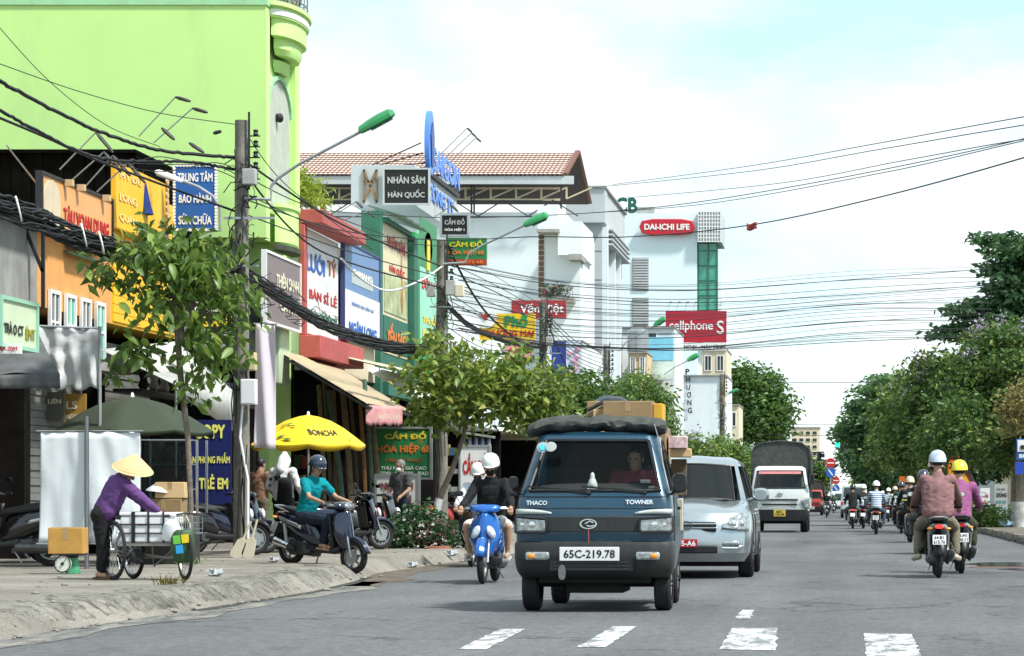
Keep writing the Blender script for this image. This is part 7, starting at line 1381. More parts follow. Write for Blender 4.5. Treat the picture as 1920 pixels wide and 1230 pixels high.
m = MB(); m.obox(P(895, 815, 71.9), (1, 0, -.15), (0, 1, 0), (.15, 0, 1), .9, .5, .06); obj('rail', m, GREYW, t, True)
bn = thing('banner', 'tall faded white and pink cloth banner hanging beside the power pole', 'banner', P(498, 842, 43.6)); m = MB(); m.grid(lambda a, c_: P(479+37*a-3*(1-c_)*(1-a), 607+232*(1-c_)+4*a, 43.6)+V((0, .05*sin(a*7+c_*3), 0)), 14, 20); obj('cloth', m, mat('faded_banner', (.60, .55, .60), .8, var=.08, scale=1.2, dirt=(.5, .33, .38), damt=.5), bn, True, solid=.004, ang=180); m = MB(); m.tube([P(476, 607, 43.6), P(520, 608, 43.6)], .015, 6); obj('rod', m, STEEL, bn, True)
# shop depths: bundles of poles, shelves, shutters
for i in range(9):
    u = 610+i*13; Y = 58.5+.25*(i % 3); a = P(u, 905+random.uniform(-4, 20), Y); a.z = PZ; b_ = P(u-12-random.uniform(0, 22), random.uniform(700, 745), Y+.8); m = MB(); m.tube([a, a.lerp(b_, .5)+V((.03, 0, 0)), b_], random.uniform(.035, .07), 7)
    tag(obj('timber_pole', m, mat('timber_pole_%d' % (i % 4), ((.20, .14, .085), (.12, .09, .06), (.26, .12, .05), (.08, .13, .10))[i % 4], .85, var=.3, scale=8), None, True), ('first', 'second', 'third', 'fourth', 'fifth', 'sixth', 'seventh', 'eighth', 'ninth')[i]+' %s pole from the left among those propped under the tan awning' % ('tan', 'dark brown', 'reddish', 'greenish')[i % 4], 'pole', 'poles propped under the tan awning')
for i, (u0, u1, v0, v1, Y, lb) in enumerate(((0, 70, 770, 1000, 44.5, 'dim shelf of goods in the corner shop'), (270, 350, 740, 900, 46.5, 'dim shelf of goods behind the food stall'), (440, 470, 700, 960, 56, 'dim shelf of goods behind the power pole'), (820, 860, 850, 960, 73, 'dim shelf of goods beyond the second power pole'), (540, 612, 700, 960, 62, 'dim shelf of goods behind the yellow umbrella'))):
    a = P(u0, v1, Y); b_ = P(u1, v0, Y); t = thing('shelf', lb, 'shelf', (a.x, Y, PZ)); m = MB()
    for k in range(5): z = PZ+.1+k*.5; m.box(a.x, b_.x, Y, Y+.35, z, z+.03)
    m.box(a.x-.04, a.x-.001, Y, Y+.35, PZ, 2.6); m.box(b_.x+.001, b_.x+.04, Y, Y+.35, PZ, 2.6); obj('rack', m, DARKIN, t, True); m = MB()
    for k in range(5):
        x = a.x
        while x < b_.x-.1: w_ = random.uniform(.08, .25); m.mi = random.randrange(5); m.box(x, x+w_*.9, Y+.02, Y+.3, PZ+.131+k*.5, PZ+.131+k*.5+random.uniform(.12, .36)); x += w_
    o = obj('goods', m, [mat('goods_%d' % k, c3, .6, var=.3) for k, c3 in enumerate(((.3, .06, .04), (.3, .24, .1), (.05, .12, .2), (.3, .3, .28), (.07, .16, .07)))], t, True); o['kind'] = 'stuff'
t = thing('satellite_dish', 'dark satellite dish seen edge on above the lettered white wall', 'satellite dish', P(1266, 704, 163)); m = MB(); m.lathe([(.01, .0), (.3, .05), (.55, .16), (.62, .26), (.54, .18), (.3, .07), (.01, .02)], P(1262, 690, 163), (.8, -.6, .15), 22)
for p in m.v: p.z = P(0, 690, 163).z+(p.z-P(0, 690, 163).z)*1.15
obj('dish', m, DKST, t, True); m = MB(); m.tube([P(1266, 712, 163), P(1264, 692, 163.1)], .04, 6); obj('mast', m, DKST, t, True)
# ------------------------------------------------------------------ poles and lamps
def pole(label, u, Y, vtop, rb=.15, rt=.10, boxes=(), racks=3, nm='power_pole', hide=0):
    x = P(u, 0, Y).x; zt = fz(vtop, Y); t = thing(nm, label, 'utility pole', (x, Y, PZ)); m = MB(); m.tube([(x, Y, PZ-.1), (x, Y, zt*.5), (x, Y, zt)], [rb, (rb+rt)/2, rt], 12); obj('shaft', m, POLEM, t, True)
    m = MB()
    for k in range(5): z = zt-.25-k*.17; m.bar((x+.12, Y-.05, z), (x+.30, Y-.05, z), .02); m.lathe([(.02, 0), (.045, .02), (.03, .05), (.045, .08), (.02, .1)], (x+.24, Y-.08, z+.0), (0, 0, 1), 8)
    m.bar((x+.14, Y-.1, zt-1.1), (x+.14, Y-.1, zt+.12), .03); obj('insulator_rack', m, DKST, t, True)
    for z, a, b_ in ((zt-1.55, -.25, .55), (zt-2.3, -.35, .3)): m = MB(); m.bar((x+a, Y-.14, z), (x+b_, Y-.14, z), .035); obj('cross_arm', m, GALV, t, True)
    for k, (bu, bv, bw, bh, mt) in enumerate(boxes):
        c = P(bu, bv, Y-.22); m = MB(); m.obox(c, (1, 0, 0), (0, 1, 0), (0, 0, 1), bw, .16, bh); o = obj('meter_box', m, mt, t, True, bev=.012); m = MB(); m.obox(c-V((0, .085, 0)), (1, 0, 0), (0, 1, 0), (0, 0, 1), bw*.84, .008, bh*.88); obj('lid', m, mt, o, True)
    m = MB()
    for k in range(34):                                                      # loops and tails of cable tied to the shaft
        z = random.uniform(zt*.42, zt*.93); r_ = random.uniform(.06, .22); a0_ = random.uniform(0, 6.28); q = V((x+random.uniform(-.18, .22), Y-random.uniform(.1, .25), z)); m.tube([q+V((r_*cos(a0_+i*.8), .04*sin(i), r_*1.4*sin(a0_+i*.8))) for i in range(random.randint(3, 7))], random.choice((.006, .009, .013)), 4)
    for k in range(9): z = random.uniform(1.4, zt*.8); q = x+random.uniform(-.14, .14); m.tube([(q, Y-.17, z), (q+random.uniform(-.05, .05), Y-.2, z-.5), (q+random.uniform(-.08, .08), Y-.17, max(.4, z-1.5))], .010, 4)
    obj('cable_tangle', m, CABLE, t, True); return t, x, zt
WB = mat('meter_white', (.70, .72, .72), .45, var=.05, dirt=(.4, .4, .38), damt=.3); BB = mat('meter_beige', (.55, .47, .27), .6, var=.08); GB = mat('meter_grey', (.36, .37, .36), .6, var=.15)
pole('nearest concrete power pole with meter boxes and cable tangles', 453, 42, 226, .135, .105, [(467, 735, .24, .40, WB), (472, 678, .14, .28, BB), (468, 332, .21, .25, GB)])
pole('second concrete power pole rising from the leafy tree with grey boxes', 828, 61.4, 450, .15, .11, [(808, 545, .18, .28, GB), (845, 540, .22, .34, GB), (862, 545, .2, .28, CREAM)])
pole('third concrete power pole beside the noodle sign', 1018, 80, 566, .15, .11, [(1030, 640, .2, .25, GB)])
pole('fourth dark power pole among the wires beyond the noodle sign', 1137, 103, 648, .14, .12, [])
pole('slim far power pole before the lettered white wall', 1354, 140, 702, .16, .13, [])
m = MB(); m.tube([(P(466, 0, 41.8).x, 41.75, PZ), P(465, 900, 41.8), P(450, 820, 41.85), P(455, 760, 41.8)], .02, 7); tag(obj('conduit', m, WHT, None, True), 'white conduit pipe bent up the nearest power pole', 'pipe')
GL = mat('lamp_green', (.015, .22, .06), .35, var=.12, coat=.4)
def street_lamp(label, pts, Y, head0, head1, w_=.22, mt=GL, arm=.025):
    t = thing('street_lamp', label, 'street lamp', P(*pts[0], Y)); m = MB(); m.tube([P(*p, Y-.15) for p in pts], arm, 8); obj('arm', m, GALV, t, True)
    a = P(*head0, Y-.15); b_ = P(*head1, Y-.15); d = (b_-a); ln = d.length; d.normalize(); u = V((0, -.25, 1)); u = (u-d*u.dot(d)).normalized(); s = d.cross(u)
    m = MB(); m.loft([[a+d*ln*f+s*w_*.5*k*cos(q)+u*(w_*.34*k*sin(q) if sin(q) > 0 else w_*.16*k*sin(q)) for q in [2*pi*i/14 for i in range(14)]] for f, k in ((0, .35), (.05, .75), (.3, .95), (.6, 1.05), (.9, .95), (1, .5))]); o = obj('head', m, mt, t, True, ang=30)
    m = MB(); m.obox(a+d*ln*.6-u*w_*.17, d, s, u, ln*.6, w_*.7, .02); obj('lens', m, LENS, o, True); return t
street_lamp('green headed street lamp highest over the shops, on the nearest pole', [(455, 372), (508, 374), (508, 350), (520, 335), (560, 308), (684, 243)], 42, (674, 248), (740, 212), .34)
street_lamp('green headed street lamp on the second pole before the white wall', [(832, 495), (872, 492), (880, 475), (905, 460), (988, 420)], 60, (983, 424), (1028, 404), .36)
street_lamp('green headed street lamp left of the red phone sign', [(1137, 655), (1163, 657), (1172, 643), (1228, 610)], 101, (1226, 612), (1248, 597), .38)
street_lamp('green headed street lamp under the red phone sign', [(1245, 702), (1262, 690), (1292, 675)], 118, (1289, 677), (1310, 665), .4)
street_lamp('farthest green headed street lamp by the dark tree', [(1340, 757), (1352, 748), (1368, 738)], 150, (1366, 738), (1384, 730), .3)
street_lamp('flat pale street lamp head over the blue repair sign', [(413, 434), (412, 390), (400, 368), (372, 350), (340, 338)], 43.5, (343, 341), (291, 322), .17, mat('lamp_pale', (.62, .62, .60), .4, var=.06), .022)
def flood(label, a, b_, h0, h1, Y):
    t = thing('flood_lamp', label, 'sign lamp', P(*a, Y), 0, 'lamps on rods over the shop signs'); m = MB(); m.tube([P(*a, Y), P(*b_, Y)], .013, 5); obj('rod', m, mat('grey_rod', (.3, .31, .31), .5, .5), t, True); c = P(*h0, Y); d = P(*h1, Y)-c; L_ = d.length; d.normalize(); x, y_ = frame_from(d); m = MB(); m.loft([[c+d*L_*f+(x*cos(q)*s_+y_*sin(q)*s_*.6) for q in [2*pi*i/8 for i in range(8)]] for f, s_ in ((0, .03), (.25, .055), (.8, .05), (1, .03))]); obj('head', m, DKST, t, True)
for i, q in enumerate((((260, 256), (329, 182)), ((288, 268), (361, 203)), ((112, 318), (180, 248)), ((135, 338), (195, 285)), ((160, 350), (212, 292)), ((182, 360), (240, 305)))):
    h = ((0, 0), (28, 8)) if i < 2 else ((0, 0), (32, 38))
    flood(('sign lamp on a long rod, the higher of two over the green wall', 'sign lamp on a long rod, the lower of two over the green wall', 'first of four sign lamps leaning over the orange sign', 'second of four sign lamps leaning over the orange sign', 'third of four sign lamps leaning over the orange sign', 'fourth of four sign lamps leaning over the orange sign')[i], q[0], q[1], q[1], (q[1][0]+h[1][0], q[1][1]+h[1][1]), 44.5 if i > 1 else 46.5)
for i, (a, b_) in enumerate((((303, 240), (327, 262)), ((355, 268), (382, 286)), ((400, 250), (415, 246)))): flood('small dark lamp hung in the cables left of the nearest pole', a, b_, a, b_, 44)
for i, (a, b_) in enumerate((((855, 292), (876, 240)), ((875, 295), (884, 249)), ((850, 310), (893, 258)))): flood('thin lamp rod jutting over the rooftop letters', (825+i*8, 290+i*8), b_, b_, (b_[0]+9, b_[1]+8), 80)
for i, (a, b_) in enumerate((((632, 400), (668, 378)), ((640, 415), (690, 396)), ((810, 410), (847, 385)))): flood('curved shop lamp above the blue and green fascias', a, b_, b_, (b_[0]+12, b_[1]+12), 66 if i < 2 else 72)
for i in range(7): flood('thin spot lamp standing over the phone sign', (1252+i*16, 583), (1256+i*16, 566), (1256+i*16, 566), (1261+i*16, 567), 180)
# ------------------------------------------------------------------ trees and planting
def pw(u, v, Y): return tuple(P(u, v, Y))
def bl(u, v, Y, ru, rv, ry=None): return (pw(u, v, Y), (ru*Y/F, ry if ry else ru*Y/F, rv*Y/F))
AY = 35.6
tree('street_tree', 'young street tree with drooping leaves before the yellow shop', (P(352, 0, AY).x, AY, PZ), [(pw(352, 1060, AY), .036), (pw(358, 950, AY), .036), (pw(352, 820, AY), .038), (pw(338, 700, AY), .042), (pw(330, 590, AY), .04), (pw(322, 500, AY), .028)],
     [bl(300, 480, AY, 105, 55), bl(400, 500, AY, 80, 65), bl(330, 570, AY, 90, 65), bl(440, 580, AY, 45, 60), bl(250, 660, AY, 45, 60), bl(395, 660, AY, 60, 55), bl(180, 500, AY, 50, 30), bl(320, 430, AY, 50, 25), bl(370, 735, AY, 28, 55), bl(215, 705, AY, 22, 28)], 185, 8, .195, .078, LEAF_A, .115, .8, 22, singles=295, lw=.022)
bY_ = 58.5
tree('street_tree', 'broad leaved street tree round the second power pole, trunk painted white at the foot', (P(806, 0, bY_).x, bY_, PZ), [(pw(806, 1015, bY_), .075), (pw(822, 940, bY_), .075), (pw(848, 880, bY_), .06), (pw(868, 820, bY_), .05), (pw(880, 760, bY_), .04)],
     [bl(820, 700, bY_, 70, 55), bl(900, 700, bY_, 90, 55), bl(985, 720, bY_, 75, 50), bl(880, 760, bY_, 110, 45), bl(1010, 770, bY_, 60, 40), bl(1035, 735, bY_, 55, 38), bl(950, 665, bY_, 38, 22), bl(770, 720, bY_, 25, 25), bl(1060, 790, bY_, 40, 30), bl(800, 770, bY_, 30, 40), bl(800, 645, bY_, 30, 18)], 360, 10, .215, .095, LEAF_B, .2, .5, 20, singles=290, lw=.03)
m = MB(); m.tube([pw(807, 1012, bY_), pw(824, 935, bY_)], .09, 9); tag(obj('painted_board', m, WHT, None, True), 'whitewashed stake at the foot of the broad leaved tree', 'stake')
for u, Y, lb, ru, v, rv in ((1080, 84, 'rounded street tree between the third and fourth poles', 112, 750, 52), (1190, 104, 'feathery street tree behind the truck load', 68, 748, 50), (1228, 122, 'low street tree left of the lettered white wall', 42, 800, 45)):
    tree('street_tree', lb, (P(u, 0, Y).x, Y, PZ), [(pw(u, 955, Y), .10), (pw(u+3, 860, Y), .09), (pw(u, 790, Y), .06)], [bl(u-ru*.45, v+10, Y, ru*.6, rv*.9), bl(u+ru*.45, v+6, Y, ru*.6, rv), bl(u, v-18, Y, ru*.55, rv*.7), bl(u, v+30, Y, ru*.9, rv*.7)], 230, 26, .2, .085, LEAF_C, .24, .4, 14, lw=.04)
for i, (u0, u1, v, Y, lb, fl) in enumerate(((1275, 1330, 830, 118, 'flowering hedge shrub at the foot of the lettered wall', 1), (1330, 1400, 828, 132, 'dense green shrub beside the white lorry', 0), (1400, 1440, 845, 150, 'low green shrub behind the white lorry', 0))):
    t = tree('shrub', lb, (P((u0+u1)/2, 0, Y).x, Y, PZ), [(pw((u0+u1)/2, 960, Y), .08), (pw((u0+u1)/2, 880, Y), .05)], [bl((u0+u1)/2, v+20, Y, (u1-u0)*.6, 32), bl(u0+10, v+45, Y, 30, 35), bl(u1-8, v+45, Y, 30, 35)], 170, 26, .2, .09, LEAF_C, .25, .3, 8, cat='shrub', flower=(14, 10, .5) if fl else None)
tree('broad_tree', 'big dark rounded tree at the far left end of the shops', (P(1420, 0, 250).x, 250, 0), [(pw(1420, 958, 250), .3), (pw(1420, 850, 250), .25), (pw(1420, 790, 250), .2)], [bl(1400, 740, 250, 38, 42), bl(1432, 745, 250, 40, 50), bl(1460, 780, 250, 24, 40), bl(1420, 790, 250, 55, 40), bl(1395, 710, 250, 24, 24)], 420, 30, .5, .24, LEAF_C, .6, .3, 14, lw=.12)
tree('broad_tree', 'pale green tree closing the far left pavement beyond the lorries', (P(1535, 0, 330).x, 330, 0), [(pw(1535, 955, 330), .3), (pw(1535, 880, 330), .2)], [bl(1532, 885, 330, 22, 22), bl(1540, 905, 330, 18, 20)], 160, 20, .5, .24, LEAF_C, .5, .3, 8, lw=.1)
# right hand row
WTR = mat('limed_bark', (.5, .5, .47), .9, var=.5, scale=4, dirt=(.1, .09, .07), damt=.6)
def big(nm, lb, u, Y, X, trunk_h, blobs, n, per, mt, L_=.17, W_=.075, flower=None, rb=.2, droop=.35, lean=0, cl_=.3, lw=.07, cflat=.6):
    x = P(u, 0, Y).x; return tree(nm, lb, (x, Y, .17), [((x, Y, .1), rb), ((x+lean*.4, Y, trunk_h*.5), rb*.85), ((x+lean, Y, trunk_h), rb*.7), ((x+lean*1.2, Y, trunk_h+1.6), rb*.45)], blobs, n, per, L_, W_, mt, cl_, droop, 22, flower=flower, lw=lw, cflat=cflat)
t1 = big('flowering_tree', 'nearest flowering roadside tree with a whitewashed trunk', 1908, 92, 6, 2.6, [bl(1850, 745, 92, 85, 75, 2.0), bl(1900, 690, 92, 70, 85, 2), bl(1800, 790, 90, 60, 60, 1.5), bl(1870, 650, 93, 55, 50, 1.6), bl(1760, 830, 92, 45, 45, 1.4), bl(1890, 840, 93, 65, 45, 1.5), bl(1815, 700, 92, 40, 50, 1.3), bl(1960, 740, 92, 60, 110, 2)], 560, 32, LEAF_E, .22, .10, flower=(16, 26, 1.2), rb=.22)
m = MB(); x = P(1908, 0, 92).x; m.tube([(x, 92, .1), (x, 92, 1.05)], .24, 12); obj('limewash', m, WTR, t1, True)
big('flowering_tree', 'second flowering roadside tree leaning over the riders', 1846, 116, 6, 2.5, [bl(1745, 770, 116, 60, 65, 2.2), bl(1700, 800, 116, 45, 60, 2), bl(1790, 720, 116, 55, 55, 2), bl(1725, 700, 116, 40, 35, 1.6), bl(1680, 840, 116, 35, 40, 1.6), bl(1790, 850, 116, 50, 40, 2), bl(1840, 800, 116, 60, 70, 2)], 540, 28, LEAF_E, .26, .12, flower=(18, 22, 1.2), rb=.2, lean=-.8)
big('flowering_tree', 'third flowering roadside tree, half hid by the second', 1790, 140, 6, 2.6, [bl(1680, 760, 140, 35, 40, 2.2), bl(1665, 800, 140, 30, 50, 2.2), bl(1700, 820, 140, 55, 60, 2.5), bl(1660, 850, 140, 32, 35, 2), bl(1740, 850, 140, 60, 50, 2.5)], 420, 26, LEAF_E, .3, .14, flower=(10, 14, 1), rb=.2)
def tiers(u, v, Y, us, n, rr_, step, flat_=10): return [bl(u+random.uniform(-1, 1)*us+(i % 2)*us*.6, v+i*step, Y, rr_*(1+.12*i), flat_, 2.5) for i in range(n)]
big('almond_tree', 'tall layered dark almond tree rising behind the nearest flowering one', 1905, 112, 7, 4.5, [bl(1880, 447, 112, 58, 9, 2), bl(1905, 470, 112, 60, 18, 2.4), bl(1865, 500, 112, 28, 14, 2), bl(1905, 530, 112, 70, 20, 2.4), bl(1840, 580, 112, 50, 14, 2), bl(1800, 585, 112, 26, 9, 1.5), bl(1880, 600, 112, 60, 25, 2.4), bl(1775, 612, 112, 18, 8, 1.2), bl(1765, 628, 112, 12, 7, 1), bl(1835, 620, 112, 40, 25, 2), bl(1930, 500, 112, 60, 50, 2.4), bl(1905, 565, 112, 60, 30, 2.4), bl(1875, 635, 112, 55, 25, 2), bl(1930, 620, 112, 50, 60, 2.4)], 470, 26, LEAF_D, .34, .16, rb=.25, droop=.15, cl_=.30, cflat=.28)
big('almond_tree', 'layered dark almond tree farther along the right pavement', 1690, 185, 6, 4.5, [bl(1668, 712, 185, 28, 7, 3), bl(1645, 732, 185, 34, 8, 3), bl(1635, 760, 185, 42, 10, 3), bl(1625, 790, 185, 42, 12, 3), bl(1612, 802, 185, 36, 8, 2), bl(1640, 830, 185, 42, 26, 3), bl(1590, 818, 185, 16, 5, 2), bl(1680, 780, 185, 45, 50, 3), bl(1660, 870, 185, 45, 35, 3)], 600, 26, LEAF_D, .42, .2, rb=.28, droop=.15, cl_=.5, cflat=.35)
big('almond_tree', 'dark tree massed over the junction at the far right', 1668, 245, 6, 4, [bl(1640, 870, 245, 40, 32, 4), bl(1610, 860, 245, 24, 26, 3), bl(1655, 900, 245, 35, 22, 4), bl(1690, 860, 245, 45, 50, 4), bl(1600, 845, 245, 16, 14, 2)], 480, 22, LEAF_D, .55, .26, rb=.3, droop=.2, cl_=.6)
big('broad_tree', 'dark tree behind the warning sign under the flowering trees', 1760, 170, 7, 3.2, [bl(1740, 870, 170, 60, 30, 3), bl(1800, 860, 170, 60, 40, 3), bl(1850, 850, 170, 50, 40, 3)], 380, 24, LEAF_D, .42, .2, rb=.25, cl_=.55)
big('broad_tree', 'small pale green tree far down the right pavement', 1625, 290, 6, 2.6, [bl(1622, 912, 290, 14, 16, 2), bl(1612, 905, 290, 8, 8, 1.5)], 100, 18, LEAF_Y, .5, .22, rb=.15, cl_=.4)
big('broad_tree', 'yellowing small tree at the frame edge above the bus stop sign', 1935, 76, 5, 2.4, [bl(1908, 770, 76, 26, 40, .9), bl(1925, 740, 76, 24, 30, .9), bl(1898, 800, 76, 14, 16, .6)], 90, 18, LEAF_O, .17, .07, rb=.07, cl_=.22, lw=.03)
for u, Y, lb, s_ in ((1835, 92, 'weedy shrub by the kerb under the flowering trees', 1.0), (1790, 112, 'low shrub at the kerb beyond the weedy one', 1.1), (1908, 108, 'tuft of kerbside shrub behind the whitewashed trunk', .6)):
    x = P(u, 0, Y).x; tree('shrub', lb, (x, Y, .17), [((x, Y, .1), .05), ((x, Y, .5), .03)], [((x, Y, .55), (.75*s_, .6, .42*s_)), ((x+.5, Y, .4), (.5, .5, .35))], 60, 26, .16, .07, LEAF_C, .2, .2, 6, cat='shrub')
# lime feathery tree by the green house, balcony plants, flower bush
gY = 60.0
tree('feathery_tree', 'yellow green feathery tree at the corner of the lime green house', (P(560, 0, gY+2).x+.3, gY+1.9, 6.4), [(pw(545, 470, gY+1.9), .04), (pw(550, 400, gY+1.9), .03), (pw(545, 350, gY+1.9), .02)], [bl(530, 325, gY+1.6, 38, 26, .5), bl(560, 355, gY+1.6, 48, 28, .6), bl(520, 370, gY+1.6, 30, 28, .4), bl(590, 378, gY+1.6, 25, 12, .4)], 130, 16, .19, .03, LEAF_Y, .16, .75, 14, lw=.015)
t = thing('potted_plant', 'bare twiggy plant on the top balcony of the green house', 'plant', (FX+.2, 59, bz+.8)); m = MB()
for i in range(26): a = random.uniform(-.6, .6); p = V((FX+.1+random.uniform(-.2, .3), 58.9+a, bz+.86)); m.tube([p, p+V((random.uniform(-.15, .15), random.uniform(-.15, .15), random.uniform(.35, .55))), p+V((random.uniform(-.3, .4), random.uniform(-.3, .3), random.uniform(.7, 1.25)))], [.02, .014, .006], 4)
obj('twigs', m, BARK, t, True); m = MB(); m.lathe([(.001, 0), (.22, 0), (.28, .3), (.25, .3), (.001, .25)], (FX+.12, 59, bz+.84), (0, 0, 1), 14); obj('pot', m, mat('pot_grey', (.3, .3, .28), .8), t, True)
x = P(785, 0, 50).x
ft = tree('flower_bush', 'dark flower bush dotted with pale blooms at the kerb', (x, 50, PZ), [((x, 50, .15), .05), ((x, 50, .5), .03)], [((x-.25, 49.8, .46), (.42, .4, .30)), ((x+.25, 50, .50), (.45, .4, .32)), ((x, 50, .74), (.34, .3, .22)), ((x+.62, 50.1, .42), (.28, .3, .25))], 130, 22, .10, .05, LEAF_D, .12, .2, 10, cat='shrub', lw=.012)
pts = blob_points([((x-.25, 49.55, .45), (.5, .3, .32)), ((x+.25, 49.6, .5), (.5, .3, .35)), ((x, 49.7, .8), (.3, .2, .2))], 34); leaves('blossom', np.repeat(pts, 5, 0)+rng.normal(0, .012, (170, 3)), .05, .04, PETW, ft, 0, off=(x, 50, PZ))
pts = blob_points([((x+.35, 49.6, .5), (.5, .3, .3))], 40); leaves('blossom', np.repeat(pts, 5, 0)+rng.normal(0, .02, (200, 3)), .05, .03, mat('bract_maroon', (.16, .05, .06), .7), ft, 0, off=(x, 50, PZ))
t = thing('balcony_plants', 'potted red and green plants along the white balcony', 'plants', P(1042, 556, 111.2)); pts = blob_points([(pw(1025+i*12, 547, 111.2), (.22, .2, .32)) for i in range(4)], 40); leaves('foliage', np.repeat(pts, 9, 0)+rng.normal(0, .05, (360, 3)), .14, .06, LEAF_D, t, 0, off=tuple(t.location)); leaves('blossom', np.repeat(pts[:8], 6, 0)+rng.normal(0, .06, (48, 3)), .14, .08, mat('bloom_red', (.5, .06, .1), .6), t, 0, off=tuple(t.location))
for u, v, lb in ((318, 1100, 'grass tuft in a crack of the pavement apron'), (350, 1062, 'weeds under the cart wheel')):
    g = G(u, v, .18); o = leaves('grass_tuft', np.repeat([tuple(g)], 60, 0)+rng.normal(0, .07, (60, 3))*np.array([1, .6, 0]), .13, .014, LEAF_O if v > 1080 else LEAF_C, None, -1.4, .7); o['label'] = lb
# ------------------------------------------------------------------ overhead cables
CG = 'thin wires strung across the street'
def cable(label, pts, r, group=None, n=18, mt=CABLE, sides=5, nm='power_cable', jit=0):
    q = [V(pw(*p)) for p in pts]; out = []
    for i in range(len(q)-1):
        p0 = q[max(i-1, 0)]; p1 = q[i]; p2 = q[i+1]; p3 = q[min(i+2, len(q)-1)]
        for k in range(n): t = k/n; out.append(.5*((2*p1)+(p2-p0)*t+(2*p0-5*p1+4*p2-p3)*t*t+(3*p1-p0-3*p2+p3)*t**3)+(V((random.gauss(0, jit), random.gauss(0, jit), random.gauss(0, jit))) if jit else V((0, 0, 0))))
    out.append(q[-1]); m = MB(); m.tube(out, r, sides); return tag(obj(nm, m, mt, None, True), label, 'cable', group)
cable('thick twisted cable crossing the green wall down to the nearest pole', [(-40, 128, 33), (60, 185, 35), (180, 244, 38), (300, 282, 40), (440, 295, 42)], .028, jit=.006)
cable('twisted cable from the frame edge under the lamp rods to the nearest pole', [(-40, 185, 33), (60, 240, 35), (150, 285, 37), (230, 302, 39), (350, 303, 41), (440, 318, 42)], .024, jit=.006)
cable('cable running low past the yellow sign into the pole braces', [(-40, 205, 33), (80, 255, 36), (180, 300, 38.5), (300, 345, 41), (440, 396, 42)], .020)
cable('steep thin wire dropping over the green wall', [(-20, 30, 34), (90, 150, 37), (200, 235, 40), (300, 275, 41)], .006)
cable('thin wire sweeping over the green wall to the pole top', [(0, 120, 34), (150, 172, 37), (300, 212, 40), (440, 233, 42)], .007)
cable('pale stay rope by the orange sign', [(12, 272, 40), (75, 352, 41)], .012, mt=GALV)
for k in range(3): cable(('left', 'middle', 'right')[k]+'most starting black cable between the lamp rods and nearest pole', [(180+k*30, 300+k*6, 40), (300, 322-k*14, 41), (400, 305+k*6, 41.6), (445, 320+k*8, 42)], .008, 'cables tied in at the nearest pole')
# thick telephone bundles
def bundle(label, pts, r, k=16):
    t = thing('cable_bundle', label, 'cable bundle', pw(*pts[0])); 
    q = [V(pw(*p)) for p in pts]; m = MB(); 
    for s_ in range(k):
        a = random.uniform(0, 6.28); rr_ = r*sqrt(random.random()); out = []
        for i in range(len(q)-1):
            for f in range(10):
                tt = f/10; tw = a+(i+tt)*1.1; p0 = q[max(i-1, 0)]; p1 = q[i]; p2 = q[i+1]; p3 = q[min(i+2, len(q)-1)]
                c = .5*((2*p1)+(p2-p0)*tt+(2*p0-5*p1+4*p2-p3)*tt*tt+(3*p1-p0-3*p2+p3)*tt**3)
                out.append(c+V((rr_*.4*cos(tw), rr_*cos(tw)*.4, rr_*sin(tw)))+V((random.gauss(0, r*.05), 0, random.gauss(0, r*.07))))
        m.tube(out+[q[-1]], random.uniform(.012, .022), 5)
    obj('strand', m, CABLE, t, True)
    return t, q
t, q = bundle('heavy bundle of black telephone cables sagging in front of the orange shop', [(-60, 365, 31.5), (60, 408, 33), (150, 445, 34.5), (270, 483, 37), (360, 500, 39.5), (450, 505, 42)], .16, 34)
for f, (u, v, Y) in enumerate(((35, 388, 32.6), (157, 438, 34.6), (190, 452, 35.1), (262, 470, 36.9))): m = MB(); c = P(u, v, Y); m.torus(.15, .012, c-V((0, 0, .02)), (1, .3, .25), 16, 5); obj('tie', m, WHT, t, True)
bundle('tangled cable bundle sagging from the nearest pole to the second pole', [(455, 505, 42), (510, 545, 45), (590, 598, 49), (660, 630, 53), (740, 652, 57), (828, 655, 61.3)], .12, 26)
bundle('cable bundle from the second pole on behind the tree tops', [(828, 560, 61.3), (880, 610, 67), (950, 640, 74), (1018, 650, 80)], .07, 12)
t = thing('cable_tangle', 'bird nest of spare cable coiled on the bundle by the nearest pole', 'cable tangle', pw(520, 600, 45)); m = MB()
for k in range(20): u = random.uniform(470, 600); v = 545+(u-500)*.55+random.gauss(0, 14); q = P(u, v, 44+(u-470)*.035); s_ = random.uniform(.08, .22); m.tube([q+V((random.gauss(0, s_), random.gauss(0, .1), random.gauss(0, s_*.6))) for _ in range(6)], .007, 4)
obj('strand', m, CABLE, t, True)
for k, (a, b_, c_) in enumerate((((455, 300, 42), (640, 420, 52), (828, 500, 61.3)), ((455, 320, 42), (600, 470, 51), (828, 540, 61.3)), ((455, 360, 42), (640, 440, 52), (828, 462, 61.3)), ((455, 400, 42), (650, 470, 52), (828, 520, 61.3)), ((455, 240, 42), (540, 350, 46), (700, 470, 55)), ((460, 330, 42), (560, 380, 47), (720, 440, 56)))): cable(('thick sagging cable, first below the pole collar', 'thick cable sagging lowest', 'thin cable ending highest on the second pole', 'slim cable leaving lowest on the nearest pole', 'thin steep cable from the top of the nearest pole', 'thin short cable above the red fascia')[k]+', between first two poles', [a, b_, c_], (.02, .018, .01, .012, .008, .01)[k], 'cables between the first two poles')
cable('white flexible conduit looping before the ginseng sign', [(640, 485, 52), (680, 525, 54), (730, 545, 57), (790, 525, 60), (828, 500, 61.2)], .022, mt=WHT, nm='conduit')
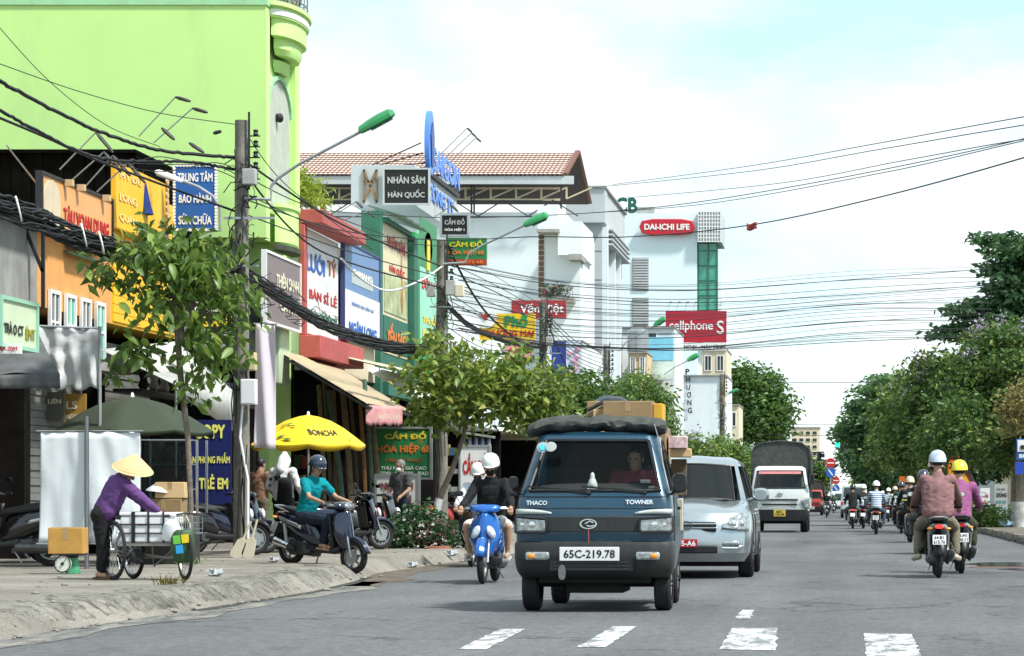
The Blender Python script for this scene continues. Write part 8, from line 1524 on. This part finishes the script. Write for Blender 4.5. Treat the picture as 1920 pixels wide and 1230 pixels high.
for k in range(9): v0_ = 470+k*17; cable(('top', 'second', 'third', 'fourth', 'fifth', 'sixth', 'seventh', 'eighth', 'lowest')[k]+' black cable on the second pole, of nine to the third pole', [(828, v0_, 61.3), (920, v0_+45+random.uniform(-8, 14), 70), (1018, 575+k*9, 80)], random.choice((.007, .01, .014)), 'cables between the second and third poles')
for k in range(7): cable(('top', 'second', 'third', 'fourth', 'fifth', 'sixth', 'lowest')[k]+' of seven black cables from the third to the fourth pole', [(1018, 580+k*10, 80), (1080, 640+k*7, 91), (1137, 660+k*8, 103)], random.choice((.01, .014)), 'cables between the third and fourth poles')
cable('slanting thick stay cable right of the third pole', [(1018, 570, 80), (1040, 640, 84), (1075, 715, 90)], .022)
cable('slanting thick cable down right of the second pole', [(838, 458, 61.3), (880, 540, 64), (925, 600, 68), (1000, 660, 74)], .028)
# across the street
cable('thick black wire crossing the whole street with a red rag on it', [(455, 372, 42), (640, 432, 51), (828, 450, 58), (1000, 444, 60), (1180, 444, 58), (1400, 423, 52), (1640, 372, 45), (1960, 284, 38), (2700, 60, 32)], .012, n=10)
fl = thing('rag', 'small dark red rag hanging on the thick street wire', 'rag', pw(1409, 430, 51.7)); m = MB(); m.grid(lambda a, c_: P(1400+19*a, 418+13*c_+2*sin(a*5), 51.6)+V((0, .03*sin(a*6), 0)), 5, 4); obj('cloth', m, cloth('rag_red', (.25, .05, .04)), fl, True, solid=.006)
hi = [((1150, 346, 105), (1400, 312, 80), (1650, 268, 62), (1960, 212, 48)), ((1110, 352, 105), (1400, 322, 80), (1650, 280, 62), (1960, 228, 48)), ((1165, 372, 110), (1450, 345, 82), (1700, 300, 62), (1960, 255, 50)), ((1000, 405, 95), (1300, 385, 82), (1650, 325, 62), (1960, 255, 50)), ((600, 395, 60), (900, 408, 70), (1300, 380, 70), (1960, 250, 52))]
for k, p in enumerate(hi):
  p = (*p, (2600, p[-1][1]-(p[-2][1]-p[-1][1])*1.9, 35)); cable(('highest', 'second highest', 'middle', 'fourth highest', 'lowest starting')[k]+' of five thin wires rising across the sky to the right', p, .011, 'wires rising across the sky', n=10)
for k in range(26):
    v0_ = 485+k*6+random.uniform(-5, 5); v1 = 500+k*5.3+random.uniform(-7, 7); sag = 18+random.uniform(-6, 16)
    va = min(v0_, 615); cable('thin dark wire strung level across the street to the right hand trees', [(828+random.uniform(0, 40), va, 62), (1050, va+sag*.9+14, 70), (1300, (va+v1)/2+sag+16, 78), (1600, v1+sag*.55, 86), (1860, v1+random.uniform(-10, 12), 95)], random.choice((.005, .006, .007, .009, .012)), CG, n=8, sides=4)
for v, Y in ((716, 170), (795, 210), (815, 215), (862, 260), (872, 262), (886, 280), (902, 290), (915, 300)): cable('faint far wire over the junction', [(1420, v-2, Y), (1520, v+1.5, Y), (1650, v, Y)], .018, 'far wires over the junction', n=6, sides=4)
bpy.data.scenes.remove(TMP)
